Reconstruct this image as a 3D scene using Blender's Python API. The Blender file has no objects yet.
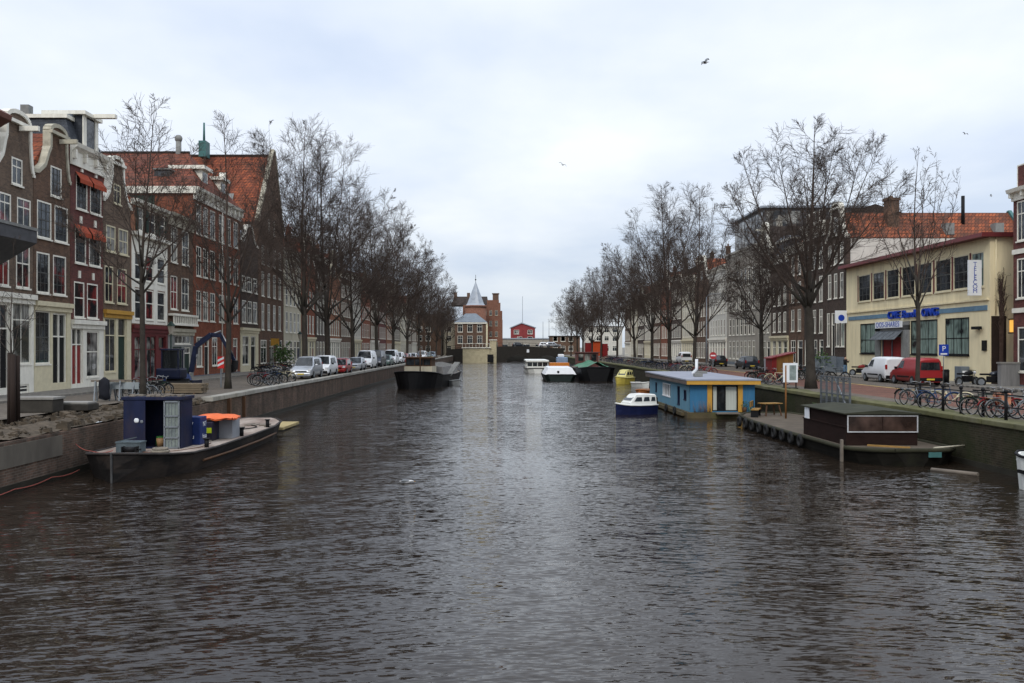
import bpy, bmesh, math, random
from mathutils import Vector, Matrix
from mathutils.geometry import tessellate_polygon
S = bpy.context.scene
COL = S.collection
PI = math.pi
# ---------------------------------------------------------------- survey: camera 4.2 m above the water, looking down the canal (+Y)
F, H, CX, HY, ST = 900.0, 4.2, 502.0, 347.0, 1.65
XL, XR = -14.2, 16.6            # quay walls
FL, FR = -25.5, 32.5            # house fronts
def Yx(px, X): return F * X / (px - CX)
def Zy(py, Y): return H + (HY - py) / F * Y
def G(px, py, z=ST):
    Y = F * (H - z) / (py - HY)
    return Vector(((px - CX) / F * Y, Y, z))
def atX(px, X, z=ST): return Vector((X, Yx(px, X), z))

# ---------------------------------------------------------------- scene objects
def link(o):
    COL.objects.link(o); return o
def tag(o, label=None, cat=None, group=None, kind=None):
    if label: o['label'] = label
    if cat: o['category'] = cat
    if group: o['group'] = group
    if kind: o['kind'] = kind
    return o
def thing(name, label, cat, loc=(0, 0, 0), rz=0, group=None):
    o = bpy.data.objects.new(name, None); link(o)
    o.empty_display_size = .2
    o.location = loc; o.rotation_euler = (0, 0, rz)
    return tag(o, label, cat, group)
def put(name, me, parent=None, loc=(0, 0, 0), rot=(0, 0, 0), label=None):
    o = bpy.data.objects.new(name, me); link(o)
    o.parent = parent; o.location = loc; o.rotation_euler = rot
    if label: o['label'] = label
    return o
KIDS = {}
def kids(o):
    return [c for c in bpy.data.objects if c.parent == o]
def tree_of(root):
    return [(c, [(g, []) for g in kids(c)]) for c in kids(root)]
def dup(root, tree, loc, rz=0, label=None, group=None, sc=None):
    r = root.copy(); COL.objects.link(r); r.location = loc; r.rotation_euler = (0, 0, rz)
    if sc is not None: r.scale = sc if hasattr(sc, '__len__') else (sc, sc, sc)
    if label: r['label'] = label
    if group: r['group'] = group
    def rec(par, lst):
        for o, sub in lst:
            c = o.copy(); COL.objects.link(c); c.parent = par
            rec(c, sub)
    rec(r, tree)
    return r

class MB:
    def __init__(s): s.v = []; s.f = []; s.sm = []; s.mi = []; s.cur = 0
    def add(s, vs, fs, smooth=False):
        n = len(s.v); s.v += [tuple(p) for p in vs]
        for f in fs: s.f.append(tuple(i + n for i in f)); s.sm.append(smooth); s.mi.append(s.cur)
    def box(s, x0, x1, y0, y1, z0, z1):
        if x0 > x1: x0, x1 = x1, x0
        if y0 > y1: y0, y1 = y1, y0
        if z0 > z1: z0, z1 = z1, z0
        s.add([(x0,y0,z0),(x1,y0,z0),(x1,y1,z0),(x0,y1,z0),(x0,y0,z1),(x1,y0,z1),(x1,y1,z1),(x0,y1,z1)],
              [(0,3,2,1),(4,5,6,7),(0,1,5,4),(1,2,6,5),(2,3,7,6),(3,0,4,7)])
        return s
    def bbox(s, x0, x1, y0, y1, z0, z1, b=.05):
        # box with chamfered edges on all sides
        pts = []
        xs = (x0, x1); ys = (y0, y1); zs = (z0, z1)
        bm = bmesh.new()
        bmesh.ops.create_cube(bm, size=1, matrix=Matrix.Translation(((x0+x1)/2,(y0+y1)/2,(z0+z1)/2)) @ Matrix.Diagonal((x1-x0, y1-y0, z1-z0, 1)))
        bmesh.ops.bevel(bm, geom=bm.edges[:], offset=b, segments=2, affect='EDGES', profile=.6)
        bm.verts.index_update()
        s.add([v.co[:] for v in bm.verts], [[v.index for v in f.verts] for f in bm.faces]); bm.free()
        return s
    def rings(s, rs, caps=True, smooth=False, close=True):
        n = len(rs[0]); fs = []
        for k in range(len(rs) - 1):
            for i in range(n if close else n - 1):
                a, b = k*n+i, k*n+(i+1) % n
                fs.append((a, b, b+n, a+n))
        vs = [p for r in rs for p in r]
        s.add(vs, fs, smooth)
        if caps:
            m = len(s.v) - len(vs)
            s.f.append(tuple(m+i for i in reversed(range(n)))); s.sm.append(False); s.mi.append(s.cur)
            s.f.append(tuple(m+(len(rs)-1)*n+i for i in range(n))); s.sm.append(False); s.mi.append(s.cur)
        return s
    def tube(s, pts, r, n=6, caps=True, smooth=True):
        pts = [Vector(p) for p in pts]
        rs = r if hasattr(r, '__len__') else [r] * len(pts)
        out = []; u = None
        for i, p in enumerate(pts):
            d = (pts[min(i+1, len(pts)-1)] - pts[max(i-1, 0)])
            if d.length < 1e-9: d = Vector((0, 0, 1))
            d.normalize()
            if u is None:
                u = d.orthogonal().normalized()
            else:
                u = u - d * u.dot(d)
                u = u.normalized() if u.length > 1e-6 else d.orthogonal().normalized()
            w = d.cross(u)
            out.append([p + (u*math.cos(2*PI*k/n) + w*math.sin(2*PI*k/n)) * rs[i] for k in range(n)])
        return s.rings(out, caps, smooth)
    def cyl(s, p0, p1, r0, r1=None, n=12): return s.tube([p0, p1], [r0, r0 if r1 is None else r1], n)
    def bar(s, p0, p1, w, h):
        p0 = Vector(p0); p1 = Vector(p1); d = (p1-p0).normalized()
        up = Vector((0, 0, 1)) if abs(d.z) < .95 else Vector((0, 1, 0))
        a = d.cross(up).normalized(); b = a.cross(d)
        r = lambda p: [p+a*w/2+b*h/2, p-a*w/2+b*h/2, p-a*w/2-b*h/2, p+a*w/2-b*h/2]
        return s.rings([r(p0), r(p1)])
    def ybar(s, a, b, w, y0, y1):
        # bar in the facade plane from (x,z) a to b, width w, from depth y0 to y1
        a = Vector((a[0], a[1])); b = Vector((b[0], b[1])); d = (b-a).normalized(); n = Vector((-d.y, d.x))*w/2
        q = [a+n, a-n, b-n, b+n]
        return s.prism([(p.x, p.y) for p in q], y0, y1)
    def prism(s, poly, y0, y1, axis='y'):
        f = {'y': lambda p, t: (p[0], t, p[1]), 'x': lambda p, t: (t, p[0], p[1]), 'z': lambda p, t: (p[0], p[1], t)}[axis]
        return s.rings([[f(p, y0) for p in poly], [f(p, y1) for p in poly]])
    def plate(s, outer, holes, y0, y1):
        # facade sheet in x-z at depth y0 with reveals back to y1
        polys = [[Vector((p[0], p[1], 0)) for p in outer]] + [[Vector(q+(0,)) for q in ((a,c),(b,c),(b,d),(a,d))] for a, b, c, d in holes]
        tri = tessellate_polygon(polys)
        flat = [p for q in polys for p in q]
        s.add([(p.x, y0, p.y) for p in flat], tri)
        for k, q in enumerate(polys):
            n = len(q)
            s.add([(p.x, y0, p.y) for p in q] + [(p.x, y1, p.y) for p in q], [(i, (i+1) % n, (i+1) % n + n, i+n) for i in range(n)])
        return s
    def ball(s, c, r, n=8, m=6, sc=(1,1,1)):
        rs = []
        for j in range(1, m):
            a = PI*j/m
            rs.append([(c[0]+r*sc[0]*math.sin(a)*math.cos(2*PI*i/n), c[1]+r*sc[1]*math.sin(a)*math.sin(2*PI*i/n), c[2]-r*sc[2]*math.cos(a)) for i in range(n)])
        return s.rings(rs, True, True)
    def torus(s, c, R, r, axis='x', n=24, m=5):
        out = []
        for i in range(n+1):
            a = 2*PI*i/n; ring = []
            for j in range(m):
                b = 2*PI*j/m; q = R + r*math.cos(b); t = r*math.sin(b)
                p = {'x': (t, q*math.cos(a), q*math.sin(a)), 'y': (q*math.cos(a), t, q*math.sin(a)), 'z': (q*math.cos(a), q*math.sin(a), t)}[axis]
                ring.append((c[0]+p[0], c[1]+p[1], c[2]+p[2]))
            out.append(ring)
        return s.rings(out, False, True)
    def mesh(s, name, mats):
        me = bpy.data.meshes.new(name)
        me.from_pydata(s.v, [], s.f)
        me.polygons.foreach_set('use_smooth', s.sm)
        if not isinstance(mats, (list, tuple)): mats = [mats]
        for m in mats: me.materials.append(m)
        if len(mats) > 1: me.polygons.foreach_set('material_index', s.mi)
        me.update()
        return me
    def build(s, name, mats, parent=None, loc=(0,0,0), rot=(0,0,0), label=None):
        return put(name, s.mesh(name, mats), parent, loc, rot, label)

# ---------------------------------------------------------------- materials
MATS = {}
def _nodes(name):
    m = bpy.data.materials.new(name); m.use_nodes = True
    nt = m.node_tree; b = nt.nodes['Principled BSDF']
    return m, nt, b
def _coord(nt, plane=False):
    tc = nt.nodes.new('ShaderNodeTexCoord'); oi = nt.nodes.new('ShaderNodeObjectInfo')
    mul = nt.nodes.new('ShaderNodeMath'); mul.operation = 'MULTIPLY'; mul.inputs[1].default_value = 37.0
    nt.links.new(oi.outputs['Random'], mul.inputs[0])
    add = nt.nodes.new('ShaderNodeVectorMath'); add.operation = 'ADD'
    if plane:
        sp = nt.nodes.new('ShaderNodeSeparateXYZ'); nt.links.new(tc.outputs['Object'], sp.inputs[0])
        a = nt.nodes.new('ShaderNodeMath'); nt.links.new(sp.outputs[0], a.inputs[0]); nt.links.new(sp.outputs[1], a.inputs[1])
        cb = nt.nodes.new('ShaderNodeCombineXYZ'); nt.links.new(a.outputs[0], cb.inputs[0]); nt.links.new(sp.outputs[2], cb.inputs[1])
        return cb.outputs[0]
    nt.links.new(tc.outputs['Object'], add.inputs[0]); nt.links.new(mul.outputs[0], add.inputs[1])
    return add.outputs[0]
def _mix(nt, a, b, fac, mode='MIX'):
    n = nt.nodes.new('ShaderNodeMix'); n.data_type = 'RGBA'; n.blend_type = mode
    for sock, val in ((n.inputs['Factor'], fac), (n.inputs['A'], a), (n.inputs['B'], b)):
        if hasattr(val, 'links') or isinstance(val, bpy.types.NodeSocket): nt.links.new(val, sock)
        else: sock.default_value = val if not hasattr(val, '__len__') else tuple(val)[:3] + (1,)
    return n.outputs['Result']
def _noise(nt, vec, scale, detail=4, rough=.6, stretch=None):
    if stretch:
        mp = nt.nodes.new('ShaderNodeMapping'); mp.inputs['Scale'].default_value = stretch
        nt.links.new(vec, mp.inputs[0]); vec = mp.outputs[0]
    n = nt.nodes.new('ShaderNodeTexNoise'); n.inputs['Scale'].default_value = scale
    n.inputs['Detail'].default_value = detail; n.inputs['Roughness'].default_value = rough
    nt.links.new(vec, n.inputs['Vector'])
    return n.outputs['Fac']
def _ramp(nt, fac, a, b):
    n = nt.nodes.new('ShaderNodeMapRange'); n.inputs['From Min'].default_value = a; n.inputs['From Max'].default_value = b
    nt.links.new(fac, n.inputs['Value']); return n.outputs['Result']
def _bump(nt, b, h, strength, dist=.02):
    n = nt.nodes.new('ShaderNodeBump'); n.inputs['Strength'].default_value = strength; n.inputs['Distance'].default_value = dist
    nt.links.new(h, n.inputs['Height']); nt.links.new(n.outputs[0], b.inputs['Normal'])
def mat(name, col, rough=.75, var=.18, scale=2.5, bump=.15, metal=0, spec=.18, dirt=None, dirt_amt=.5, stretch=None):
    if name in MATS: return MATS[name]
    m, nt, b = _nodes(name)
    v = _coord(nt); f = _noise(nt, v, scale, 6, .65, stretch)
    f2 = _ramp(nt, f, .3, .7)
    c = _mix(nt, [x*(1-var) for x in col], [min(1, x*(1+var)) for x in col], f2)
    if dirt:
        g = _noise(nt, v, scale*.35, 5, .7, stretch)
        c = _mix(nt, c, dirt, _ramp(nt, g, 1-dirt_amt-.12, 1-dirt_amt+.22))
    nt.links.new(c, b.inputs['Base Color'])
    b.inputs['Roughness'].default_value = rough; b.inputs['Metallic'].default_value = metal
    b.inputs['Specular IOR Level'].default_value = spec
    if bump: _bump(nt, b, _noise(nt, v, scale*6, 3), bump, .01)
    MATS[name] = m; return m
def brick(name, c1, c2, mortar, bw=.22, bh=.07, ms=.006, rough=.85, stain=(.03,.026,.022), stain_amt=.35, bump=.3, big=.25, xy=False):
    if name in MATS: return MATS[name]
    m, nt, b = _nodes(name)
    v0 = _coord(nt)
    if xy:
        tc = nt.nodes.new('ShaderNodeTexCoord'); v = tc.outputs['Object']
    else: v = _coord(nt, True)
    t = nt.nodes.new('ShaderNodeTexBrick'); nt.links.new(v, t.inputs['Vector'])
    t.inputs['Scale'].default_value = 1; t.inputs['Brick Width'].default_value = bw; t.inputs['Row Height'].default_value = bh
    t.inputs['Mortar Size'].default_value = ms; t.inputs['Mortar Smooth'].default_value = .3; t.inputs['Bias'].default_value = 0
    for k, c in (('Color1', c1), ('Color2', c2), ('Mortar', mortar)): t.inputs[k].default_value = tuple(c) + (1,)
    n1 = _ramp(nt, _noise(nt, v0, .45, 5, .65), .3, .7)
    c = _mix(nt, t.outputs['Color'], [x*.45 for x in c1], n1)
    mx = nt.nodes.new('ShaderNodeMix'); mx.data_type = 'RGBA'; mx.inputs['Factor'].default_value = big
    nt.links.new(t.outputs['Color'], mx.inputs['A']); nt.links.new(c, mx.inputs['B'])
    g = _noise(nt, v0, .9, 6, .7, (1, 1, .35))
    tint = _ramp(nt, _noise(nt, v0, 2.2, 5, .7), .25, .75)
    mott = _mix(nt, (.62,.60,.60), (1.32,1.30,1.24), tint)
    c = _mix(nt, mx.outputs['Result'], mott, .8, 'MULTIPLY')
    c = _mix(nt, c, stain, _ramp(nt, g, 1-stain_amt-.1, 1-stain_amt+.3))
    nt.links.new(c, b.inputs['Base Color']); b.inputs['Roughness'].default_value = rough
    b.inputs['Specular IOR Level'].default_value = .1
    if bump: _bump(nt, b, t.outputs['Fac'], -bump, .01)
    MATS[name] = m; return m
def glass(name, col=(.012,.014,.016), rough=.04, curtain=None, cov=.5):
    if name in MATS: return MATS[name]
    m, nt, b = _nodes(name)
    v = _coord(nt)
    if curtain:
        w = _noise(nt, v, 3.0, 3, .6, (3, 3, .25))
        c = _mix(nt, curtain, [x*.35 for x in curtain], _ramp(nt, w, .35, .65))
        g = _noise(nt, v, .6, 2)
        c = _mix(nt, c, col, _ramp(nt, g, cov-.06, cov+.06))
    else:
        g = _noise(nt, v, .9, 3)
        c = _mix(nt, col, [x*3.2+.006 for x in col], _ramp(nt, g, .45, .65))
    nt.links.new(c, b.inputs['Base Color'])
    b.inputs['Roughness'].default_value = rough; b.inputs['Specular IOR Level'].default_value = .5
    _bump(nt, b, _noise(nt, v, 1.6, 2), .12, .02)
    MATS[name] = m; return m

WHITE = mat('white_paint', (.72,.69,.60), .5, .12, 3, .05, dirt=(.30,.27,.22), dirt_amt=.3, stretch=(1,1,.5))
CREAM = mat('cream_paint', (.58,.52,.36), .55, .1, 3, .05, dirt=(.25,.22,.15), dirt_amt=.2)
STONE = mat('sandstone', (.40,.37,.29), .85, .2, 3, .3, dirt=(.12,.11,.09), dirt_amt=.35)
GREYST = mat('grey_stone', (.20,.20,.19), .85, .2, 3, .3, dirt=(.08,.08,.07), dirt_amt=.3)
BLUEST = mat('bluestone', (.13,.15,.17), .8, .2, 3, .2)
SLATE = brick('slate_roof', (.055,.062,.075), (.035,.04,.05), (.02,.02,.024), .25, .2, .008, .6)
ZINC = mat('zinc_sheet', (.27,.30,.34), .45, .15, 1.2, .05, spec=.5, dirt=(.14,.15,.17), dirt_amt=.35)
TILE = brick('red_roof_tile', (.31,.088,.042), (.14,.045,.03), (.06,.024,.018), .3, .33, .03, .8, (.085,.05,.035), .42, .6)
TILE2 = brick('brown_roof_tile', (.40,.115,.05), (.13,.05,.033), (.045,.022,.018), .33, .38, .035, .8, (.06,.042,.034), .5, .6)
DARKTILE = brick('dark_roof_tile', (.06,.045,.04), (.04,.034,.032), (.02,.018,.016), .26, .3, .025)
B_BROWN = brick('brown_brick', (0.15, 0.088, 0.06), (0.085, 0.053, 0.04), (0.15, 0.125, 0.1))
B_GREY = brick('grey_brown_brick', (0.165, 0.115, 0.085), (0.1, 0.073, 0.057), (0.16, 0.14, 0.115))
B_PURPLE = brick('purple_brick', (0.165, 0.058, 0.05), (0.095, 0.038, 0.038), (0.11, 0.08, 0.07))
B_RED = brick('red_brown_brick', (0.27, 0.088, 0.05), (0.17, 0.06, 0.038), (0.15, 0.1, 0.08), stain_amt=.2)
B_DARK = brick('dark_brick', (0.085, 0.06, 0.049), (0.05, 0.038, 0.033), (0.11, 0.098, 0.085))
B_ORANGE = brick('orange_brick', (0.31, 0.135, 0.075), (0.2, 0.09, 0.055), (0.18, 0.135, 0.11), stain_amt=.25)
B_CREAM = mat('cream_render', (.46,.42,.32), .85, .12, 1.5, .15, dirt=(.2,.18,.13), dirt_amt=.3, stretch=(1,1,.3))
B_PALE = mat('pale_render', (.50,.48,.43), .85, .12, 1.5, .15, dirt=(.18,.175,.16), dirt_amt=.3, stretch=(1,1,.3))
B_GREYR = mat('grey_render', (.29,.265,.225), .85, .12, 1.5, .15, dirt=(.1,.1,.095), dirt_amt=.3, stretch=(1,1,.3))
YELLOW = mat('yellow_render', (.69,.60,.39), .85, .11, 1.4, .15, dirt=(.36,.30,.19), dirt_amt=.36, stretch=(1.6,1.6,.22))
PANE = glass('window_glass')
PANE_C = glass('glass_over_white_curtain', curtain=(.34,.33,.30))
PANE_R = glass('glass_over_red_curtain', curtain=(.24,.04,.04))
PANE_G = glass('glass_over_green_curtain', curtain=(.23,.31,.27), cov=.62)
BLACK = mat('black_paint', (.009,.009,.010), .5, .2, 3, .05, spec=.12)
NAVY = mat('navy_paint', (.008,.012,.038), .55, .3, 2.2, .1, dirt=(.05,.034,.026), dirt_amt=.38, stretch=(1,1,.4))
DGREEN = mat('dark_green_paint', (.012,.03,.022), .45, .2, 3, .05)
RED = mat('red_paint', (.20,.018,.018), .45, .15, 3, .05)
ORANGE = mat('orange_canvas', (.30,.055,.024), .8, .2, 4, .15)
OXBLOOD = mat('oxblood_paint', (.115,.022,.022), .5, .2, 3, .06)
TEAL = mat('teal_paint', (.05,.13,.125), .5, .15, 3, .05)
BROWNW = mat('brown_wood', (.085,.045,.025), .65, .3, 2, .15, stretch=(1,1,.15))
GREYW = mat('weathered_wood', (.16,.135,.11), .85, .3, 2, .3, stretch=(.25,1,1))
YELLOWP = mat('yellow_paint', (.46,.25,.045), .5, .12, 3, .06, dirt=(.25,.13,.03), dirt_amt=.2)
STEEL = mat('galvanised_steel', (.17,.185,.20), .55, .2, 4, .05, metal=.2)
RUBBER = mat('black_rubber', (.018,.018,.018), .85, .2, 5, .1)
CHROME = mat('bright_metal', (.27,.27,.27), .4, .1, 3, 0, metal=.9)
BARK = mat('bark', (.040,.034,.028), .95, .3, 3, .5, dirt=(.035,.042,.022), dirt_amt=.3)
TWIG = mat('twig_bark', (.058,.043,.035), .95, .3, 1.5, 0)
FOLIAGE = mat('leaf_green', (.05,.085,.025), .7, .4, 6, .2)
DEBRIS = mat('rubble_earth', (.085,.066,.047), .95, .5, 5, .7, dirt=(.04,.033,.024), dirt_amt=.5)
CONC = mat('grey_concrete', (.23,.22,.20), .9, .2, 1.8, .3, dirt=(.1,.095,.085), dirt_amt=.4)
# ---------------------------------------------------------------- camera, sky, sun
cd = bpy.data.cameras.new('Camera'); cam = link(bpy.data.objects.new('Camera', cd))
cam.location = (0, 0, H); cam.rotation_euler = (PI/2, 0, 0)
cd.sensor_fit = 'HORIZONTAL'; cd.sensor_width = 36; cd.lens = 36 * F / 1024
cd.shift_x = (512 - CX) / 1024; cd.shift_y = (HY - 341.5) / 1024
cd.clip_start = .1; cd.clip_end = 6000
S.camera = cam
S.view_settings.view_transform = 'Standard'; S.view_settings.look = 'None'
S.view_settings.exposure = .14; S.view_settings.gamma = 1
SUN_EL, SUN_AZ = math.radians(38), math.radians(198)     # compass from +Y, clockwise: behind the camera on the left
W = bpy.data.worlds.new('World'); S.world = W; W.use_nodes = True
nt = W.node_tree; bg = nt.nodes['Background']
sky = nt.nodes.new('ShaderNodeTexSky'); sky.sky_type = 'NISHITA'; sky.sun_disc = False
sky.sun_elevation = SUN_EL; sky.sun_rotation = SUN_AZ; sky.air_density = 1; sky.dust_density = 2
tc = nt.nodes.new('ShaderNodeTexCoord'); sp = nt.nodes.new('ShaderNodeSeparateXYZ'); nt.links.new(tc.outputs['Generated'], sp.inputs[0])
az = nt.nodes.new('ShaderNodeMath'); az.operation = 'ABSOLUTE'; nt.links.new(sp.outputs[2], az.inputs[0])
zz = nt.nodes.new('ShaderNodeMath'); zz.inputs[1].default_value = .16; nt.links.new(az.outputs[0], zz.inputs[0])
dv = []
for k in (0, 1):
    d = nt.nodes.new('ShaderNodeMath'); d.operation = 'DIVIDE'; nt.links.new(sp.outputs[k], d.inputs[0]); nt.links.new(zz.outputs[0], d.inputs[1]); dv.append(d.outputs[0])
cb = nt.nodes.new('ShaderNodeCombineXYZ'); nt.links.new(dv[0], cb.inputs[0]); nt.links.new(dv[1], cb.inputs[1])
cl = _noise(nt, cb.outputs[0], .55, 5, .5); cl2 = _noise(nt, cb.outputs[0], 1.5, 6, .55, (1, .7, 1))
a = nt.nodes.new('ShaderNodeMath'); a.operation = 'MULTIPLY_ADD'; a.inputs[1].default_value = .35
nt.links.new(cl2, a.inputs[0]); nt.links.new(cl, a.inputs[2])
cf = _ramp(nt, a.outputs[0], .54, .80)
cloud = _mix(nt, (6.6, 7.55, 9.2), (9.5, 9.95, 10.6), cf)
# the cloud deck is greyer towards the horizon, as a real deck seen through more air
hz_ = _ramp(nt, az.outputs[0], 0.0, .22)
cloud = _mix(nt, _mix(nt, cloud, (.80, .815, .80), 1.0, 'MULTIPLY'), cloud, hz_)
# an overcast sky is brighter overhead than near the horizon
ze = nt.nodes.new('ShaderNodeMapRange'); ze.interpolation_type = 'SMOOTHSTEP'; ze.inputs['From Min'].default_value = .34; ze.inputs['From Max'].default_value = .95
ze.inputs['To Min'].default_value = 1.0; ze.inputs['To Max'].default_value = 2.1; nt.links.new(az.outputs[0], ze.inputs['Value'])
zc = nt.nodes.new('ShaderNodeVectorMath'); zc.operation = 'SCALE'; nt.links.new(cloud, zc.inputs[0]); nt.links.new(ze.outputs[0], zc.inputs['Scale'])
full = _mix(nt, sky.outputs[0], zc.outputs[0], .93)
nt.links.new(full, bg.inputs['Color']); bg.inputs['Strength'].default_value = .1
sd = bpy.data.lights.new('Sun', 'SUN'); sd.energy = 1.2; sd.angle = math.radians(14); sd.color = (1, .96, .9)
so = link(bpy.data.objects.new('Sun', sd))
sv = Vector((math.sin(SUN_AZ)*math.cos(SUN_EL), math.cos(SUN_AZ)*math.cos(SUN_EL), math.sin(SUN_EL)))
so.rotation_euler = sv.to_track_quat('Z', 'Y').to_euler(); so.location = sv * 80
S.cycles.max_bounces = 6; S.cycles.diffuse_bounces = 3; S.cycles.glossy_bounces = 3
S.cycles.use_denoising = True; S.cycles.denoiser = 'OPENIMAGEDENOISE'; S.cycles.denoising_input_passes = 'RGB_ALBEDO_NORMAL'; S.cycles.denoising_prefilter = 'ACCURATE'

# ---------------------------------------------------------------- water
def water_mat():
    m, nt, b = _nodes('canal_water')
    tc = nt.nodes.new('ShaderNodeTexCoord'); v = tc.outputs['Object']
    def wv(rot, sx, sy, det=3, dist=0.0):
        mp = nt.nodes.new('ShaderNodeMapping'); mp.vector_type = 'TEXTURE'; mp.inputs['Rotation'].default_value = (0, 0, math.radians(rot)); mp.inputs['Scale'].default_value = (1/sx, 1/sy, 1)
        nt.links.new(v, mp.inputs[0])
        n = nt.nodes.new('ShaderNodeTexNoise'); n.inputs['Scale'].default_value = 1; n.inputs['Detail'].default_value = det; n.inputs['Roughness'].default_value = .55
        n.inputs['Distortion'].default_value = dist
        nt.links.new(mp.outputs[0], n.inputs['Vector']); return n.outputs['Fac']
    # slopes are summed directly, so ripples too small to see from afar still roughen the surface there
    def M2(op, x, y):
        n = nt.nodes.new('ShaderNodeMath'); n.operation = op
        for i_, q in enumerate((x, y)):
            if isinstance(q, bpy.types.NodeSocket): nt.links.new(q, n.inputs[i_])
            else: n.inputs[i_].default_value = q
        return n.outputs[0]
    sep = nt.nodes.new('ShaderNodeSeparateXYZ'); nt.links.new(v, sep.inputs[0])
    side = nt.nodes.new('ShaderNodeMapRange'); side.inputs['From Min'].default_value = -8; side.inputs['From Max'].default_value = 10; nt.links.new(sep.outputs[0], side.inputs['Value'])
    calm = _ramp(nt, wv(25, .085, .05, 3), .36, .64)
    amp = nt.nodes.new('ShaderNodeMapRange'); amp.inputs['To Min'].default_value = .42; amp.inputs['To Max'].default_value = 1.25; nt.links.new(calm, amp.inputs['Value'])
    X = Y = None
    for rot, sx, sy, det, dist, k, w in ((8, .35, 1.0, 1, 0, .22, None), (19, 1.1, 7.2, 2, .4, AMP, 'L'), (-14, 1.1, 7.2, 2, .4, AMP, 'R'), (3, 4.2, 17, 2, .3, .95, None), (62, 3.0, 6.0, 2, .2, .2, None), (-48, 4.5, 9.0, 2, .2, .18, None)):
        s = M2('MULTIPLY', M2('SUBTRACT', wv(rot, sx, sy, det, dist), .5), k)
        if w: s = M2('MULTIPLY', s, side.outputs[0] if w == 'R' else M2('SUBTRACT', 1.0, side.outputs[0]))
        r = math.radians(rot); dx, dy = -math.sin(r), math.cos(r)
        X = M2('MULTIPLY', s, dx) if X is None else M2('ADD', X, M2('MULTIPLY', s, dx)); Y = M2('MULTIPLY', s, dy) if Y is None else M2('ADD', Y, M2('MULTIPLY', s, dy))
    cn = nt.nodes.new('ShaderNodeCombineXYZ'); nt.links.new(M2('MULTIPLY', X, amp.outputs[0]), cn.inputs[0]); nt.links.new(M2('MULTIPLY', Y, amp.outputs[0]), cn.inputs[1]); cn.inputs[2].default_value = 1
    nn = nt.nodes.new('ShaderNodeVectorMath'); nn.operation = 'NORMALIZE'; nt.links.new(cn.outputs[0], nn.inputs[0]); nt.links.new(nn.outputs[0], b.inputs['Normal'])
    b.inputs['Base Color'].default_value = (.017, .012, .0085, 1); b.inputs['Roughness'].default_value = .02
    b.inputs['IOR'].default_value = 1.33; b.inputs['Specular IOR Level'].default_value = .5
    return m
AMP = 1.0
mb = MB(); mb.add([(-15.2, -60, 0), (17.6, -60, 0), (17.6, 272, 0), (-15.2, 272, 0)], [(0, 1, 2, 3)])
tag(mb.build('water', water_mat()), 'dark rippled canal water', None, None, 'structure')
mb = MB(); mb.box(-15.2, 17.6, -60, 262, -1.6, -1.5)
tag(mb.build('canal_bed', DEBRIS), None, None, None, 'structure')

# ---------------------------------------------------------------- ground and streets
EARTH = mat('ground_earth', (.16,.15,.13), .95, .2, .4, .2)
PAVE_R = brick('red_brick_paving', (.20,.095,.07), (.15,.08,.062), (.07,.055,.05), .21, .1, .008, .9, (.07,.05,.045), .35, .3, .4, True)
PAVE_G = brick('grey_brick_paving', (.17,.145,.12), (.13,.115,.10), (.06,.055,.05), .22, .11, .008, .9, (.08,.07,.055), .4, .3, .4, True)
PAVE_T = brick('concrete_slab_paving', (.23,.215,.19), (.19,.18,.165), (.09,.085,.08), .3, .3, .008, .9, (.11,.1,.085), .35, .3, .4, True)
MOSSY = mat('mossy_verge', (.078,.078,.032), .95, .35, 1.5, .5, dirt=(.13,.11,.085), dirt_amt=.42)
def sheet(name, x0, x1, y0, y1, z, m, label=None):
    mb = MB(); mb.add([(x0,y0,z),(x1,y0,z),(x1,y1,z),(x0,y1,z)], [(0,1,2,3)])
    return tag(mb.build(name, m), label, None, None, 'structure')
gz = ST - .012
mb = MB()
for x0, x1, y0, y1 in ((-3000, XL-.35, 44.5, 262), (-3000, -17.6, -400, 44.5), (XR+.35, 3000, -400, 262), (-3000, 3000, 272, 4000), (-3000, XL-.35, 262, 272), (XR+.35, 3000, 262, 272), (-3000, 3000, -400, -60)):
    mb.add([(x0,y0,gz),(x1,y0,gz),(x1,y1,gz),(x0,y1,gz)], [(0,1,2,3)])
# the left bank is dug out along the quay in the foreground
mb.add([(-20,272,-2),(25,272,-2),(25,272,gz),(-20,272,gz)], [(0,1,2,3)])
tag(mb.build('ground', EARTH), None, None, None, 'structure')
sheet('street', -22.6, XL-.5, 44.5, 262, ST-.006, PAVE_G)
sheet('street', -22.6, -17.6, -40, 44.5, ST-.006, PAVE_G)
sheet('quay_strip', XR+.5, 19.4, -40, 262, ST-.006, PAVE_G)
sheet('street', 19.4, 24.6, -40, 262, ST-.004, PAVE_R)
sheet('parking_strip', 24.6, 29.4, -40, 262, ST-.006, PAVE_G)
sheet('street_beyond_bridge', -60, 60, 272.1, 284, ST-.004, PAVE_G)
mb = MB(); mb.box(-25.6, -22.6, -40, 262, ST-.1, ST+.1); tag(mb.build('pavement', PAVE_T), None, None, None, 'structure')
mb = MB(); mb.box(29.4, 32.6, -40, 262, ST-.1, ST+.1); tag(mb.build('pavement', PAVE_T), None, None, None, 'structure')
mb = MB()
for y in (24.45,):
    mb.add([(y-.25,-40,ST+.004),(y,-40,ST+.004),(y,262,ST+.004),(y-.25,262,ST+.004)], [(0,1,2,3)])
tag(mb.build('road_marking', mat('worn_yellow_line', (.46,.33,.10), .8, .2, 2, .1, dirt=(.2,.13,.09), dirt_amt=.45)), None, None, None, 'structure')

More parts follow.
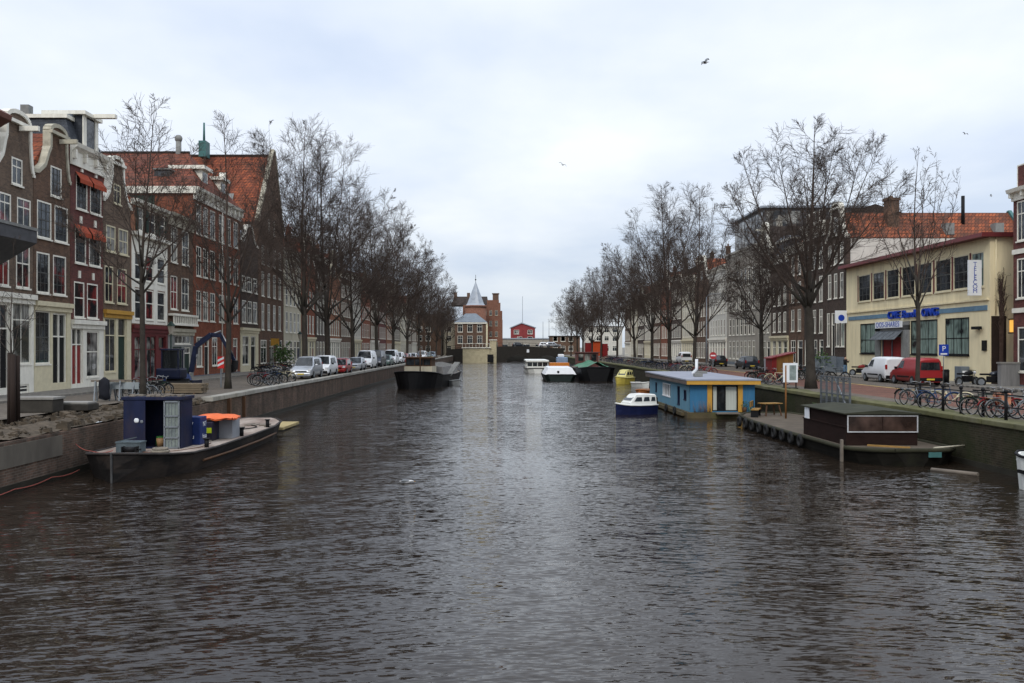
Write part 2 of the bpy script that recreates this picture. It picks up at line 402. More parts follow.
# ---------------------------------------------------------------- quay walls
QWALL = brick('quay_brick', (.17,.105,.078), (.075,.055,.045), (.17,.15,.125), .24, .08, .011, .9, (.035,.03,.024), .55, .5, .4)
QWALL2 = brick('mossy_quay_brick', (.050,.038,.026), (.024,.020,.014), (.06,.056,.042), .24, .08, .011, .9, (.020,.026,.009), .55, .5, .4)
COPE = mat('coping_stone', (.30,.285,.25), .9, .2, 1.2, .25, dirt=(.13,.12,.095), dirt_amt=.4)
COPE2 = mat('mossy_coping_stone', (.095,.092,.042), .95, .35, 1.0, .35, dirt=(.17,.155,.12), dirt_amt=.38)
WETB = mat('wet_wall_base', (.028,.026,.02), .5, .3, 1.5, .3)
q = thing('quay_wall', 'worn brick quay wall along the left bank, coping missing near the work barge', 'quay wall', (XL, 0, 0))
mb = MB(); mb.box(-.45, 0, -50, 44, -1.5, ST-.18); mb.box(-.45, .0, 44, 262, -1.5, ST-.12); mb.build('wall', QWALL, q)
mb = MB(); y = 44.0; rnd = random.Random(3)
while y < 258:
    l = 1.7 + rnd.random()*.5
    mb.bbox(-.5, .07+rnd.random()*.02, y, y+l-.03, ST-.115, ST+.1+rnd.random()*.02, .03); y += l
mb.build('coping', COPE, q, label='pale worn coping stones')
mb = MB(); mb.box(0, .03, -50, 262, -.3, .22); mb.build('waterline_band', WETB, q)
mb = MB(); mb.box(.0, .04, 21.5, 29.0, .72, 1.36); mb.build('concrete_patch', mat('patch_concrete', (.12,.105,.085), .9, .25, 1.2, .4, dirt=(.07,.06,.05), dirt_amt=.45, stretch=(1,1,.4)), q, label='paler concrete repair on the brick')
mb = MB(); mb.box(.0, .16, 46.5, 46.75, -.4, 1.55); mb.build('fender_post', BROWNW, q)
mb = MB(); mb.box(.0, .16, 49.2, 49.4, -.4, 1.5); mb.build('fender_post', BROWNW, q)
q = thing('quay_wall', 'dark mossy brick quay wall with green coping along the right bank', 'quay wall', (XR, 0, 0))
mb = MB(); mb.box(0, .45, -50, 262, -1.5, ST-.12); mb.build('wall', QWALL2, q)
mb = MB(); y = -20.0
while y < 258:
    l = 1.5 + rnd.random()*.6
    mb.bbox(-.06-rnd.random()*.02, .55, y, y+l-.02, ST-.115, ST+.06+rnd.random()*.02, .03); y += l
mb.build('coping', COPE2, q)
mb = MB(); mb.box(-.03, 0, -50, 262, -.3, .2); mb.build('waterline_band', WETB, q)
# mossy verge behind the right coping, uneven
mb = MB(); rnd = random.Random(5); N = 260; vs = []
for i in range(N):
    y = 8 + i*.95
    for x, z in ((XR+.45, ST+.02), (XR+.8, ST+.05+rnd.random()*.05), (XR+1.3+rnd.random()*.5, ST-.004)): vs.append((x, y, z))
mb.add(vs, [(i*3+k, i*3+k+1, i*3+k+4, i*3+k+3) for i in range(N-1) for k in (0, 1)], True)
tag(mb.build('moss', MOSSY), 'green moss and grass along the right quay edge', None, None, 'stuff')
# rubble where the left quay is dug open
mb = MB(); rnd = random.Random(8); vs = []; ny, nx = 90, 14
for i in range(ny):
    for j in range(nx):
        y = 5 + i*.45; x = XL - .12 - j*.28
        z = ST-.14 + .10*math.sin(j*.5) + rnd.uniform(-.05, .05) + (.06 if 3 < j < 10 else 0)
        if j == nx-1 or i == ny-1: z = ST-.02
        vs.append((x + rnd.uniform(-.06, .06), y, z))
mb.add(vs, [(i*nx+j, i*nx+j+1, (i+1)*nx+j+1, (i+1)*nx+j) for i in range(ny-1) for j in range(nx-1)], True)
for k in range(900):
    x = XL - .1 - rnd.random()*3.3; y = rnd.uniform(16, 45); r = rnd.choice((.02, .03, .04, .05, .06, .09, .13))*rnd.uniform(.7, 1.2)
    bmx = [(x+rnd.uniform(-1,1)*r*.3+r*sx*1.2, y+r*sy, ST-.08+rnd.uniform(-.06,.06)+r*sz*.7) for sx, sy, sz in ((-1,-1,-1),(1,-1,-1),(1,1,-1),(-1,1,-1),(-1,-1,1),(.8,-1,1),(1,.7,1),(-.8,1,1))]
    mb.add(bmx, [(0,3,2,1),(4,5,6,7),(0,1,5,4),(1,2,6,5),(2,3,7,6),(3,0,4,7)])
tag(mb.build('rubble', DEBRIS), 'loose earth and broken stones along the opened left quay', None, None, 'stuff')
# ---------------------------------------------------------------- houses
WCACHE = {}
def r5(v): return max(.25, round(v/.05)*.05)
def window_mesh(w, h, style, fm):
    key = ('w', round(w, 2), round(h, 2), style, fm.name)
    if key in WCACHE: return WCACHE[key]
    mb = MB(); t = .085; y0, y1 = .03, .13
    mb.box(0, t, y0, y1, 0, h); mb.box(w-t, w, y0, y1, 0, h); mb.box(t, w-t, y0, y1, h-t, h); mb.box(t, w-t, y0, y1, 0, t)
    b = .045; i0, i1 = .05, .12
    def vb(x, z0, z1): mb.box(x-b/2, x+b/2, i0, i1, z0, z1)
    def hb(z, x0, x1, bb=b): mb.box(x0, x1, i0+.004, i1+.004, z-bb/2, z+bb/2)
    if style == 'S':
        hb(h*.52, t, w-t, .07); vb(w/2, t, h-t)
    elif style == 'T':
        hb(h*.68, t, w-t, .07); vb(w/2, t, h-t)
    elif style == 'P':
        hb(h*.55, t, w-t, .07)
    elif style == 'X':
        mb.cur = 1
        hb(h*.5, t, w-t, .07)
        for q in (1/3, 2/3): vb(w*q, t, h-t)
        for q in (.25, .75): hb(h*q, t, w-t, .035)
        mb.cur = 0
    elif style == 'B':
        hb(h*.72, t, w-t, .07); n = max(1, int(w/1.1))
        for k in range(1, n+1): vb(w*k/(n+1), t, h-t)
    elif style == 'G':                # garage-like steel grid
        for k in (1, 2): vb(w*k/3, t, h-t)
        hb(h*.45, t, w-t, .06)
    if style not in ('N',): mb.box(-.05, w+.05, -.05, .035, -.09, -.002)
    if style == 'X':
        me = mb.mesh('window', [fm, mat('dark_glazing_bar', (.07,.07,.065), .6, .15, 3, 0)])
    else: me = mb.mesh('window', fm)
    WCACHE[key] = me; return me
def pane_mesh(w, h, pm):
    key = ('p', round(w, 2), round(h, 2), pm.name)
    if key not in WCACHE:
        mb = MB(); mb.box(.02, w-.02, .07, .085, .02, h-.02); WCACHE[key] = mb.mesh('pane', pm)
    return WCACHE[key]
def add_window(root, x, z, w, h, style='S', fm=None, pm=None, label=None, name='window', y=0):
    fm = fm or WHITE; pm = pm or PANE
    o = put(name, window_mesh(w, h, style, fm), root, (x, y-.04, z), label=label)
    put('pane', pane_mesh(w, h, pm), o)
    return o
def add_door(root, x, z, w, h, dm, fm=None, leaves=1, transom=.75, label=None, pm=None):
    fm = fm or WHITE
    mb = MB(); t = .1; dh = h - transom
    mb.box(0, t, .02, .15, 0, h); mb.box(w-t, w, .02, .15, 0, h); mb.box(t, w-t, .02, .15, h-t, h); mb.box(t, w-t, .02, .15, dh-.04, dh+.04)
    if leaves == 2: mb.box(w/2-.05, w/2+.05, .016, .15, 0, h-t)
    o = mb.build('door', fm, root, (x, 0, z), label=label)
    lw = (w-2*t-(.1 if leaves == 2 else 0))/leaves
    for k in range(leaves):
        m2 = MB(); a = t + k*(lw+.1)
        m2.box(a, a+lw, .09, .13, 0, dh-.04)
        for z0, z1 in ((.12, dh*.38), (dh*.46, dh-.18)):
            m2.box(a+lw*.15, a+lw*.85, .075, .0899, z0, z1)
        m2.build('door_leaf', dm, o)
    m2 = MB(); m2.cyl((x*0+t+lw-.08, .03, 1.0), (t+lw-.08, .09, 1.0), .03, n=8); m2.build('handle', CHROME, o)
    m2 = MB(); m2.box(t, w-t, .11, .125, dh+.04, h-t); m2.build('pane', pm or PANE, o)
    return o

def gable_outline(kind, W, h, cx=None, nw=None, top=None, sh=None):
    """points of the facade top from right to left, above eave height h"""
    cx = W/2 if cx is None else cx
    if kind == 'neck':
        nw = nw or W*.45; a, b = cx-nw/2, cx+nw/2; sh = sh or h+.3
        arc = [(cx + nw/2*math.cos(t), top-.45*nw*.5 + math.sin(t)*.45*nw*.5) for t in [PI*k/8 for k in range(9)]]
        r = [(W, h), (W, sh-.0), (b+ (W-b)*.75, sh+.05), (b+(W-b)*.35, sh+(top-sh)*.18), (b+(W-b)*.12, sh+(top-sh)*.45), (b, sh+(top-sh)*.55)]
        l = [(W-x, z) for x, z in reversed(r)] if abs(cx-W/2) < .01 else [(a, sh+(top-sh)*.55), (a*.88, sh+(top-sh)*.45), (a*.65, sh+(top-sh)*.18), (a*.25, sh+.05), (0, sh), (0, h)]
        return r + arc + l
    if kind == 'bell':
        n = 14; r = [(W, h)]
        for k in range(n+1):
            t = k/n; x = W - (W-cx-W*.16)*(t**.55); z = h + (top-h)*.8*(t**1.5); r.append((x, z))
        arc = [(cx + W*.16*math.cos(PI*k/6), h+(top-h)*.8 + (top-h)*.2*math.sin(PI*k/6)) for k in range(1, 6)]
        l = [(2*cx-x if abs(cx-W/2) > .01 else W-x, z) for x, z in reversed(r)]
        return r + arc + l
    if kind == 'step':
        n = 5; r = [(W, h)]; l = []
        for k in range(n):
            z = h + (top-h)*(k+1)/(n+1); x = W - (W/2-.5)*k/n; x2 = W - (W/2-.5)*(k+1)/n
            r += [(x, z), (x2, z)]
        r += [(W/2+.5, top)]
        return r + [(W-x, z) for x, z in reversed(r)]
    if kind == 'point':
        return [(W, h), (W, h+.25), (cx+.45, top-.2), (cx+.45, top), (cx-.45, top), (cx-.45, top-.2), (0, h+.25), (0, h)]
    return [(W, h), (0, h)]

def house(label, side, p0, p1, h, wall, rows, name='canal_house', front='flat', cx=None, nw=None, top=None, sh=None, depth=10.0,
          roof=None, ridge=None, roofm=None, trim=None, cornice=None, cornm=None, plinth=.5, plinthm=None, shop=None, chimney=0, cat='canal house', group=None, hoist=False, sidem=None, hipd=None):
    """one canal house: p0, p1 the photo columns of its left and right corner on the house line; heights are metres above the street"""
    X = FL if side == 'L' else FR
    Y0, Y1 = Yx(p0, X), Yx(p1, X); W = abs(Y1-Y0)
    root = thing(name, label, cat, (X, Y0, ST), PI/2 if side == 'L' else -PI/2, group)
    def lx(px): return abs(Yx(px, X)-Y0)
    holes = []; todo = []
    for r in rows:
        for a in r['xs']:
            x0, x1 = (lx(a[0]), lx(a[1])) if a[0] > 1.01 or a[1] > 1.01 else (a[0]*W, a[1]*W)
            w = r5(x1-x0); z0 = r['z0']; hh = r5(r['z1']-r['z0'])
            x0 = min(max(x0, .08), W-w-.08)
            todo.append((x0, z0, w, hh, r))
            holes.append((x0, x0+w, z0, z0+hh))
    top_ = gable_outline(front, W, h, cx*W if cx else None, nw*W if nw else None, top, sh)
    zs = shop['z'] if shop else 0
    up = [q for q in holes if q[2] > zs]; lo = [q for q in holes if q[2] <= zs]
    mb = MB()
    mb.plate([(0, zs), (W, zs)] + top_, up if shop else holes, 0, .3)
    back = [(0, .3), (0, depth), (W, depth), (W, .3)]
    mb.add([(0, 0, 0), (0, .3, 0), (0, .3, zs), (0, 0, zs), (W, 0, 0), (W, .3, 0), (W, .3, zs), (W, 0, zs)], [(0, 1, 2, 3), (4, 5, 6, 7)]) if zs and not shop else None
    for (xa, ya), (xb, yb) in zip(back[:-1], back[1:]):
        mb.add([(xa, ya, 0), (xb, yb, 0), (xb, yb, h), (xa, ya, h)], [(0, 1, 2, 3)])
    if front != 'flat':       # back of the gable
        mb.add([(x, .3, z) for x, z in top_], [tuple(range(len(top_)))])
    mb.build('wall', wall, root)
    if shop:
        mb = MB(); mb.plate([(0, 0), (W, 0), (W, zs), (0, zs)], lo, -.05, .3)
        mb.build('shopfront', shop['m'], root, label=shop.get('label'))
        mb = MB(); mb.box(-.02, W+.02, -.26, -.0, zs-.16, zs+.1); mb.box(.0, W, -.14, -.0, zs-.42, zs-.16)
        mb.build('shop_cornice', shop.get('cm', shop['m']), root)
    elif plinth:
        ph = min([q[2] for q in holes if q[2] > .05] + [plinth+.02])-.02
        if ph > .15:
            cuts = sorted((q[0], q[1]) for q in holes if q[2] < ph); mb = MB(); x = 0
            for a, b in cuts + [(W, W)]:
                if a - x > .05: mb.box(x, a, -.035, .02, 0, ph)
                x = max(x, b)
            mb.build('plinth', plinthm or BLUEST, root)
    for x0, z0, w, hh, r in todo:
        if r.get('door'):
            add_door(root, x0, z0, w, hh, r['door'], r.get('fm'), r.get('leaves', 1), r.get('transom', .75), r.get('label'), r.get('pm'))
        else:
            pm = r.get('pm') or [PANE, PANE, PANE_C, PANE, PANE_C, PANE, PANE]
            if isinstance(pm, (list, tuple)): pm = pm[int(x0*7+z0*5+Y0*3) % len(pm)]
            add_window(root, x0, z0, w, hh, r.get('s', 'S'), r.get('fm'), pm, r.get('label'))
        if r.get('awn'):
            mb = MB(); mb.rings([[(x0-.1, -.02, z0+hh+.08), (x0+w+.1, -.02, z0+hh+.08), (x0+w+.1, -.3, z0+hh*.84), (x0-.1, -.3, z0+hh*.84)],
                                 [(x0-.1, -.0, z0+hh+.11), (x0+w+.1, -.0, z0+hh+.11), (x0+w+.1, -.32, z0+hh*.84-.02), (x0-.1, -.32, z0+hh*.84-.02)]])
            mb.rings([[(x0-.1, -.3, z0+hh*.84), (x0+w+.1, -.3, z0+hh*.84), (x0+w+.1, -.3, z0+hh*.72), (x0-.1, -.3, z0+hh*.72)],
                      [(x0-.1, -.32, z0+hh*.84), (x0+w+.1, -.32, z0+hh*.84), (x0+w+.1, -.32, z0+hh*.72), (x0-.1, -.32, z0+hh*.72)]])
            mb.build('awning', ORANGE, root)
        if r.get('shut'):
            mb = MB(); mb.box(x0-w*.5, x0-.04, -.06, -.0, z0, z0+hh); mb.build('shutter', r['shut'], root)
            mb = MB(); mb.box(x0+w+.04, x0+w*1.5, -.06, -.0, z0, z0+hh); mb.build('shutter', r['shut'], root)
        if r.get('flush'):
            pass
    tm = trim
    if front != 'flat' and tm:
        mb = MB(); pts = top_
        for k, ((xa, za), (xb, zb)) in enumerate(zip(pts[:-1], pts[1:])):
            if math.hypot(xb-xa, zb-za) > .02: mb.ybar((xa, za), (xb, zb), +.22+.002*(k % 3), -.09-.004*(k % 2), .36+.004*(k % 2))
        mb.build('gable_trim', tm, root)
        c = cx*W if cx else W/2
        if front == 'neck':
            mb = MB(); n_ = (nw or .45)*W
            mb.box(c-n_/2-.12, c+n_/2+.12, -.2, .0, top-.45*n_*.5-.16, top-.45*n_*.5+.02)
            mb.build('pediment', tm, root)
    if cornice:
        mb = MB(); cz = cornice
        mb.prism([(-.5, h+.02), (.0, h+.02), (.0, h-cz), (-.12, h-cz), (-.14, h-cz*.35), (-.42, h-.2)], -.05, W+.05, 'x')
        if W > 3:
            n = max(2, int(W/1.3))
            for k in range(n+1): mb.box(W*k/n-.09+(.1 if k == 0 else -.1 if k == n else 0), W*k/n+.09+(.1 if k == 0 else -.1 if k == n else 0), -.34, -.125, h-cz*.72, h-cz*.3)
        mb.build('cornice', cornm or WHITE, root)
    # roof
    rm = roofm or TILE
    kind = roof or ('gable' if front != 'flat' else 'deck')
    rz = ridge or (top-.4 if top else h+2)
    c = cx*W if cx else W/2
    rt = None
    if kind == 'gable':
        mb = MB(); mb.rings([[(-.12, .32, h-.05), (c, .32, rz), (W+.12, .32, h-.05)], [(-.12, depth, h-.05), (c, depth, rz), (W+.12, depth, h-.05)]])
        rt = mb.build('roof', rm, root)
    elif kind == 'par':
        mb = MB(); mb.rings([[(-.02, -.2, h), (-.02, depth/2, rz), (-.02, depth, h)], [(W+.02, -.2, h), (W+.02, depth/2, rz), (W+.02, depth, h)]])
        rt = mb.build('roof', rm, root)
    elif kind == 'hip':
        mb = MB(); k_ = min(W/2, depth*.45)
        vs = [(-.25, -.3, h), (W+.25, -.3, h), (W+.25, depth, h), (-.25, depth, h), (W/2, hipd or k_*.62, rz), (W/2, depth, rz)]
        mb.add(vs, [(0, 1, 4), (1, 2, 5, 4), (3, 0, 4, 5), (2, 3, 5), (0, 3, 2, 1)])
        rt = mb.build('roof', rm, root)
    elif kind == 'hippar':
        mb = MB(); k_ = min(W*.3, depth/2)
        vs = [(-.1, -.2, h), (W+.1, -.2, h), (W+.1, depth, h), (-.1, depth, h), (k_, depth/2, rz), (W-k_, depth/2, rz)]
        mb.add(vs, [(0, 1, 5, 4), (1, 2, 5), (2, 3, 4, 5), (3, 0, 4), (0, 3, 2, 1)])
        rt = mb.build('roof', rm, root)
    elif kind == 'mansard':      # steep lower slope all round, low ridge
        mb = MB(); a = h; b = h+(rz-h)*.72; i = .55
        vs = [(0,-.05,a),(W,-.05,a),(W,depth,a),(0,depth,a),(i,i,b),(W-i,i,b),(W-i,depth-i,b),(i,depth-i,b)]
        mb.add(vs, [(0,1,5,4),(1,2,6,5),(2,3,7,6),(3,0,4,7)])
        rt = mb.build('roof', rm, root)
        m2 = MB(); m2.box(i-.15, W-i+.15, i-.15, depth-i, b-.02, b+.2); m2.build('roof_edge', WHITE, rt)
        m2 = MB(); m2.rings([[(i-.1, i-.1, b+.2), (c, i-.1, rz), (W-i+.1, i-.1, b+.2)], [(i-.1, depth-i, b+.2), (c, depth-i, rz), (W-i+.1, depth-i, b+.2)]]); m2.build('ridge_sheet', ZINC, rt)
    else:
        mb = MB(); mb.box(.02, W-.02, .05, depth-.02, h-.15, h-.02); rt = mb.build('roof', rm if roofm else ZINC, root)
    for k in range(chimney):
        m2 = MB(); x = c + (-.35+.7*k)*W*.6; y = 2.2+2.5*k; zc = rz if kind != 'deck' else h
        m2.box(x-.35, x+.35, y-.3, y+.3, zc-1.6 if kind != 'deck' else h-.1, zc+1.1); m2.box(x-.42, x+.42, y-.37, y+.37, zc+.95, zc+1.12)
        for q in (-.15, .15): m2.cyl((x+q, y, zc+1.1), (x+q, y, zc+1.5), .1, .09, 8)
        m2.build('chimney', wall if wall not in (B_CREAM, B_PALE) else B_BROWN, rt)
    if hoist:
        m2 = MB(); m2.box(c-.1, c+.1, -1.1, -.1, (top or h)-1.0 if front != 'flat' else h-.1, (top or h)-.75 if front != 'flat' else h+.15)
        m2.build('hoist_beam', trim or WHITE, root)
    root['W'] = W
    return root
def hp(side, px, py):
    X = FL if side == 'L' else FR
    return Zy(py, Yx(px, X)) - ST
def row(side, pref, pt, pb, xs, s='S', **k):
    d = dict(z0=hp(side, pref, pb), z1=hp(side, pref, pt), xs=xs, s=s); d.update(k); return d
def rowm(z0, z1, n, wf=.55, s='S', m0=.05, m1=.95, **k):
    st = (m1-m0)/n
    d = dict(z0=z0, z1=z1, xs=[(m0+st*(i+.5-wf/2), m0+st*(i+.5+wf/2)) for i in range(n)], s=s); d.update(k); return d
# ---------------------------------------------------------------- left row of houses
GL = 'canal houses along the left bank'; GR = 'canal houses along the right bank'
def lxp(root, px, side='L'):
    X = FL if side == 'L' else FR
    return abs(Yx(px, X) - root.location.y)
# nearest one: only its eave and bracketed canopy reach into the photograph
r0 = house('dark brick house at the left edge with deep eave and grey canopy', 'L', -110, -7, 14.3, B_DARK,
    [rowm(10.6, 12.8, 3, .4), rowm(4.6, 7.2, 3, .4), rowm(.9, 3.6, 3, .45)], roof='par', ridge=17.2, roofm=DARKTILE, group=GL)
mb = MB(); w0 = r0['W']; mb.prism([(-.85, 13.9), (-.9, 14.15), (-.5, 14.4), (0, 14.42), (0, 13.4)], -.05, w0+.12, 'x'); mb.build('eave', mat('brown_eave', (.13,.055,.04), .6, .2, 3, .1), r0)
mb = MB(); mb.prism([(-2.15, 7.75), (-2.15, 8.35), (-.02, 8.35), (-.02, 6.5)], w0-4.5, w0+.1, 'x'); mb.build('canopy', mat('dark_lead_sheet', (.075,.075,.08), .6, .25, 2, .15), r0)
mb = MB(); mb.box(w0-4.55, w0+.14, -2.2, -.02, 8.352, 8.5); mb.build('canopy_lip', GREYST, r0)

house('grey brown brick house with white scrolled neck gable and round top beside the canopy', 'L', -6, 33, hp('L', 17, 172), B_GREY,
    [row('L', 17, 158, 185, [(11.5, 22.5)], 'T'), row('L', 24, 199, 227, [(-1, 11), (17, 30.5)], 'T', pm=[PANE, PANE_R]),
     row('L', 23, 241, 288, [(-2, 9), (16, 29.5)], 'S', pm=[PANE_R, PANE]), row('L', 22, 303, 364, [(12, 30)], 'B', pm=PANE_C),
     dict(z0=.45, z1=hp('L', 5, 303), xs=[(-1, 8.5)], door=BLACK, transom=1.3), row('L', 23, 384.5, 393, [(16.5, 28)], 'P')],
    front='neck', cx=.6, nw=.62, top=hp('L', 18, 112), sh=hp('L', 8, 166), trim=WHITE, roofm=TILE, plinth=1.5, shop=dict(z=hp('L', 23, 296), m=WHITE), hoist=True, group=GL)
house('narrow brown brick house with white curled neck gable and patch of orange tiles', 'L', 33.4, 70, hp('L', 50, 180)+.2, B_BROWN,
    [row('L', 56, 167, 197, [(50.5, 61.5)], 'X'), row('L', 51, 204, 240, [(37, 51), (54.5, 67.5)], 'X'), row('L', 51, 254, 294, [(36.5, 49.5), (53, 66)], 'X', pm=[PANE, PANE_R]),
     row('L', 41, 311, 364, [(34.5, 49.5)], 'X', pm=PANE), dict(z0=.5, z1=hp('L', 58, 313), xs=[(52, 66)], door=BLACK, leaves=2, transom=1.35)],
    front='neck', cx=.66, nw=.45, top=hp('L', 61, 128), sh=hp('L', 40, 178)+.3, trim=STONE, roofm=TILE, shop=dict(z=hp('L', 52, 304), m=CREAM), hoist=True, group=GL)
r3 = house('purple brick house with orange awnings and grey mansard roof with hoist dormer', 'L', 70.4, 103, hp('L', 88, 151), B_PURPLE,
    [row('L', 88, 178, 212, [(76, 87), (90, 101)], 'X', awn=1), row('L', 88, 229, 265, [(75, 86), (89, 100.5)], 'X', awn=1),
     row('L', 86, 283, 318, [(74, 84), (87, 97.5)], 'P', pm=PANE_R), dict(z0=.35, z1=hp('L', 77, 328), xs=[(71.3, 82.5)], door=RED, leaves=2, transom=1.0, pm=PANE_C),
     row('L', 92, 331, 377, [(86, 98)], 'P', pm=PANE_C)],
    roof='mansard', ridge=hp('L', 92, 117), roofm=SLATE, cornice=1.25, cornm=WHITE, shop=dict(z=hp('L', 86, 322), m=WHITE), group=GL)
for pt, xs in ((178, (81.5, 95.5)), (229, (80.5, 94.7)), (283, (79, 92.7))):
    for px in xs: x = lxp(r3, px); z = hp('L', 86, pt)+.12; mb = MB(); mb.box(x-.12, x+.12, -.07, .0, z+.12, z+.55); mb.build('keystone', WHITE, r3)
w3 = r3['W']; h3 = hp('L', 88, 151); mb = MB(); mb.box(w3*.32, w3*.75, -.1, 2.2, h3+.0, h3+2.0)
d = mb.build('dormer', SLATE, r3); mb = MB(); mb.box(w3*.26, w3*.81, -.35, 2.3, h3+2.0, h3+2.22); mb.box(w3*.3, w3*.4, -.16, -.1, h3, h3+2); mb.box(w3*.67, w3*.77, -.16, -.1, h3, h3+2); mb.build('dormer_trim', WHITE, d)
mb = MB(); mb.box(w3*.42, w3*.65, -.12, -.1, h3+.2, h3+1.9); mb.build('pane', PANE, d)
mb = MB(); mb.box(w3*.5, w3*.58, -1.7, -.35, h3+2.02, h3+2.26); mb.build('hoist_beam', WHITE, d)
mb = MB(); mb.box(w3*.1, w3*.22, 2.7, 3.2, h3+1.2, 17.0); mb.build('chimney', GREYST, r3)
house('grey brown brick house with small ornate white neck gable and red curtains', 'L', 103.4, 130.5, hp('L', 118, 206), B_GREY,
    [row('L', 117, 184, 204, [(113.5, 120.5)], 'T', fm=CREAM), row('L', 116, 227, 253, [(106, 115.5), (118.5, 128)], 'S', fm=CREAM, pm=PANE_C),
     row('L', 115, 267, 303, [(104.6, 113), (117, 126.5)], 'S', fm=CREAM, pm=PANE_R), row('L', 109, 318, 372, [(104.4, 115)], 'T', fm=CREAM),
     dict(z0=.3, z1=hp('L', 121, 318), xs=[(117.5, 126)], door=DGREEN, transom=1.2, fm=CREAM)],
    front='neck', cx=.5, nw=.42, top=hp('L', 118, 158), sh=hp('L', 118, 203), trim=WHITE, roofm=TILE, shop=dict(z=hp('L', 117, 312), m=CREAM, cm=YELLOWP), group=GL)
h5 = hp('L', 150, 206)
house('white framed house with dark shutters above and a red shopfront', 'L', 130.9, 167, h5, B_ORANGE,
    [row('L', 150, 212, 234, [(138, 143), (148, 155), (160, 164.5)], 'P', shut=DGREEN), row('L', 150, 256, 282, [(134.5, 141.5), (145.5, 153), (157, 164.5)], 'P', pm=[PANE, PANE_R]),
     row('L', 150, 290, 320, [(134.5, 141.5), (145.5, 153), (157, 164.5)], 'P', pm=[PANE, PANE_R]), row('L', 139, 336, 378, [(134, 143)], 'T', fm=OXBLOOD, pm=PANE_C),
     row('L', 150, 336, 378, [(146, 155.5)], 'T', fm=OXBLOOD, pm=PANE_C), dict(z0=.25, z1=hp('L', 161, 336), xs=[(158, 165)], door=OXBLOOD, transom=.9, fm=OXBLOOD)],
    roof='par', ridge=h5+2.2, roofm=TILE, cornice=.35, shop=dict(z=hp('L', 150, 327), m=OXBLOOD, label='dark red shopfront'), group=GL)
# white surround of the middle storeys and balustrade
def overlay(root, x0, x1, z0, z1, holes, m, name='front_panel', d=-.05):
    mb = MB(); mb.plate([(x0, z0), (x1, z0), (x1, z1), (x0, z1)], holes, d, .01); return mb.build(name, m, root)
r5_ = [o for o in bpy.data.objects if o.get('label', '').startswith('white framed house')][0]
zz0, zz1 = hp('L', 150, 326)+.12, hp('L', 150, 240); A = lambda a, b: (lxp(r5_, a)-.03, lxp(r5_, b)+.03)
hs = [A(a, b) + (hp('L', 150, q)-.12, hp('L', 150, t)+.04) for a, b in ((134.5, 141.5), (145.5, 153), (157, 164.5)) for t, q in ((256, 282), (290, 320))]
overlay(r5_, .05, r5_['W']-.05, zz0, zz1, hs, WHITE)
mb = MB(); mb.box(0, r5_['W'], -.4, -.055, zz1, zz1+.25); mb.build('string_course', WHITE, r5_)
r6 = house('narrow brown house with tall white framed windows and bay cornice over a dark shop', 'L', 167.4, 193, hp('L', 180, 217), B_BROWN,
    [row('L', 180, 229, 264, [(171, 177), (182, 188.5)], 'S'), row('L', 180, 277, 310, [(170.5, 177), (181.5, 188.5)], 'S', pm=[PANE, PANE_R]),
     row('L', 182, 333, 344, [(174, 190)], 'B'), row('L', 176, 347, 373, [(172, 181)], 'T', fm=DGREEN), dict(z0=.25, z1=hp('L', 187, 347), xs=[(184, 190.5)], door=DGREEN, transom=.5)],
    roof='par', ridge=hp('L', 180, 195), roofm=DARKTILE, cornice=.9, cornm=STONE, shop=dict(z=hp('L', 180, 330), m=GREYST, cm=STONE), group=GL)
mb = MB(); zb = hp('L', 180, 318); mb.box(.1, r6['W']-.1, -.5, -.02, zb-.62, zb-.45); mb.box(.1, r6['W']-.1, -.5, -.02, zb+.12, zb+.28)
for k in range(12): x = .2+(r6['W']-.5)*k/11; mb.box(x, x+.1, -.46, -.36, zb-.45, zb+.12)
mb.build('balustrade', WHITE, r6)
h7 = hp('L', 217, 199)
r7 = house('wide red brown brick building with white cornice and orange hipped tile roof', 'L', 193.4, 240, h7, B_RED,
    [row('L', 206, t, b, [(196.3, 201.2), (203, 208), (210, 215), (219, 224), (226.5, 230.5), (233.5, 238)], 'T', pm=[PANE, PANE, PANE_C]) for t, b in ((208, 237), (249, 278), (292, 321))] +
    [dict(z0=.9, z1=3.4, xs=[(196.5, 202), (212, 217), (226, 231)], s='T', pm=PANE_C), dict(z0=.2, z1=3.4, xs=[(204.5, 209)], door=BLACK, transom=.8), dict(z0=.2, z1=3.4, xs=[(233, 237.5)], door=OXBLOOD, transom=.8)],
    roof='hip', ridge=20.0, hipd=2.7, roofm=brick('russet_roof_tile', (.25,.072,.038), (.11,.038,.028), (.045,.022,.018), .32, .34, .03, .8, (.07,.042,.032), .48, .6), cornice=1.0, cornm=WHITE, depth=14, chimney=0, group=GL)
w7 = r7['W']
for x in (w7*.33, w7*.72):
    mb = MB(); mb.box(x-.75, x+.75, .5, 3.2, h7+.3, h7+2.15); d = mb.build('dormer', WHITE, r7)
    mb = MB(); mb.box(x-1.15, x+1.15, .15, 3.3, h7+2.15, h7+2.45); mb.build('dormer_roof', WHITE, d)
    mb = MB(); mb.box(x-.5, x+.5, .47, .5, h7+.6, h7+1.95); mb.build('pane', PANE, d)
for yy in (2.6, 7.2):
    mb = MB(); mb.box(w7*.13, w7*.36, yy, yy+1.3, h7+.6, h7+1.75); d = mb.build('side_dormer', mat('dark_lead', (.05,.052,.055), .6, .2, 2, .1), r7); mb = MB(); mb.box(w7*.13-.03, w7*.13-.001, yy+.2, yy+1.1, h7+.8, h7+1.6); mb.build('pane', PANE, d); mb = MB(); mb.box(w7*.13-.15, w7*.37, yy-.12, yy+1.42, h7+1.75, h7+1.85); mb.build('dormer_roof', GREYST, d)
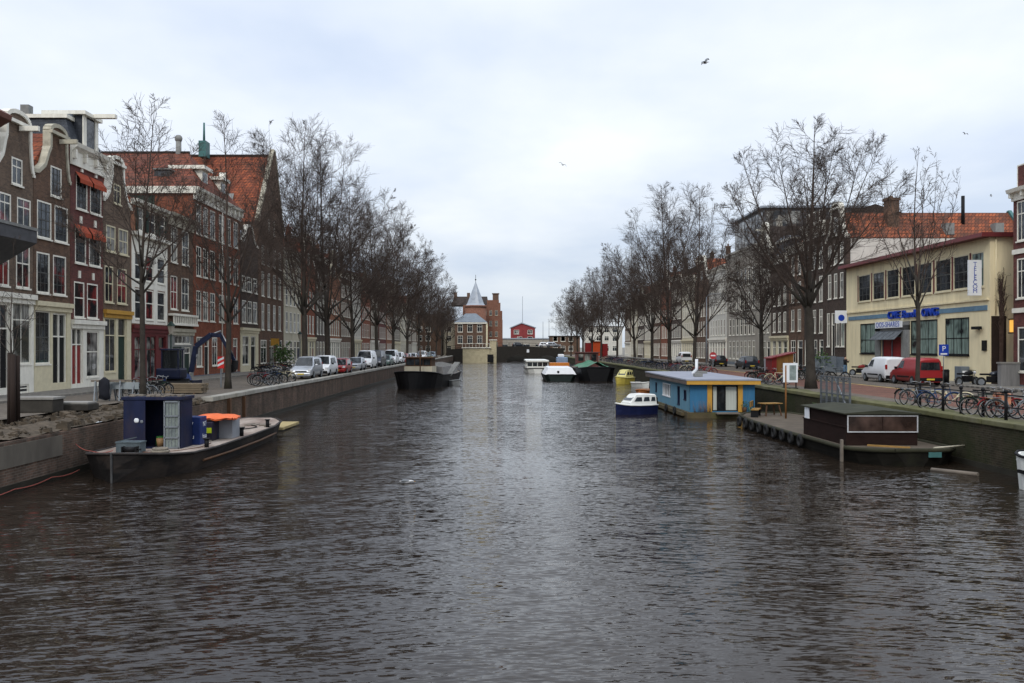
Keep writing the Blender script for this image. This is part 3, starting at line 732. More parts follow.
mb = MB(); mb.cyl((w7/2, 2.6, 20.03), (w7/2, 14, 20.03), .14, n=8); mb.build('ridge_tiles', DARKTILE, r7)
mb = MB(); mb.box(-.26, -.02, -.3, 13.9, h7-.55, h7+.02); mb.build('gutter', WHITE, r7)
mb = MB(); mb.cyl((w7*.56, -.09, .2), (w7*.56, -.09, h7-1), .06, n=8); mb.build('drainpipe', WHITE, r7)
mb = MB(); mb.cyl((w7*.5, 3.6, h7+3), (w7*.5, 3.6, h7+5.4), .26, .24, 10); mb.ball((w7*.5, 3.6, h7+5.5), .36, 8, 6); mb.build('flue', GREYST, r7)
mb = MB(); mb.box(-.03, -.005, 3.2, 5.8, h7-1.9, h7-.7); mb.build('side_hatch', DGREEN, r7)
house('small dark house with pale curved gable between two big tiled roofs', 'L', 240.4, 258, hp('L', 249, 244), B_DARK,
    [row('L', 249, 277, 292, [(242, 246), (247.5, 251.5), (253, 257)], 'T', pm=[PANE, PANE_C]), row('L', 249, 301, 323, [(242, 246), (247.5, 251.5), (253, 257)], 'T', pm=PANE_C),
     dict(z0=.8, z1=hp('L', 249, 336), xs=[(242, 248.5)], s='T', pm=PANE_C), dict(z0=.2, z1=hp('L', 249, 336), xs=[(250.5, 255.5)], door=BLACK, leaves=1, transom=1)],
    front='bell', top=hp('L', 250, 226), trim=WHITE, roofm=ZINC, shop=dict(z=hp('L', 249, 329), m=CREAM), group=GL)
r9 = house('tall dark brick house with pointed gable and long steep orange tile roof', 'L', 258.4, 283.4, hp('L', 268, 226), B_BROWN,
    [rowm(4.4, 7.2, 4, .4, 'T', pm=[PANE, PANE_C]), rowm(8.0, 10.6, 4, .4, 'T'), rowm(11.4, 13.4, 4, .4, 'T'), rowm(15, 16.6, 2, .3, 'T', .3, .7),
     dict(z0=.8, z1=3.3, xs=[(.08, .3), (.7, .93)], s='T'), dict(z0=.15, z1=3.3, xs=[(.42, .58)], door=BLACK, leaves=2, transom=.7)],
    front='point', cx=.6, top=hp('L', 274, 151), ridge=hp('L', 274, 156), trim=STONE, roofm=TILE, depth=16, group=GL)
w9 = r9['W']; mb = MB(); mb.box(w9*.42, w9*.55, 7, 7.8, hp('L', 274, 160), hp('L', 274, 156)+1.3); mb.cyl((w9*.48, 7.4, hp('L', 274, 156)+1.3), (w9*.48, 7.4, hp('L', 274, 156)+3.4), .14, .1, 8); mb.build('chimney', TEAL, r9)
zr, ze_ = hp('L', 274, 156), hp('L', 268, 226)
mb = MB(); mb.cyl((w9*.6, .4, zr+.03), (w9*.6, 16, zr+.03), .15, n=8); mb.build('ridge_tiles', DARKTILE, r9)
for yy, f in ((3.2, .3), (5.8, .3), (8.6, .3), (4.6, .62)):
    zz = ze_+(zr-ze_)*f; xx = w9*.6*f; mb = MB(); mb.rings([[(xx-.45, yy, zz-.7), (xx-.45, yy+.8, zz-.7), (xx+.25, yy+.8, zz+.75), (xx+.25, yy, zz+.75)], [(xx-.55, yy, zz-.65), (xx-.55, yy+.8, zz-.65), (xx+.15, yy+.8, zz+.8), (xx+.15, yy, zz+.8)]]); mb.build('roof_light', GREYST if f < .5 else WHITE, r9)
for k, x in enumerate((.46, .62)):
    mb = MB(); mb.box(w9*x, w9*x+.06, -.5, -.02, 2.7, 3.5); mb.build('yellow_banner', YELLOWP, r9, label='small yellow hanging shop banner')

def generic(label, side, p0, p1, h, wall, front, seed, roofm=TILE, trim=WHITE, shop=None, roof=None, grp=None, rowsn=None):
    rnd = random.Random(seed); X = FL if side == 'L' else FR
    W = abs(Yx(p1, X)-Yx(p0, X)); n = max(2, int(W/(1.85 if side == 'L' else 1.75))); rows = []
    z = 4.3; hh = rnd.uniform(2.3, 2.6)
    while z + hh < h - .8:
        rows.append(rowm(z, z+hh, n, rnd.uniform(.46, .56)*(1 if side == 'L' else .88), rnd.choice('STP'), pm=[PANE, PANE, PANE_C])); z += hh + rnd.uniform(.7, .95); hh *= .94
    gw = .8/n
    rows.append(rowm(.8, 3.3, n-1, .62, 'T', .05, .95-gw, pm=[PANE, PANE_C]))
    rows.append(dict(z0=.15, z1=3.3, xs=[(.93-gw*.85, .93)], door=rnd.choice((BLACK, DGREEN, OXBLOOD, NAVY)), transom=.85))
    k = dict(front=front, group=grp or (GL if side == 'L' else GR), trim=trim, roofm=roofm, chimney=rnd.choice((0, 1, 1)))
    if front != 'flat':
        k['top'] = h + min(4.2, W*.62); k['hoist'] = True; k['nw'] = .46
        rows.append(rowm(h+.2, h+1.7, 1, .24 if front != 'neck' else .2, 'T', .1, .9))
        if front == 'neck': k['sh'] = h+.3
    else: k['cornice'] = rnd.uniform(.7, 1.0); k['roof'] = roof or rnd.choice(('par', 'hippar')); k['ridge'] = h + 2.4
    if shop: k['shop'] = dict(z=3.75, m=shop)
    return house(label, side, p0, p1, h, wall, rows, **k)
for i, (p0, p1, h, w, f, rm, sh, lb) in enumerate((
    (283.8, 301, 14.2, B_CREAM, 'flat', TILE, None, 'cream rendered house with white cornice next beyond the tall pointed brick gable'),
    (301.4, 315, 13.2, B_RED, 'neck', TILE, CREAM, 'red brown house with white neck gable behind the tall bare trees'),
    (315.4, 328, 15.2, B_DARK, 'flat', DARKTILE, None, 'dark brick house with pale cornice behind the two tallest left trees'),
    (328.4, 340, 13.0, B_ORANGE, 'bell', TILE, WHITE, 'orange brick house with bell gable and white shopfront behind parked vans'),
    (340.4, 351, 14.5, B_BROWN, 'flat', DARKTILE, None, 'brown brick house with straight cornice behind the third pair of trees'),
    (351.4, 361, 15.0, B_PALE, 'flat', DARKTILE, CREAM, 'pale grey rendered house with cornice behind the white van'),
    (361.4, 370, 12.6, B_RED, 'step', TILE, None, 'red brown brick house with stepped gable beyond the pale rendered house'),
    (370.4, 378.5, 15.4, B_BROWN, 'flat', TILE, WHITE, 'tall brown house with orange roof and white ground floor behind trees'),
    (378.9, 386, 13.4, B_PURPLE, 'neck', TILE, None, 'purple brick neck gabled house half way down the left bank'),
    (386.4, 393.5, 15.8, B_ORANGE, 'flat', DARKTILE, None, 'orange brick house with broad cornice above the black barge'),
    (393.9, 400, 14.2, B_DARK, 'bell', TILE, CREAM, 'dark house with bell gable and cream shopfront beyond the black barge'),
    (400.4, 406, 13.8, B_CREAM, 'flat', TILE, None, 'tall cream house with white cornice far down the left bank'),
    (406.4, 411.5, 12.8, B_GREY, 'step', TILE, None, 'grey brown house with stepped gable far down the left bank'),
    (411.8, 416.5, 14.0, B_BROWN, 'flat', DARKTILE, WHITE, 'brown corner house, last of the left row before the open quay'))):
    generic(lb, 'L', p0, p1, h, w, f, 40+i, rm, STONE if i % 3 == 0 else WHITE, sh)

# ---------------------------------------------------------------- right row of houses (p0 is the far corner)
h2a = 14.8
house('dark brick house with white neck gable and steps beside the yellow building', 'R', 826, 846, hp('R', 838, 240), B_DARK,
    [rowm(13.4, 15.2, 1, .25, 'T'), rowm(10.6, 12.6, 3, .5, 'T'), rowm(7.3, 9.7, 3, .52, 'T'), dict(z0=2.6, z1=5.9, xs=[(.06, .2), (.52, .68), (.76, .92)], s='T', pm=[PANE, PANE_G]),
     dict(z0=1.7, z1=5.9, xs=[(.28, .44)], door=BLACK, transom=1.2)],
    front='neck', nw=.42, top=hp('R', 836, 203), sh=hp('R', 838, 240)+.3, trim=WHITE, ridge=hp('R', 840, 211), roofm=TILE2, depth=17, plinth=1.6, group=GR) 
rr = [o for o in bpy.data.objects if o.get('label', '').startswith('dark brick house with white neck')][0]
hh2 = hp('R', 838, 240); wr = rr['W']
mb = MB(); mb.box(wr+.005, wr+.1, .4, 17, hh2-2.6, hh2-.1); mb.build('side_band', B_PALE, rr, label='pale rendered strip of the side wall under the roof')
mb = MB(); mb.box(wr*.62, wr*.8, 4.4, 5.5, hh2+1, hp('R', 840, 201)); mb.box(wr*.6, wr*.82, 4.3, 5.6, hp('R', 840, 201), hp('R', 840, 201)+.25); mb.cyl((wr*.71, 4.9, hp('R', 840, 200)), (wr*.71, 4.9, hp('R', 840, 196)), .2, n=8); mb.build('chimney', B_BROWN, rr)
mb = MB(); mb.cyl((wr*.72, 11.8, hh2+1), (wr*.72, 11.8, hp('R', 840, 196)), .17, n=8); mb.build('stovepipe', BLACK, rr)
rz_ = hp('R', 840, 211)
mb = MB(); mb.bar((wr/2, 16.9, rz_+.1), (wr+.25, 16.9, hh2-.1), .3, .35); mb.bar((wr/2, 16.9, rz_+.1), (-.2, 16.9, hh2-.1), .3, .35); mb.build('rear_gable_coping', TEAL, rr)
for x in (9.5, 14.2):
    mb = MB(); mb.box(wr*.8, wr*.98, x, x+.8, hh2+.3, hh2+1.4); d = mb.build('roof_light', GREYST, rr)
mb = MB(); mb.box(wr*.2, wr*.75, -1.5, -.04, 0, .55); 
for k in range(6): mb.box(wr*.25, wr*.5, -1.5-.3*(k+1), -1.5-.3*k, 0, 1.65-.27*(k+1))
mb.box(wr*.22, wr*.55, -1.5, -.04, .55, 1.66); mb.build('stone_steps', BLUEST, rr)
house('dark brick house with white cornice and tall white windows behind the big right tree', 'R', 804, 825.6, hp('R', 815, 224), B_DARK,
    [rowm(14.0, 16.6, 3, .5, 'T'), rowm(10.6, 13.2, 3, .5, 'T', pm=[PANE, PANE_C]), rowm(7.2, 9.8, 3, .5, 'T'), rowm(4.0, 6.4, 3, .5, 'T', pm=[PANE, PANE_C]), dict(z0=.6, z1=3.3, xs=[(.05, .3), (.36, .62)], s='T'), dict(z0=.2, z1=3.3, xs=[(.72, .9)], door=DGREEN)],
    cornice=1.5, cornm=WHITE, roof='par', ridge=hp('R', 815, 224)+1.6, roofm=DARKTILE, group=GR)
generic('brown brick house with orange tile roof left of the cornice house', 'R', 789, 803.6, 13.8, B_BROWN, 'flat', 71, TILE2, WHITE, None, 'par')
generic('dark house with steep grey mansard slates beyond the small right tree', 'R', 771, 788.6, 13.2, B_DARK, 'flat', 72, SLATE, WHITE, CREAM, 'mansard')
generic('grey house with small white bell gable under the glazed rooftop', 'R', 758, 770.6, 14.6, B_GREYR, 'bell', 73, DARKTILE)
hg = hp('R', 742, 250)
rg = house('large grey building with glazed set back rooftop storey', 'R', 727, 757.6, hg, B_GREYR,
    [rowm(z, z+2.3, 7, .5, 'P', pm=[PANE, PANE, PANE_C]) for z in (4.2, 7.5, 10.8, 14.1) if z+2.5 < hg] + [rowm(.9, 3.4, 7, .6, 'T', pm=[PANE, PANE_C])],
    cornice=.5, cornm=B_PALE, roof='deck', depth=16, group=GR)
wg = rg['W']; mb = MB(); mb.box(.6, wg-.4, 1.0, 15, hg, hg+4.6); ps = mb.build('rooftop_storey', mat('grey_cladding', (.085,.085,.09), .5, .15, 2, .05), rg)
for k in range(8):
    mb = MB(); a = .8+(wg-1.6)*k/8; mb.box(a, a+(wg-1.6)/8-.25, .96, 1.0, hg+.5, hg+4.2); mb.build('pane', PANE_C, ps)
mb = MB(); mb.box(wg-.4, wg-.36, 1.2, 5.5, hg+.5, hg+4.2); mb.build('pane', PANE_C, ps)
mb = MB(); mb.box(.2, wg-.0, .5, 15.4, hg+4.6, hg+4.85); mb.build('roof_edge', ZINC, ps)
for i, (p0, p1, h, w, f, rm, sh, lb) in enumerate((
    (709, 726.6, 14.5, B_PALE, 'flat', DARKTILE, WHITE, 'pale rendered house with many windows next to the glazed rooftop building'),
    (695, 708.6, 13.2, B_BROWN, 'neck', TILE2, None, 'brown brick neck gabled house behind the pair of tall right trees'),
    (682, 694.6, 14.8, B_CREAM, 'flat', TILE2, CREAM, 'cream house with cornice and shop behind the parked bicycles'),
    (671, 681.6, 15.8, B_DARK, 'flat', DARKTILE, WHITE, 'tall dark house with straight cornice behind the pair of right trees'),
    (661, 670.6, 13.6, B_RED, 'bell', TILE2, None, 'red brown bell gabled house beyond the tall dark house'),
    (652, 660.6, 16.2, B_BROWN, 'flat', DARKTILE, None, 'tall brown house with dark roof half way down the right bank'),
    (644.5, 651.6, 14.4, B_GREYR, 'flat', DARKTILE, CREAM, 'grey rendered house with cream shop far down the right bank'),
    (637.5, 644.1, 13.0, B_DARK, 'step', TILE2, None, 'dark stepped gable house far down the right bank'),
    (631, 637.1, 14.6, B_CREAM, 'flat', TILE2, None, 'cream house with red tile roof far down the right bank'),
    (625, 630.6, 13.2, B_BROWN, 'flat', DARKTILE, WHITE, 'brown corner house, last of the right row near the bridge'))):
    generic(lb, 'R', p0, p1, h, w, f, 90+i, rm, WHITE, sh)

# yellow two storey building with blue lettering
hy = hp('R', 983, 236.4)-.1
u0, u1 = hp('R', 960, 289.5), hp('R', 960, 256); l0, l1 = hp('R', 957, 355), hp('R', 957, 318)
MAROON = mat('maroon_window_paint', (.12,.025,.025), .5, .2, 3, .05)
ry = house('yellow rendered two storey building with maroon roof edge and blue shop lettering', 'R', 846.4, 990, hy, YELLOW,
    [dict(z0=u0, z1=u1, xs=[(858.5, 870.5), (873, 884.5), (887, 899), (902, 915), (918.5, 932), (935.5, 951), (953.5, 969), (971.5, 984.3)], s='X', fm=CREAM, pm=[PANE, PANE_G, PANE_G, PANE, PANE_G]),
     dict(z0=l0, z1=l1, xs=[(860.5, 875.5), (911, 937.5), (945.5, 969.3)], s='G', fm=BLACK, pm=PANE_G),
     dict(z0=.1, z1=l1-.7, xs=[(882, 901.5)], door=RED, leaves=2, transom=.5, fm=BLUEST, pm=PANE)],
    name='shop_building', roof='deck', roofm=ZINC, depth=9, plinth=0, cat='shop building')
wy = ry['W']
mb = MB(); mb.prism([(-.75, hy-.05), (-.7, hy+.24), (9.2, hy+.24), (9.2, hy-.05)], -.2, wy+.35, 'x'); mb.build('roof_edge', OXBLOOD, ry)
mb = MB()
for a in (858.0, 871.6, 885.7, 900.4, 916.7, 933.7, 952.2, 970.2):
    x = lxp(ry, a, 'R'); mb.box(x-.02, x+.14, -.045, .12, u0-.1, u1+.05)
mb.build('window_posts', MAROON, ry)
mb = MB(); zs_ = hp('R', 960, 310.5); mb.box(.6, lxp(ry, 889, 'R'), -.05, .0, zs_-.12, zs_+.22); mb.build('blue_stripe', mat('faded_blue_paint', (.11,.19,.26), .6, .2, 2, .05), ry)
mb = MB(); mb.box(lxp(ry, 938, 'R'), wy-.3, -.05, .0, zs_-.12, zs_+.22); mb.build('blue_stripe', MATS['faded_blue_paint'], ry)
mb = MB(); mb.box(.2, wy-.1, -.12, -.0, zs_+.55, zs_+.68); mb.build('string_course', YELLOW, ry)
mb = MB()
for x0, x1 in ((876, 881.3), (902.2, 910)): mb.box(lxp(ry, x0, 'R'), lxp(ry, x1, 'R'), -.1, .0, 0, l1-.3)
mb.box(lxp(ry, 876, 'R'), lxp(ry, 910, 'R'), -.1, 0, l1-.7, l1+.0); mb.build('door_surround', GREYST, ry)
def text(body, size, m, parent, loc, rot, ext=.03, name='lettering', align='CENTER', label=None, sx=1.0, bold=0):
    c = bpy.data.curves.new(name, 'FONT'); c.body = body; c.offset = bold; c.space_character = 1.12; c.size = size; c.extrude = ext; c.align_x = align; c.align_y = 'CENTER'
    c.materials.append(m); t = link(bpy.data.objects.new('t', c)); bpy.context.view_layer.update()
    me = bpy.data.meshes.new_from_object(t.evaluated_get(bpy.context.evaluated_depsgraph_get())); bpy.data.objects.remove(t); me.name = name
    if not me.materials: me.materials.append(m)
    o = put(name, me, parent, loc, rot, label); o.scale = (sx, 1, 1); return o
BLUEL = mat('blue_sign_paint', (.012,.045,.32), .4, .1, 3, 0)
WSIGN = mat('white_sign_board', (.66,.68,.70), .4, .05, 3, 0)
x0, x1 = lxp(ry, 892, 'R'), lxp(ry, 937, 'R')
t = text('CHE Bando ONG', .86, BLUEL, ry, ((x0+x1)/2, -.12, zs_+.02), (PI/2, 0, 0), .09, 'blue_lettering', sx=1.25, bold=.012)
mb = MB(); xa, xb = lxp(ry, 878.5, 'R'), lxp(ry, 904, 'R'); za, zb = hp('R', 891, 328), hp('R', 891, 321.6); mb.box(xa, xb, -.3, -.12, za, zb); sg = mb.build('door_sign', WSIGN, ry)
text('OOS-SHARES', .62, BLUEL, sg, ((xa+xb)/2, -.305, (za+zb)/2), (PI/2, 0, 0), .01, 'sign_lettering', sx=1.15)
mb = MB(); zc = hp('R', 891, 331); mb.rings([[(xa, -.1, zc), (xb, -.1, zc), (xb, -.8, zc-.75), (xa, -.8, zc-.75)], [(xa, -.08, zc+.04), (xb, -.08, zc+.04), (xb, -.82, zc-.71), (xa, -.82, zc-.71)]])
for k in range(5): x = xa+.4+(xb-xa-.8)*k/4; mb.bar((x-.3, -.75, zc-.66), (x+.3, -.2, zc-.08), .08, .06)
mb.build('door_awning', mat('awning_cloth', (.10,.11,.12), .8, .3, 3, .1), ry)
mb = MB(); xv = lxp(ry, 982, 'R'); zv0, zv1 = hp('R', 982, 295.5), hp('R', 982, 260); mb.box(xv-.06, xv+.06, -.95, -.05, zv0, zv1); sg = mb.build('vertical_sign', WSIGN, ry)
for k, ch in enumerate('TELECOM'): text(ch, .42, BLUEL, sg, (xv+.065, -.5, zv1-.3-k*(zv1-zv0-.5)/6.3), (PI/2, 0, PI/2), .004, 'sign_lettering')
for k, ch in enumerate('TELECOM'): text(ch, .42, BLUEL, sg, (xv-.065, -.5, zv1-.3-k*(zv1-zv0-.5)/6.3), (PI/2, 0, -PI/2), .004, 'sign_lettering')
mb = MB(); mb.box(wy+.003, wy+.06, .08, 1.05, 0, hp('R', 990, 316)); mb.build('side_door', mat('black_brown_boards', (.022,.014,.011), .6, .3, 2, .1), ry)
mb = MB(); xs_ = lxp(ry, 985, 'R'); mb.box(xs_-.25, xs_+.25, -.1, -.0, 2.3, 3.0); mb.build('notice_plate', BLACK, ry)
mb = MB(); mb.box(xs_-1.2, xs_-.2, -.32, -.1, 3.75, 3.95); mb.bar((xs_-.7, -.2, 3.85), (xs_-.7, 0, 3.7), .06, .06); mb.build('security_camera', BLACK, ry)
mb = MB(); mb.cyl((wy+.09, .35, hp('R', 990, 314)), (wy+.09, .35, hy-.1), .05, n=8); mb.build('drainpipe', YELLOW, ry)
# projecting white sign of the corner bar
xq = .25; mb = MB(); zq0, zq1 = hp('R', 848, 323), hp('R', 848, 310.5); mb.box(xq-.08, xq+.08, -1.15, -.05, zq0, zq1); sg = mb.build('projecting_sign', WSIGN, ry)
mb = MB(); mb.cyl((xq+.08, -.6, (zq0+zq1)/2-.1), (xq+.1, -.6, (zq0+zq1)/2-.1), .3, n=14); mb.build('blue_emblem', BLUEL, sg)
# house at the right edge
house('dark purple brick house with white stone bands at the right edge', 'R', 1013.4, 1100, hp('R', 1016, 190), B_PURPLE,
    [dict(z0=z, z1=z+2.5, xs=[(.05, .16), (.24, .35), (.45, .56), (.66, .78), (.84, .95)], s='T', fm=WHITE) for z in (9.2, 5.6)] + [dict(z0=12.3, z1=14.0, xs=[(.05, .16), (.24, .35), (.66, .78)], s='T'), dict(z0=1.0, z1=3.8, xs=[(.06, .28), (.36, .58)], s='B'), dict(z0=.2, z1=3.6, xs=[(.75, .9)], door=BLACK)],
    cornice=.7, roof='deck', plinth=.8, group=GR)
re_ = [o for o in bpy.data.objects if o.get('label', '').startswith('dark purple brick house with white stone')][0]
mb = MB()
for z in (4.7, 8.4, 11.9): mb.box(-.03, re_['W'], -.09, -.0, z, z+.3)
mb.build('stone_band', WHITE, re_)
# alley lamp between the two
lp = thing('wall_lamp', 'yellow lit box lamp in the alley beside the yellow building', 'lamp', (FR+.5, Yx(1009, FR)+.3, ST))
EM, nt_, b_ = _nodes('lit_yellow_glass'); b_.inputs['Base Color'].default_value = (.6, .3, .05, 1); b_.inputs['Emission Color'].default_value = (1, .5, .08, 1); b_.inputs['Emission Strength'].default_value = .7
mb = MB(); mb.bbox(-.15, .55, -.3, .3, 3.5, 4.3, .05); mb.build('lamp_glass', EM, lp)
mb = MB(); mb.box(-.2, .6, -.35, .35, 4.3, 4.38); mb.box(-.2, .6, -.35, .35, 3.42, 3.5); mb.bar((.2, -.3, 4.34), (.2, -1.2, 4.34), .06, .06); mb.build('lamp_frame', BLACK, lp)
# ---------------------------------------------------------------- bare trees
def grow_tree(seed, Ht, fork, nl, r0, ang, n2=10, n3=7, n4=6, lean=0.0, up=.13, leader=True, l1=.62, l2=.40, tw=.009, wide=.3):
    rnd = random.Random(seed); tr, cr = MB(), MB()
    def jit(d, a): return (d + Vector((rnd.uniform(-a, a), rnd.uniform(-a, a), rnd.uniform(-a, a)*.7))).normalized()
    def path(p, d, L, r, nseg, wob, up_, tip):
        pts = [p.copy()]; rs = [r]; ds = [d.copy()]
        for k in range(nseg):
            d = jit(d, wob); d = (d + Vector((0, 0, up_))).normalized()
            p = p + d*(L/nseg); pts.append(p.copy()); ds.append(d.copy()); rs.append(r*(1-(1-tip)*((k+1)/nseg)**.8))
        return pts, rs, ds
    ca, cc = wide*Ht, (Ht-fork)*.56; cz = Ht - cc
    def room(p, d):          # distance to the outside of the rounded crown
        P = Vector((p.x/ca, p.y/ca, (p.z-cz)/cc)); D = Vector((d.x/ca, d.y/ca, d.z/cc))
        A, B, C = D.dot(D), 2*P.dot(D), P.dot(P)-1
        q = B*B-4*A*C
        return max(.25, (-B+math.sqrt(q))/(2*A)) if q > 0 and C < 0 else .5
    def side(d, a):
        u = d.orthogonal().normalized(); u = Matrix.Rotation(rnd.uniform(0, 2*PI), 3, d) @ u
        v = (d*math.cos(a) + u*math.sin(a)).normalized()
        if v.z < -.05: v.z *= .3; v.normalize()
        return v
    def twigs(pts, rs, ds, L, n, lvl, lo=.2):
        for k in range(n):
            t = lo + (1-lo)*(k+rnd.random()*.9)/n
            f = min(t, .995)*(len(pts)-1); i = min(int(f), len(pts)-2); q = pts[i].lerp(pts[i+1], f-i); rr = rs[i] + (rs[i+1]-rs[i])*(f-i)
            d = side(ds[i], math.radians(rnd.uniform(26, 58)))
            if lvl == 2:
                l = min(L*l2*(1.25-.75*t)*rnd.uniform(.7, 1.25), room(q, d)*rnd.uniform(.85, 1.1)); r = min(rr*.62, max(.02, rr*.45))
                a, b, c = path(q, d, l, r, 5, .10, up*.75, .3); cr.tube(a, b, 5, False); twigs(a, b, c, l, n3, 3)
            elif lvl == 3:
                l = min(L*.5*(1.15-.55*t)*rnd.uniform(.6, 1.3), room(q, d)+.4); r = max(tw*1.25, rr*.5)
                a, b, c = path(q, d, l, r, 3, .13, up*.45, .5); cr.tube(a, b, 4, False); twigs(a, b, c, l, n4, 4, .1)
            else:
                l = L*.55*rnd.uniform(.5, 1.4); r = tw
                a, b, c = path(q, d, l, r, 2, .13, up*.25, .55); cr.tube(a, b, 3, False)
    top = Ht
    d0 = Vector((lean, rnd.uniform(-.03, .03), 1)).normalized()
    pts, rs, ds = path(Vector((0, 0, -.15)), d0, fork, r0, 6, .025, .05, .82)
    rs[0] = r0*1.45; rs[1] = r0*1.06
    base, bd = pts[-1], ds[-1]
    if leader:
        p2, r2, d2 = path(base, bd, (top-fork)*.99, rs[-1]*.78, 10, .045, .08, .08)
        tr.tube(pts + p2[1:3], rs + r2[1:3], 10)
        cr.tube(p2[2:], r2[2:], 7, False); twigs(p2, r2, d2, (top-fork)*l1, int(n2*1.4), 2, .16)
    else: tr.tube(pts, rs, 10)
    for k in range(nl):
        a0 = 2*PI*(k+rnd.uniform(-.25, .25))/nl*1.0
        q = pts[-1] if k % 3 == 0 else pts[-2].lerp(pts[-1], rnd.uniform(.2, .9))
        if leader and k % 3 == 2: q = p2[0].lerp(p2[2], rnd.random())
        an = math.radians(rnd.uniform(*ang)); d = Vector((math.cos(a0)*math.sin(an), math.sin(a0)*math.sin(an), math.cos(an)))
        d_ = (d + Vector((0, 0, .35))).normalized(); L = room(q + d*1.2, d_)*rnd.uniform(.92, 1.04) + 1.0; r = rs[-1]*rnd.uniform(.36, .52)
        a, b, c = path(q, d, L, r, 10, .055, up*.55, .08)
        tr.tube(a[:3], b[:3], 7, True); cr.tube(a[2:], b[2:], 6, False); twigs(a, b, c, L*l1, n2, 2)
    return tr, cr
TREES = {}
def tree_kind(key, *a, **k):
    tr, cr = grow_tree(*a, **k); TREES[key] = (tr.mesh('trunk', BARK), cr.mesh('crown', TWIG))
tree_kind('wide', 11, 16.6, 5.2, 11, .27, (12, 58), 15, 9, 8, up=.11, tw=.0088, wide=.34)
tree_kind('slim', 12, 14.4, 5.6, 9, .14, (10, 62), 12, 7, 5, up=.12, tw=.008, l2=.38, wide=.30)
tree_kind('slimtall', 13, 17.0, 4.6, 9, .18, (10, 58), 11, 8, 6, up=.11, tw=.0085, l2=.38, wide=.27)
tree_kind('young', 14, 11.6, 4.6, 8, .11, (12, 40), 8, 4, 3, up=.14, l2=.34, tw=.008, wide=.27)
tree_kind('low', 15, 11.0, 4.0, 10, .18, (24, 72), 13, 9, 7, up=.08, tw=.0095, wide=.36)
tree_kind('elm', 16, 22.0, 5.6, 10, .27, (8, 58), 15, 9, 8, up=.10, tw=.0100, wide=.37)
tree_kind('elmtwo', 17, 22.0, 4.8, 10, .27, (8, 62), 15, 9, 8, up=.10, tw=.0100, wide=.37)
tree_kind('elmthree', 18, 22.0, 4.4, 10, .26, (10, 68), 15, 9, 8, up=.09, tw=.0100, wide=.40)
tree_kind('sapling', 19, 6.6, 2.4, 5, .045, (14, 50), 5, 3, 2, up=.06, tw=.006, wide=.25)
def plant(key, label, px, X, rz, sc, group, Y=None):
    Y = Y or Yx(px, X)
    t = thing('bare_tree', label, 'tree', (X, Y, ST), rz, group); t.scale = sc if hasattr(sc, '__len__') else (sc, sc, sc)
    put('trunk', TREES[key][0], t); put('crown', TREES[key][1], t); return t
LT, RT = 'bare trees along the left quay', 'bare trees along the right quay'
XT = -16.8
plant('sapling', 'thin young tree between thick wooden stakes near the left edge', 12, -17.2, .3, 1.0, LT)
plant('slim', 'slender bare tree rising behind the work barge container', 143, XT, 1.2, 1.0, LT)
plant('slimtall', 'slender bare tree beside the dark blue excavator arm', 228, XT, 2.0, 1.0, LT)
for i, (px, k, h, lb) in enumerate((
    (305, 'elm', 21.6, 'tall bare tree behind the silver people carrier'),
    (328, 'elmtwo', 22.8, 'tallest broad bare tree behind the small white van on the left quay'),
    (353, 'elmthree', 21.6, 'bare tree with low forking limbs behind the grey blue hatchback'),
    (377, 'elm', 21.8, 'bare tree behind the large white van on the left quay'),
    (393, 'elmtwo', 21.6, 'bare tree behind the dark van on the left quay'),
    (407, 'elmthree', 21.6, 'bare tree above the cabin of the black barge'),
    (419, 'elm', 21.2, 'bare tree above the hatch covers of the black barge'),
    (428, 'elmtwo', 20.8, 'bare tree just beyond the stern of the black barge'),
    (436, 'elmthree', 20.0, 'fourth bare tree from the far end of the left row'),
    (441.5, 'elm', 19.0, 'third bare tree from the far end of the left row'),
    (446.5, 'elmtwo', 17.6, 'next to last bare tree of the left row'),
    (450.5, 'elmthree', 16.4, 'last bare tree of the left row before the grey roofed house'))):
    plant(k, lb, px, XT, 1.7*i, h/22.0, LT)
XR_T = 19.2
plant('young', 'young slender bare tree in front of the yellow building', 917, 18.9, .4, 1.0, RT)
plant('wide', 'large wide crowned bare tree by the grey stone steps', 811, 19.0, 1.0, (1.12, 1.12, .99), RT)
plant('low', 'low dark bare tree beside the red kiosk', 762, XR_T, 2.0, 1.0, RT)
for i, (px, k, h, lb) in enumerate((
    (694, 'elmthree', 18.6, 'bare tree behind the blue houseboat roof, right one of the tall pair'),
    (670, 'elmtwo', 21.2, 'bare tree with straight thick trunk, left one of the tall pair'),
    (652, 'elm', 17.5, 'leaning bare tree just left of the tall pair'),
    (635, 'elmthree', 18.5, 'bare tree above the yellow cabin boat'),
    (617, 'elmtwo', 17.6, 'bare tree behind the bow of the green barge'),
    (601, 'elm', 18.4, 'bare tree behind the middle of the green barge'),
    (592, 'elmthree', 18.6, 'bare tree beside the orange market kiosk'),
    (583, 'elmtwo', 18.6, 'bare tree just left of the orange market kiosk'),
    (577.5, 'elm', 18.0, 'next to last bare tree of the right row'),
    (571, 'elmthree', 17.0, 'last bare tree of the right row by the dark bridge'))):
    plant(k, lb, px, XR_T, .6+1.3*i, h/22.0, RT)
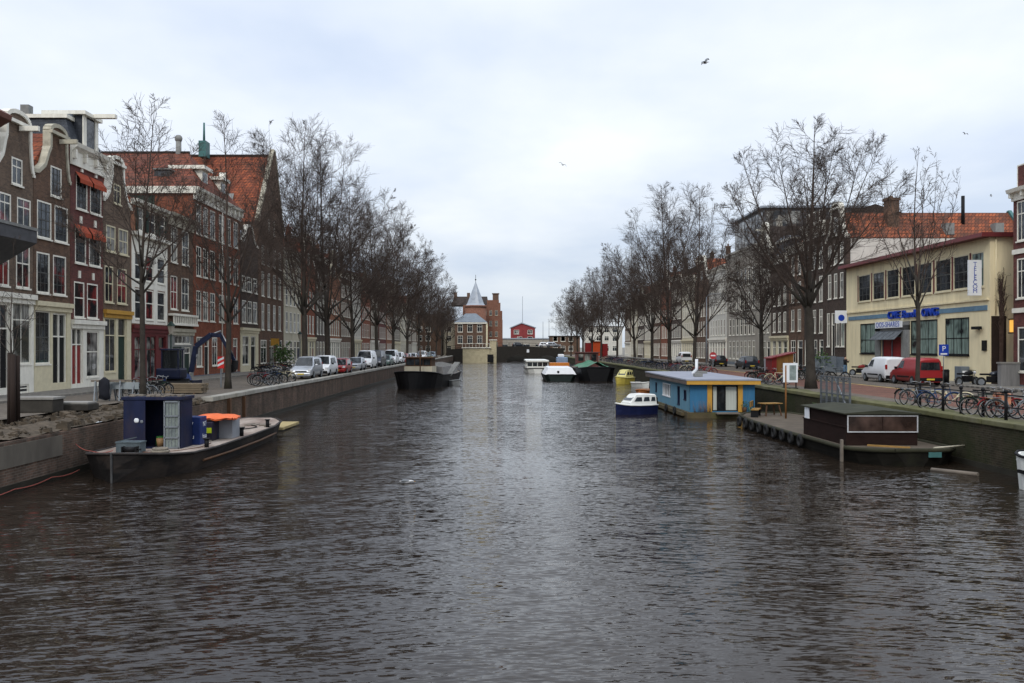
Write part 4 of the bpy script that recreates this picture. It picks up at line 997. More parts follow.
# stakes round the sapling
for dx, dy, h in ((-.10, .05, 2.35), (.10, -.12, 2.3), (.03, .3, 2.25)):
    x, y = -17.2+dx, Yx(12, -17.2)+dy
    mb = MB(); mb.cyl((0, 0, -.2), (0, 0, h), .095, .085, 10)
    tag(mb.build('tree_stake', mat('dark_stake_wood', (.03,.02,.016), .8, .3, 2, .2, stretch=(1,1,.15)), None, (x, y, ST)), {2.35: 'tall brown wooden stake left of the thin young tree', 2.3: 'brown wooden stake in front of the thin young tree', 2.25: 'brown wooden stake behind the thin young tree'}[h], 'stake', 'stakes round the young tree')

# ---------------------------------------------------------------- cars
CARGLASS = glass('car_glass', (.012,.014,.016), .03)
def carpaint(name, c, metal=.3):
    return mat(name, c, .28, .06, 1.5, 0, metal=metal, spec=.5)
LIGHTG = mat('headlight_glass', (.55,.56,.58), .1, .05, 3, 0); TAILG = mat('tail_light', (.25,.012,.012), .2, .05, 3, 0); PLATE = mat('yellow_plate', (.55,.40,.04), .4, .05, 3, 0)
def car(label, paint, kind, loc, rz, group):
    """front faces local -y; origin on the ground under the middle"""
    root = thing('parked_van' if kind in ('van', 'cargo', 'bigvan') else 'parked_car', label, 'van' if kind in ('van', 'cargo', 'bigvan') else 'car', loc, rz, group)
    L, Wd, Hh = {'mpv': (4.2, 1.75, 1.78), 'cargo': (4.25, 1.8, 1.83), 'van': (4.2, 1.75, 1.8), 'hatch': (3.9, 1.7, 1.46), 'bigvan': (5.0, 1.95, 2.15), 'wagon': (4.5, 1.75, 1.5)}[kind]
    a = -L/2; hw = Wd/2; belt = Hh*.56; hood = {'hatch': 1.05, 'wagon': 1.15, 'mpv': .95, 'cargo': .95, 'van': .95, 'bigvan': .75}[kind]
    ws = .75 if kind in ('hatch', 'wagon') else .62
    tail = {'hatch': .55, 'wagon': .4, 'mpv': .18, 'cargo': .08, 'van': .15, 'bigvan': .06}[kind]
    # stations along the length: (y, z of shoulder, z of top, half width at top)
    st = [(a, .55, .62, .92), (a+.08, .68, .74, .95), (a+hood*.55, belt*.93, belt*.95, .96), (a+hood, belt, belt*1.02, .95), (a+hood+ws, belt, Hh*.965, .78), (a+hood+ws+.5, belt, Hh, .77), (0.35*L-.2, belt, Hh, .77), (L/2-tail-.12, belt, Hh*.98, .79), (L/2-.06, belt, belt*1.05 if tail > .3 else Hh*.95, .9 if tail > .3 else .80), (L/2, belt*.95, belt*.95 if tail > .3 else Hh*.90, .94 if tail > .3 else .80)]
    def ring(y, zs, zt, wt, k):
        i = .96 if 0 < k < len(st)-1 else .88
        h_ = [(.80*i, .22), (1.0*i, .36), (1.0*i, zs*.8), (.975*i, zs), (wt*.985, zs+(zt-zs)*.82), (wt*.86, zt-.012), (wt*.4, zt+.012)]
        return [(hw*x, y, z) for x, z in h_] + [(-hw*x, y, z) for x, z in reversed(h_)]
    mb = MB(); mb.rings([ring(*s_, k) for k, s_ in enumerate(st)], True, True); mb.build('body', paint, root)
    def tq(k, t0, t1, s_):   # side glass between stations k and k+1
        out = []
        for kk, t in ((k, t0), (k+1, t0), (k+1, t1), (k, t1)):
            y, zs, zt, wt = st[kk]; z = zs+(zt-zs)*t; x = .975*.96+(wt*.985-.975*.96)*(t/.82)
            out.append((s_*(hw*x+.008), y, z))
        return out
    gl = MB()
    for s_ in (-1, 1):
        gl.add(tq(4, .12, .76, s_), [(0, 1, 2, 3)])
        if kind not in ('cargo', 'bigvan'): gl.add([(p[0], p[1]+.08, p[2]) for p in tq(5, .12, .76, s_)][:4], [(0, 1, 2, 3)])
        y0, y1 = st[3][0], st[4][0]; q = tq(4, .12, .76, s_); gl.add([(q[0][0], y0+.28, q[0][2]), q[0], q[3]], [(0, 1, 2)])
    gl.build('side_windows', CARGLASS, root)
    y3, _, zt3, wt3 = st[3]; y4, _, zt4, wt4 = st[4]
    mb = MB(); mb.add([(-hw*wt3*.86, y3+.03, zt3+.03), (hw*wt3*.86, y3+.03, zt3+.03), (hw*wt4*.84, y4-.03, zt4-.02), (-hw*wt4*.84, y4-.03, zt4-.02)], [(0, 1, 2, 3)]); mb.v = [(x, y-.02, z+.012) for x, y, z in mb.v]; mb.build('windscreen', CARGLASS, root)
    mb = MB(); yb = L/2+.006
    zlo, zhi = (belt*1.05, Hh*.9)
    if tail > .3: mb.add([(-hw*.74, L/2-.05, belt*1.08), (hw*.74, L/2-.05, belt*1.08), (hw*.66, L/2-tail-.1, Hh*.95), (-hw*.66, L/2-tail-.1, Hh*.95)], [(0, 1, 2, 3)]); mb.v = [(x, y+.03, z+.015) for x, y, z in mb.v]
    else: mb.add([(-hw*.72, L/2+.012, Hh*.56), (hw*.72, L/2+.012, Hh*.56), (hw*.66, L/2+.012, Hh*.84), (-hw*.66, L/2+.012, Hh*.84)], [(0, 1, 2, 3)]); mb.v = [(x, y+.012, z) for x, y, z in mb.v]
    if kind != 'cargo' or 'red' in label: mb.build('rear_window', CARGLASS, root)
    for s_ in (-1, 1):
        for yw in (a+.78, L/2-.75):
            m2 = MB(); x = s_*(hw-.2); m2.tube([(x-s_*.03, yw, .31), (x+s_*.03, yw, .31), (x+s_*.19, yw, .31), (x+s_*.21, yw, .31)], [.24, .31, .31, .26], 18, True, False); wl = m2.build('wheel', RUBBER, root)
            m2 = MB(); m2.cyl((x+s_*.2, yw, .31), (x+s_*.218, yw, .31), .19, .17, 14); m2.build('hubcap', STEEL, wl)
        m2 = MB(); m2.bbox(s_*hw*.82-.16, s_*hw*.82+.10, a-.005, a+.16, .62, .80, .03); m2.build('headlight', LIGHTG, root)
        m2 = MB(); zt = .72 if tail > .3 else .95; m2.bbox(s_*hw*.84-.07, s_*hw*.84+.07, L/2-.08, L/2+.03, zt, zt+.34, .02); m2.build('tail_light', TAILG, root)
        m2 = MB(); m2.bbox(s_*(hw+.0)-.02, s_*(hw+.17), a+hood+.28, a+hood+.4, belt+.02, belt+.18, .03); m2.build('mirror', BLACK if kind != 'mpv' else paint, root)
    m2 = MB(); m2.bbox(-hw*.86, hw*.86, a-.07, a+.1, .26, .5, .05); m2.build('bumper', BLACK if kind in ('cargo', 'bigvan', 'van') else paint, root)
    m2 = MB(); m2.bbox(-hw*.88, hw*.88, L/2-.1, L/2+.07, .28, .52, .05); m2.build('bumper', BLACK if kind in ('cargo', 'bigvan', 'van') else paint, root)
    m2 = MB(); m2.box(-.45, .45, a-.02, a+.02, .55, .66); m2.build('grille', BLACK, root)
    for yy in (a-.085, L/2+.075):
        m2 = MB(); m2.box(-.26, .26, yy, yy+.012, .36, .47); m2.build('number_plate', PLATE, root)
    if kind == 'cargo':
        m2 = MB()
        for s_ in (-1, 1): m2.bbox(min(s_*hw*.965, s_*hw*1.0), max(s_*hw*.965, s_*hw*1.0), a+1.25, L/2-1.2, .5, .6, .01)
        m2.build('side_moulding', BLACK, root)
    return root
P_SILVER = carpaint('silver_car_paint', (.42,.44,.47), .5); P_WHITE = carpaint('white_car_paint', (.66,.67,.68), 0); P_RED = carpaint('red_car_paint', (.28,.014,.016), .1); P_BLUEG = carpaint('grey_blue_car_paint', (.20,.25,.30), .4)
P_DARK = carpaint('dark_car_paint', (.025,.03,.04), .3); P_GREEN = carpaint('green_grey_car_paint', (.08,.13,.12), .3); P_BLACK = carpaint('black_car_paint', (.012,.012,.014), .2)
CL, CR = 'vehicles parked along the left quay', 'vans parked before the yellow building'
for lb, p, k, y, dx in (('silver people carrier, nearest vehicle parked on the left quay', P_SILVER, 'mpv', 73.2, 0),
    ('small white van right behind the silver people carrier', P_WHITE, 'van', 79.6, .1), ('red hatchback between the small white van and the grey blue car', P_RED, 'hatch', 85.2, .55),
    ('grey blue hatchback behind the red hatchback', P_BLUEG, 'hatch', 90.0, -.2), ('silver hatchback in front of the large white van', P_SILVER, 'hatch', 96.5, .2),
    ('large white van parked between silver hatchback and dark van', P_WHITE, 'bigvan', 104.5, .1), ('dark blue van parked behind the large white van', P_DARK, 'bigvan', 113.5, .0),
    ('green grey estate car behind the dark blue van', P_GREEN, 'wagon', 121, .2), ('white van seen over the bow of the black barge', P_WHITE, 'bigvan', 128.5, 0),
    ('white and tall van seen over the barge wheelhouse', P_WHITE, 'van', 136, .1), ('red car seen behind the barge wheelhouse', P_RED, 'wagon', 142.5, .2),
    ('silver car parked just beyond the red one far down the left quay', P_SILVER, 'hatch', 150, 0), ('white car far down the left quay behind the barge hatches', P_WHITE, 'wagon', 158, .1),
    ('black car far down the left quay before the last white van', P_BLACK, 'wagon', 167, 0), ('last white van far down the left quay', P_WHITE, 'van', 177, .1), ('dark green car near the far end of the left quay', P_GREEN, 'hatch', 190, 0), ('grey blue car near the far end of the left quay', P_BLUEG, 'wagon', 204, 0)):
    car(lb, p, k, (-15.85+dx, y, ST), random.Random(int(y*7)).uniform(-.02, .02), CL)
car('white delivery van parked at the yellow building', P_WHITE, 'cargo', (28.2, 66.4, ST), PI, CR)
car('red delivery van parked behind the young tree', P_RED, 'cargo', (28.2, 61.4, ST), PI, CR)
car('white van parked far down the right street behind tree trunks', P_WHITE, 'van', (28.3, 140, ST), PI, CR)
car('dark car parked in the right street before the steps houses', P_DARK, 'wagon', (28.3, 104, ST), PI, CR)
car('black car parked in the right street behind the tree pair', P_BLACK, 'hatch', (28.3, 118, ST), PI, CR)

# ---------------------------------------------------------------- bicycles
def bicycle(name, fm, loc, rz, label, group):
    r = thing(name, label, 'bicycle', loc, rz, group)
    for y in (-.53, .53):
        mb = MB(); mb.torus((0, y, .35), .335, .021, 'x', 22, 5); w = mb.build('wheel', RUBBER, r)
        mb = MB(); mb.torus((0, y, .35), .305, .012, 'x', 20, 4)
        for k in range(9):
            a = 2*PI*k/9; mb.cyl((0, y, .35), (0, y+.3*math.cos(a), .35+.3*math.sin(a)), .004, n=3)
        mb.cyl((-.05, y, .35), (.05, y, .35), .025, n=8); mb.build('rim', CHROME, w)
        mb = MB(); mb.torus((0, y, .35), .375, .016, 'x', 22, 4); n = len(mb.f); mb2 = MB()
        pts = [(0, y+.375*math.cos(t), .35+.375*math.sin(t)) for t in [math.radians(20+k*16) for k in range(10)]]; mb2.tube(pts, .024, 5); mb2.build('mudguard', fm, r)
    mb = MB(); bb = (0, .06, .30); st = (0, .2, .82); hd = (0, -.36, .88); hl = (0, -.40, .66)
    for p, q, rr in ((bb, st, .018), (hd, hl, .02), (bb, hl, .022), (st, (0, -.375, .80), .018), (bb, (0, .53, .35), .014), ((0, .17, .74), (0, .53, .35), .013), (hl, (0, -.53, .35), .016)): mb.cyl(p, q, rr, n=6)
    mb.build('frame', fm, r)
    mb = MB(); mb.tube([(-.3, -.2, 1.06), (-.2, -.3, 1.08), (0, -.37, 1.02), (.2, -.3, 1.08), (.3, -.2, 1.06)], .016, 6); mb.cyl((0, -.36, .88), (0, -.37, 1.02), .016, n=6); mb.build('handlebar', CHROME, r)
    mb = MB(); mb.rings([[(-.1, .36, .93), (.1, .36, .93), (.1, .36, .99), (-.1, .36, .99)], [(-.09, .2, .93), (.09, .2, .93), (.09, .2, .98), (-.09, .2, .98)], [(-.025, .06, .94), (.025, .06, .94), (.025, .06, .97), (-.025, .06, .97)]], True, True); mb.cyl((0, .2, .8), (0, .22, .94), .014, n=6); mb.build('saddle', BLACK, r)
    mb = MB(); mb.box(-.08, .08, .36, .8, .76, .775); mb.cyl((.07, .53, .37), (.07, .74, .76), .007, n=4); mb.cyl((-.07, .53, .37), (-.07, .74, .76), .007, n=4); mb.build('rack', fm, r)
    mb = MB(); mb.cyl((-.06, .06, .3), (.06, .06, .3), .06, n=10); mb.cyl((.08, .06, .3), (.1, .2, .2), .012, n=5); mb.cyl((-.08, .06, .3), (-.1, -.08, .4), .012, n=5); mb.build('crank', STEEL, r)
    return r
BIKES = {}
for k, m in (('black', BLACK), ('silver', STEEL), ('red', RED), ('green', DGREEN), ('blue', mat('blue_bike_paint', (.02,.05,.13), .4, .1, 3, 0)), ('cream', CREAM)): BIKES[k] = m
PROT = {}
def bike(col, x, y, rz, label, group):
    if col not in PROT:
        o = bicycle('bicycle', BIKES[col], (x, y, ST), rz, label, group); PROT[col] = (o, tree_of(o)); return o
    o, t = PROT[col]; return dup(o, t, (x, y, ST), rz, label, group)
rnd = random.Random(21); CN = ['black', 'silver', 'black', 'red', 'black', 'green', 'blue', 'black', 'cream']
g1 = 'bicycles at the right quay railing'
for c, px, X, rz, lb in (('black', 912, 17.7, .5, 'black bicycle leaning by the young tree trunk'), ('silver', 921, 17.9, .9, 'silver bicycle just right of the young tree trunk'), ('blue', 940, 17.8, 1.35, 'blue bicycle between the first two railing posts'), ('cream', 951, 18.2, 1.2, 'cream bicycle between the second and third railing posts'),
    ('green', 984, 17.7, 1.45, 'green bicycle at the third railing post'), ('black', 992, 18.0, 1.2, 'black bicycle in the pile under the orange bag'), ('red', 1002, 17.7, 1.6, 'red bicycle in the pile by the last railing post'), ('silver', 1012, 17.9, 1.4, 'silver bicycle in the pile near the right edge'), ('black', 1019, 18.3, 1.1, 'black bicycle at the right edge of the photograph')):
    bike(c, X, Yx(px, X), rz, lb, g1)
g2 = 'bicycles heaped on the left quay before the silver car'
for k in range(10): bike(CN[k % 9], -15.3-.28*(k % 4)-.2*rnd.random(), 58.5+k*.72, rnd.uniform(1.0, 2.1), 'bicycle in the heap on the left quay in front of the silver people carrier', g2)
g3 = 'bicycles parked at the left house fronts'
for k in range(12): bike(CN[(k*2) % 9], -22.0, 82+k*1.1, PI/2+rnd.uniform(-.3, .3), 'bicycle standing before the small dark house with the pale gable', g3)
g4 = 'bicycles parked behind the work barge'
for k, (px, X) in enumerate(((133, -17.6), (140, -17.2), (150, -17.4), (156, -17.9), (161, -17.3))): bike(('black', 'silver', 'black', 'green', 'black')[k], X, Yx(px, X), rnd.uniform(.9, 2.0), 'bicycle standing between the excavator and the container barge', g4)
g5 = 'bicycles parked along the right quay under the trees'
for k in range(60):
    y = 78 + k*1.35 + rnd.random()*.4
    bike(rnd.choice(CN), 17.7 + rnd.random()*.9, y, PI/2+rnd.uniform(-.5, .5), 'bicycle in the long dense row parked under the right trees', g5)
g6 = 'bicycles in the right street beyond the houseboat'
for k in range(14): bike(rnd.choice(CN), 23.6 + rnd.random()*1.6, 66 + k*1.2, rnd.uniform(.6, 2.4), 'bicycle parked in the right street beyond the blue houseboat roof', g6)
g8 = 'bicycles between the parked vehicles and trees on the left quay'
for k in range(16): bike(CN[k*5 % 9], -17.6-.5*rnd.random(), 78+k*3.1, rnd.uniform(.4, 2.6), 'bicycle standing behind the row of parked vehicles on the left quay', g8)
g7 = 'bicycles along the right quay by the kiosk'
for k in range(7): bike(rnd.choice(CN), 18.2 + rnd.random()*.8, 60.5 + k*1.0, PI/2+rnd.uniform(-.4, .4), 'bicycle beside the low dark tree near the red kiosk', g7)
# ---------------------------------------------------------------- boats
def hull(root, st, m, deckm=None, rail=None, railr=.06, name='hull', bul=0.0):
    """st: (y, half width at deck, half width at water, deck height)"""
    mb = MB(); rs = []
    for y, ht, hw, zt in st:
        rs.append([(-ht, y, zt), (-(ht*.45+hw*.55), y, zt*.45), (-hw, y, 0), (-hw*.8, y, -.45), (hw*.8, y, -.45), (hw, y, 0), (ht*.45+hw*.55, y, zt*.45), (ht, y, zt)])
    mb.rings(rs, True, False); o = mb.build(name, m, root)
    if deckm:
        mb = MB(); n = len(st)
        vs = [(s*max(.02, ht-.08), y, zt+.006+bul) for y, ht, hw, zt in st for s in (-1, 1)]
        mb.add(vs, [(2*k, 2*k+1, 2*k+3, 2*k+2) for k in range(n-1)]); mb.build('deck', deckm, root)
    if rail:
        mb = MB()
        pts = [(-ht-.005, y, zt) for y, ht, hw, zt in st] + [(ht+.005, y, zt) for y, ht, hw, zt in reversed(st)]
        mb.tube(pts + [pts[0]], railr, 6); mb.build('rubbing_rail', rail, root)
    return o
# work barge on the left
TAR = mat('tarred_hull', (.013,.012,.012), .6, .4, 1.5, .25, dirt=(.06,.045,.036), dirt_amt=.42, spec=.1, stretch=(1,.5,2))
DECKB = mat('worn_deck_boards', (.31,.26,.22), .85, .3, 2.2, .3, dirt=(.12,.075,.06), dirt_amt=.47, stretch=(1,.45,1))
bx, by = -12.05, 27.8
wb = thing('work_barge', 'flat dark work barge with worn pale deck moored at the left quay', 'barge', (bx, by, 0))
hull(wb, [(0, .06, .04, .9), (.5, .75, .45, .84), (1.3, 1.4, 1.15, .74), (2.4, 1.72, 1.6, .66), (4.5, 1.82, 1.75, .62), (9, 1.82, 1.75, .6), (13, 1.75, 1.65, .6), (15.4, 1.45, 1.25, .63), (16.6, .95, .7, .66), (17.0, .6, .35, .68)], TAR, DECKB, mat('worn_dark_rail', (.035,.03,.028), .7, .4, 2, .2), .045)
mb = MB(); mb.bar((0, -.03, .93), (0, -.0, -.3), .05, .09); mb.build('stem_post', mat('worn_steel', (.06,.06,.06), .6, .3, 3, .1), wb)
mb = MB()
for y in (4.2, 8.5, 12.5):
    for s in (-1, 1):
        if s > 0 or y > 12: mb2 = MB(); mb2.cyl((s*1.55, y, .6), (s*1.55, y, .92), .08, n=10); mb2.cyl((s*1.55, y, .92), (s*1.55, y, .96), .12, n=10); mb2.build('bollard', BLACK, wb)
for pts, r in (([(1.84, 3, .33), (1.86, 6, .28), (1.86, 10, .27), (1.8, 13, .3)], .045),):
    mb = MB(); mb.tube(pts, r, 6); mb.build('side_fender', BROWNW, wb)
mb = MB(); mb.cyl((-.2, 1.35, .88), (.2, 1.35, .88), .09, n=12); mb.box(-.24, -.2, 1.22, 1.48, .72, .98); mb.box(.2, .24, 1.22, 1.48, .72, .98); mb.cyl((.24, 1.35, .88), (.36, 1.35, .88), .03, n=6); mb.build('anchor_winch', BLACK, wb)
RUST = mat('rusty_steel', (.11,.05,.028), .9, .4, 4, .3)
for k, (pts, r, m) in enumerate((([(-.6, 1.7, .68), (-.2, 2.4, .68), (.4, 2.2, .68), (.9, 2.9, .66), (1.3, 4.2, .64), (1.2, 6, .63)], .02, RUST), ([(.6, 9.6, .63), (.2, 10.4, .63), (.7, 11.2, .63), (1.1, 12.4, .63), (.5, 13.4, .64)], .022, BLACK), ([(-.9, 8.6, .63), (-.4, 9.6, .63), (-1.0, 10.8, .63), (-.2, 12.0, .64)], .02, RUST))):
    mb = MB(); P = [Vector(q) for q in pts]; sm = []
    for i in range(len(P)-1):
        for t in (0, .25, .5, .75):
            a0, a1, a2, a3 = P[max(i-1, 0)], P[i], P[i+1], P[min(i+2, len(P)-1)]
            sm.append(.5*((2*a1)+(a2-a0)*t+(2*a0-5*a1+4*a2-a3)*t*t+(3*a1-a0-3*a2+a3)*t**3))
    mb.tube(sm, r, 5); o0 = mb.build('deck_hose', m, None, (bx, by, 0)); tag(o0, ('rusty brown hose curling over the bow deck of the work barge', 'black cable lying on the after deck of the work barge', 'rusty brown cable on the quay side of the work barge deck')[k], 'hose')
for k, (x, y, l, rz_, lb) in enumerate(((.2, 38.6, 2.2, .12, 'pale plank lying lengthwise on the work barge deck'), (-.7, 40.2, 1.5, -.3, 'short plank lying askew near the barge stern'))):
    mb = MB(); mb.bbox(-.12, .12, -l/2, l/2, 0, .05, .01); tag(mb.build('plank', MATS.get('pale_timber') or mat('pale_timber', (.16,.125,.085), .8, .2, 2, .2), None, (bx+x, y, .625), (0, 0, rz_)), lb, 'plank')
mb = MB(); mb.torus((0, 0, .05), .26, .05, 'z', 18, 6); mb.torus((0, 0, .13), .22, .045, 'z', 18, 6); tag(mb.build('rope_coil', mat('grey_rope', (.17,.15,.12), .95, .3, 8, .3), None, (bx+.7, 29.9, .69)), 'coil of grey rope on the barge deck near the bow', 'rope coil')
mb = MB(); rnd = random.Random(4)
for k in range(16):
    x, y = rnd.uniform(-.2, 1.5), rnd.uniform(5.5, 14); mb.bbox(x, x+rnd.uniform(.08, .4), y, y+rnd.uniform(.1, .9), .60, .63+rnd.random()*.03, .008)
tag(mb.build('deck_scraps', GREYW, None, (bx, by, .01)), 'scraps of wood lying on the work barge deck', None, None, 'stuff')
ct = thing('tool_container', 'open dark blue tool container on the bow of the work barge', 'container', (bx-1.2, 31.5, .63))
mb = MB()
mb.box(0, .06, 0, 1.2, 0, 1.72); mb.box(1.94, 2.0, .0, 1.2, 0, 1.72); mb.box(.06, 1.94, 1.14, 1.2, 0, 1.72); mb.box(.06, 1.94, .0, 1.14, 0, .05)
mb.build('box', NAVY, ct)
mb = MB(); mb.box(-.06, 2.06, -.06, 1.26, 1.72, 1.82); mb.build('roof', NAVY, ct)
mb = MB(); mb.box(.06, .78, -.05, -.01, .04, 1.7); d = mb.build('door', NAVY, ct)
mb = MB(); mb.ball((.48, -.06, 1.0), .09, 10, 6, (1, .2, 1)); d2 = mb.build('round_sticker', WSIGN, d); mb = MB(); mb.ball((.66, -.06, .96), .06, 10, 6, (1, .2, 1)); mb.build('round_sticker', STEEL, d)
mb = MB()
for x in (1.46, 1.96): mb.bar((x, -.06, .03), (x, -.06, 1.68), .05, .05)
for z in (.05, .4, .78, 1.16, 1.66): mb.bar((1.46, -.06, z), (1.96, -.06, z), .05, .05)
for x in (1.6, 1.7, 1.82): mb.bar((x, -.058, .03), (x, -.058, 1.66), .012, .012)
g = mb.build('mesh_door', STEEL, ct); 
mb = MB(); mb.box(1.48, 1.94, -.035, -.02, .05, 1.64); mb.build('door_backing', mat('dusty_board', (.22,.25,.22), .7, .3, 3, .05, dirt=(.1,.12,.13), dirt_amt=.5), g)
mb = MB(); rnd = random.Random(6)
for k in range(26):
    x, y = rnd.uniform(.0, 1.85), rnd.uniform(0, .8); mb.bbox(x, x+.15, y, y+rnd.uniform(.05, .4), 1.82, 1.85+rnd.random()*.05, .01)
mb.build('roof_debris', GREYW, ct)
tag(MB().cyl((0,0,0), (0,0,.34), .15, .13, 12).build('jerrycan', mat('green_plastic', (.03,.12,.03), .4, .1, 3, 0), None, (bx-.15, 32.1, .68)), 'green drum standing inside the open tool container', 'drum')
tag(MB().cyl((0,0,0), (0,0,.3), .13, .16, 12).build('bucket', mat('tan_plastic', (.22,.13,.06), .5, .1, 3, 0), None, (bx-.0, 31.8, .68)), 'tan bucket at the mouth of the tool container', 'bucket')
mb = MB(); mb.box(-.4, .4, -.25, .25, 0, .32); mb.box(-.42, .42, -.27, .27, .32, .36); mb.bar((-.4, -.2, .36), (.3, -.26, .52), .03, .03)
tag(mb.build('grey_crate', mat('grey_blue_crate', (.07,.09,.10), .6, .3, 4, .1), None, (bx-.4, 30.2, .68)), 'low grey blue crate before the tool container', 'crate')
bc = thing('chemical_cabinet', 'blue cabinet with white lettering behind the tool container', 'cabinet', (bx+.68, 33.1, .62))
mb = MB(); mb.bbox(-.45, .35, -.25, .5, 0, 1.02, .03); mb.build('cabinet_body', mat('blue_cabinet', (.014,.028,.11), .45, .2, 3, .05), bc)
for t, z in (('N7', .74), ('kuu', .3)): text(t, .25, WSIGN, bc, (.36, .22, z), (PI/2, 0, PI/2), .003, 'white_lettering', sx=1.1)
for t, z in (('N7', .74), ('kuu', .3)): text(t, .24, WSIGN, bc, (-.05, -.26, z), (PI/2, 0, 0), .003, 'white_lettering')
mb = MB(); mb.bbox(-.45, .42, -.4, .4, 0, .72, .03); ch = thing('tool_chest', 'dark blue chest with yellow label under the orange cover', 'chest', (bx+.6, 34.7, .62)); mb.build('chest_body', NAVY, ch); mb = MB(); mb.box(.0, .38, -.42, -.4, .3, .5); mb.build('yellow_label', mat('neon_yellow', (.42,.5,.02), .5, .05, 3, 0), ch)
gb = thing('grey_bin', 'light grey open bin beside the orange cover on the barge', 'bin', (bx+1.05, 35.7, .62)); mb = MB()
mb.box(-.35, .45, -.5, -.46, 0, .78); mb.box(-.35, .45, .46, .5, 0, .78); mb.box(-.35, -.31, -.46, .46, 0, .78); mb.box(.41, .45, -.46, .46, 0, .78); mb.box(-.31, .41, -.46, .46, 0, .3); mb.build('bin_body', mat('grey_plastic', (.24,.25,.27), .5, .15, 2, .05), gb); mb = MB(); mb.bar((-.37, -.52, .8), (.47, -.52, .8), .05, .05); mb.bar((-.37, .52, .8), (.47, .52, .8), .05, .05); mb.build('bin_rim', STEEL, gb)
mb = MB(); rnd = random.Random(9); vs = []
for i in range(9):
    for j in range(9):
        x, y = -.75+i*1.65/8, -.55+j*1.25/8; e = max(abs(i-4), abs(j-4))/4
        vs.append((x, y, .1+.16*(1-e**2)+rnd.uniform(-.03, .05)))
mb.add(vs, [(i*9+j, (i+1)*9+j, (i+1)*9+j+1, i*9+j+1) for i in range(8) for j in range(8)], True)
mb.add([(v[0], v[1], v[2]-.05) for v in vs], [(i*9+j, i*9+j+1, (i+1)*9+j+1, (i+1)*9+j) for i in range(8) for j in range(8)], True)
tag(mb.build('orange_cover', mat('orange_tarpaulin', (.62,.13,.04), .6, .15, 3, .2), None, (bx+.8, 34.95, 1.34)), 'crumpled orange tarpaulin over the chest and bin', 'tarpaulin')
rf = thing('wooden_raft', 'flat pale yellow wooden raft at the barge stern', 'raft', (-12.1, 46.6, .06)); mb = MB()
for k in range(6): mb.bbox(-1.6, 1.2, -1.8+k*.6, -1.8+k*.6+.57, 0, .14, .02)
mb.build('raft_deck', mat('pale_raft_boards', (.34,.27,.13), .8, .2, 1.5, .2, dirt=(.2,.15,.09), dirt_amt=.4), rf); mb = MB(); mb.bbox(-.5, .0, .2, .6, .14, .34, .03); mb.build('mooring_block', STONE, rf)
def rope(label, pts, r, m):
    mb = MB(); P = [Vector(p) for p in pts]; out = []
    for a, b in zip(P[:-1], P[1:]):
        for k in range(8):
            t = k/8; q = a.lerp(b, t); q.z -= .06*math.sin(PI*t); out.append(q)
    out.append(P[-1]); o0 = out[0].copy(); mb.tube([p-o0 for p in out], r, 6)
    return tag(mb.build('mooring_rope', m, None, o0), label, 'rope')
ROPE = mat('red_rope', (.24,.065,.05), .9, .2, 6, .1)
rope('red mooring rope from the quay wall to the barge bow', [(XL+.03, 29.9, .98), (-13.2, 28.9, .86), (-12.2, 28.2, .95)], .013, ROPE)
rope('orange red hose lying along the foot of the left quay wall', [(XL+.1, 23.5, .1), (XL+.12, 26, .09), (XL+.1, 28.2, .12), (-13.9, 29.6, .16)], .016, ROPE)

# blue houseboat
hb = thing('houseboat', 'blue wooden houseboat with yellow trim and flat grey roof', 'houseboat', (13.05, 53.3, 0))
HBLUE = mat('sky_blue_boards', (.035,.135,.25), .55, .12, 2, .08, dirt=(.09,.19,.27), dirt_amt=.35, stretch=(2.5,2.5,.2)); HBL2 = mat('faded_blue_boards', (.10,.22,.30), .6, .15, 2, .1, dirt=(.17,.26,.31), dirt_amt=.4, stretch=(2.5,2.5,.2))
mb = MB(); mb.box(-2.15, 2.15, -.35, 15, -.4, .34); mb.box(-2.35, -2.15, .4, 15, .1, .3); mb.build('pontoon', mat('mossy_pontoon', (.07,.055,.03), .85, .3, 1.5, .2, dirt=(.09,.10,.03), dirt_amt=.4), hb)
w = 1.92; mb = MB(); dx0, dx1 = -.62, .92
mb.plate([(-w, .34), (w, .34), (w, 1.98), (-w, 1.98)], [(dx0, dx1, .40, 1.92)], 0, .1); mb.build('front_wall', HBLUE, hb)
mb = MB(); hs = [(1.0, 1.9, .95, 1.6), (3.0, 3.9, .55, 1.75), (6.2, 9.2, .85, 1.75), (11.3, 12.1, .95, 1.65)]
mb.plate([(0.02, .34), (14.5, .34), (14.5, 1.98), (.02, 1.98)], hs, 0, .1); mb.v = [(-w+y, x, z) for x, y, z in mb.v]; mb.build('side_wall', HBL2, hb)
mb = MB(); mb.box(w-.05, w, .02, 14.5, .34, 1.98); mb.box(-w+.05, w-.05, 14.4, 14.5, .34, 1.98); mb.build('rear_walls', HBLUE, hb)
mb = MB(); mb.rings([[(-w-.3, -.45, 2.22), (w+.28, -.45, 2.22), (w+.28, 14.9, 2.28), (-w-.3, 14.9, 2.28)], [(-w-.3, -.45, 2.30), (w+.28, -.45, 2.30), (w+.28, 14.9, 2.36), (-w-.3, 14.9, 2.36)]]); mb.build('roof', mat('grey_roof_felt', (.25,.26,.30), .8, .12, .8, .15, dirt=(.33,.33,.36), dirt_amt=.35), hb)
mb = MB(); mb.box(-w-.26, w+.24, -.42, -.3, 1.99, 2.215); mb.build('yellow_fascia', YELLOWP, hb); mb = MB(); mb.box(-w-.28, -w-.16, -.3, 14.8, 1.99, 2.215); mb.build('side_fascia', mat('faded_brown_fascia', (.10,.08,.07), .6, .3, 2, .1), hb)
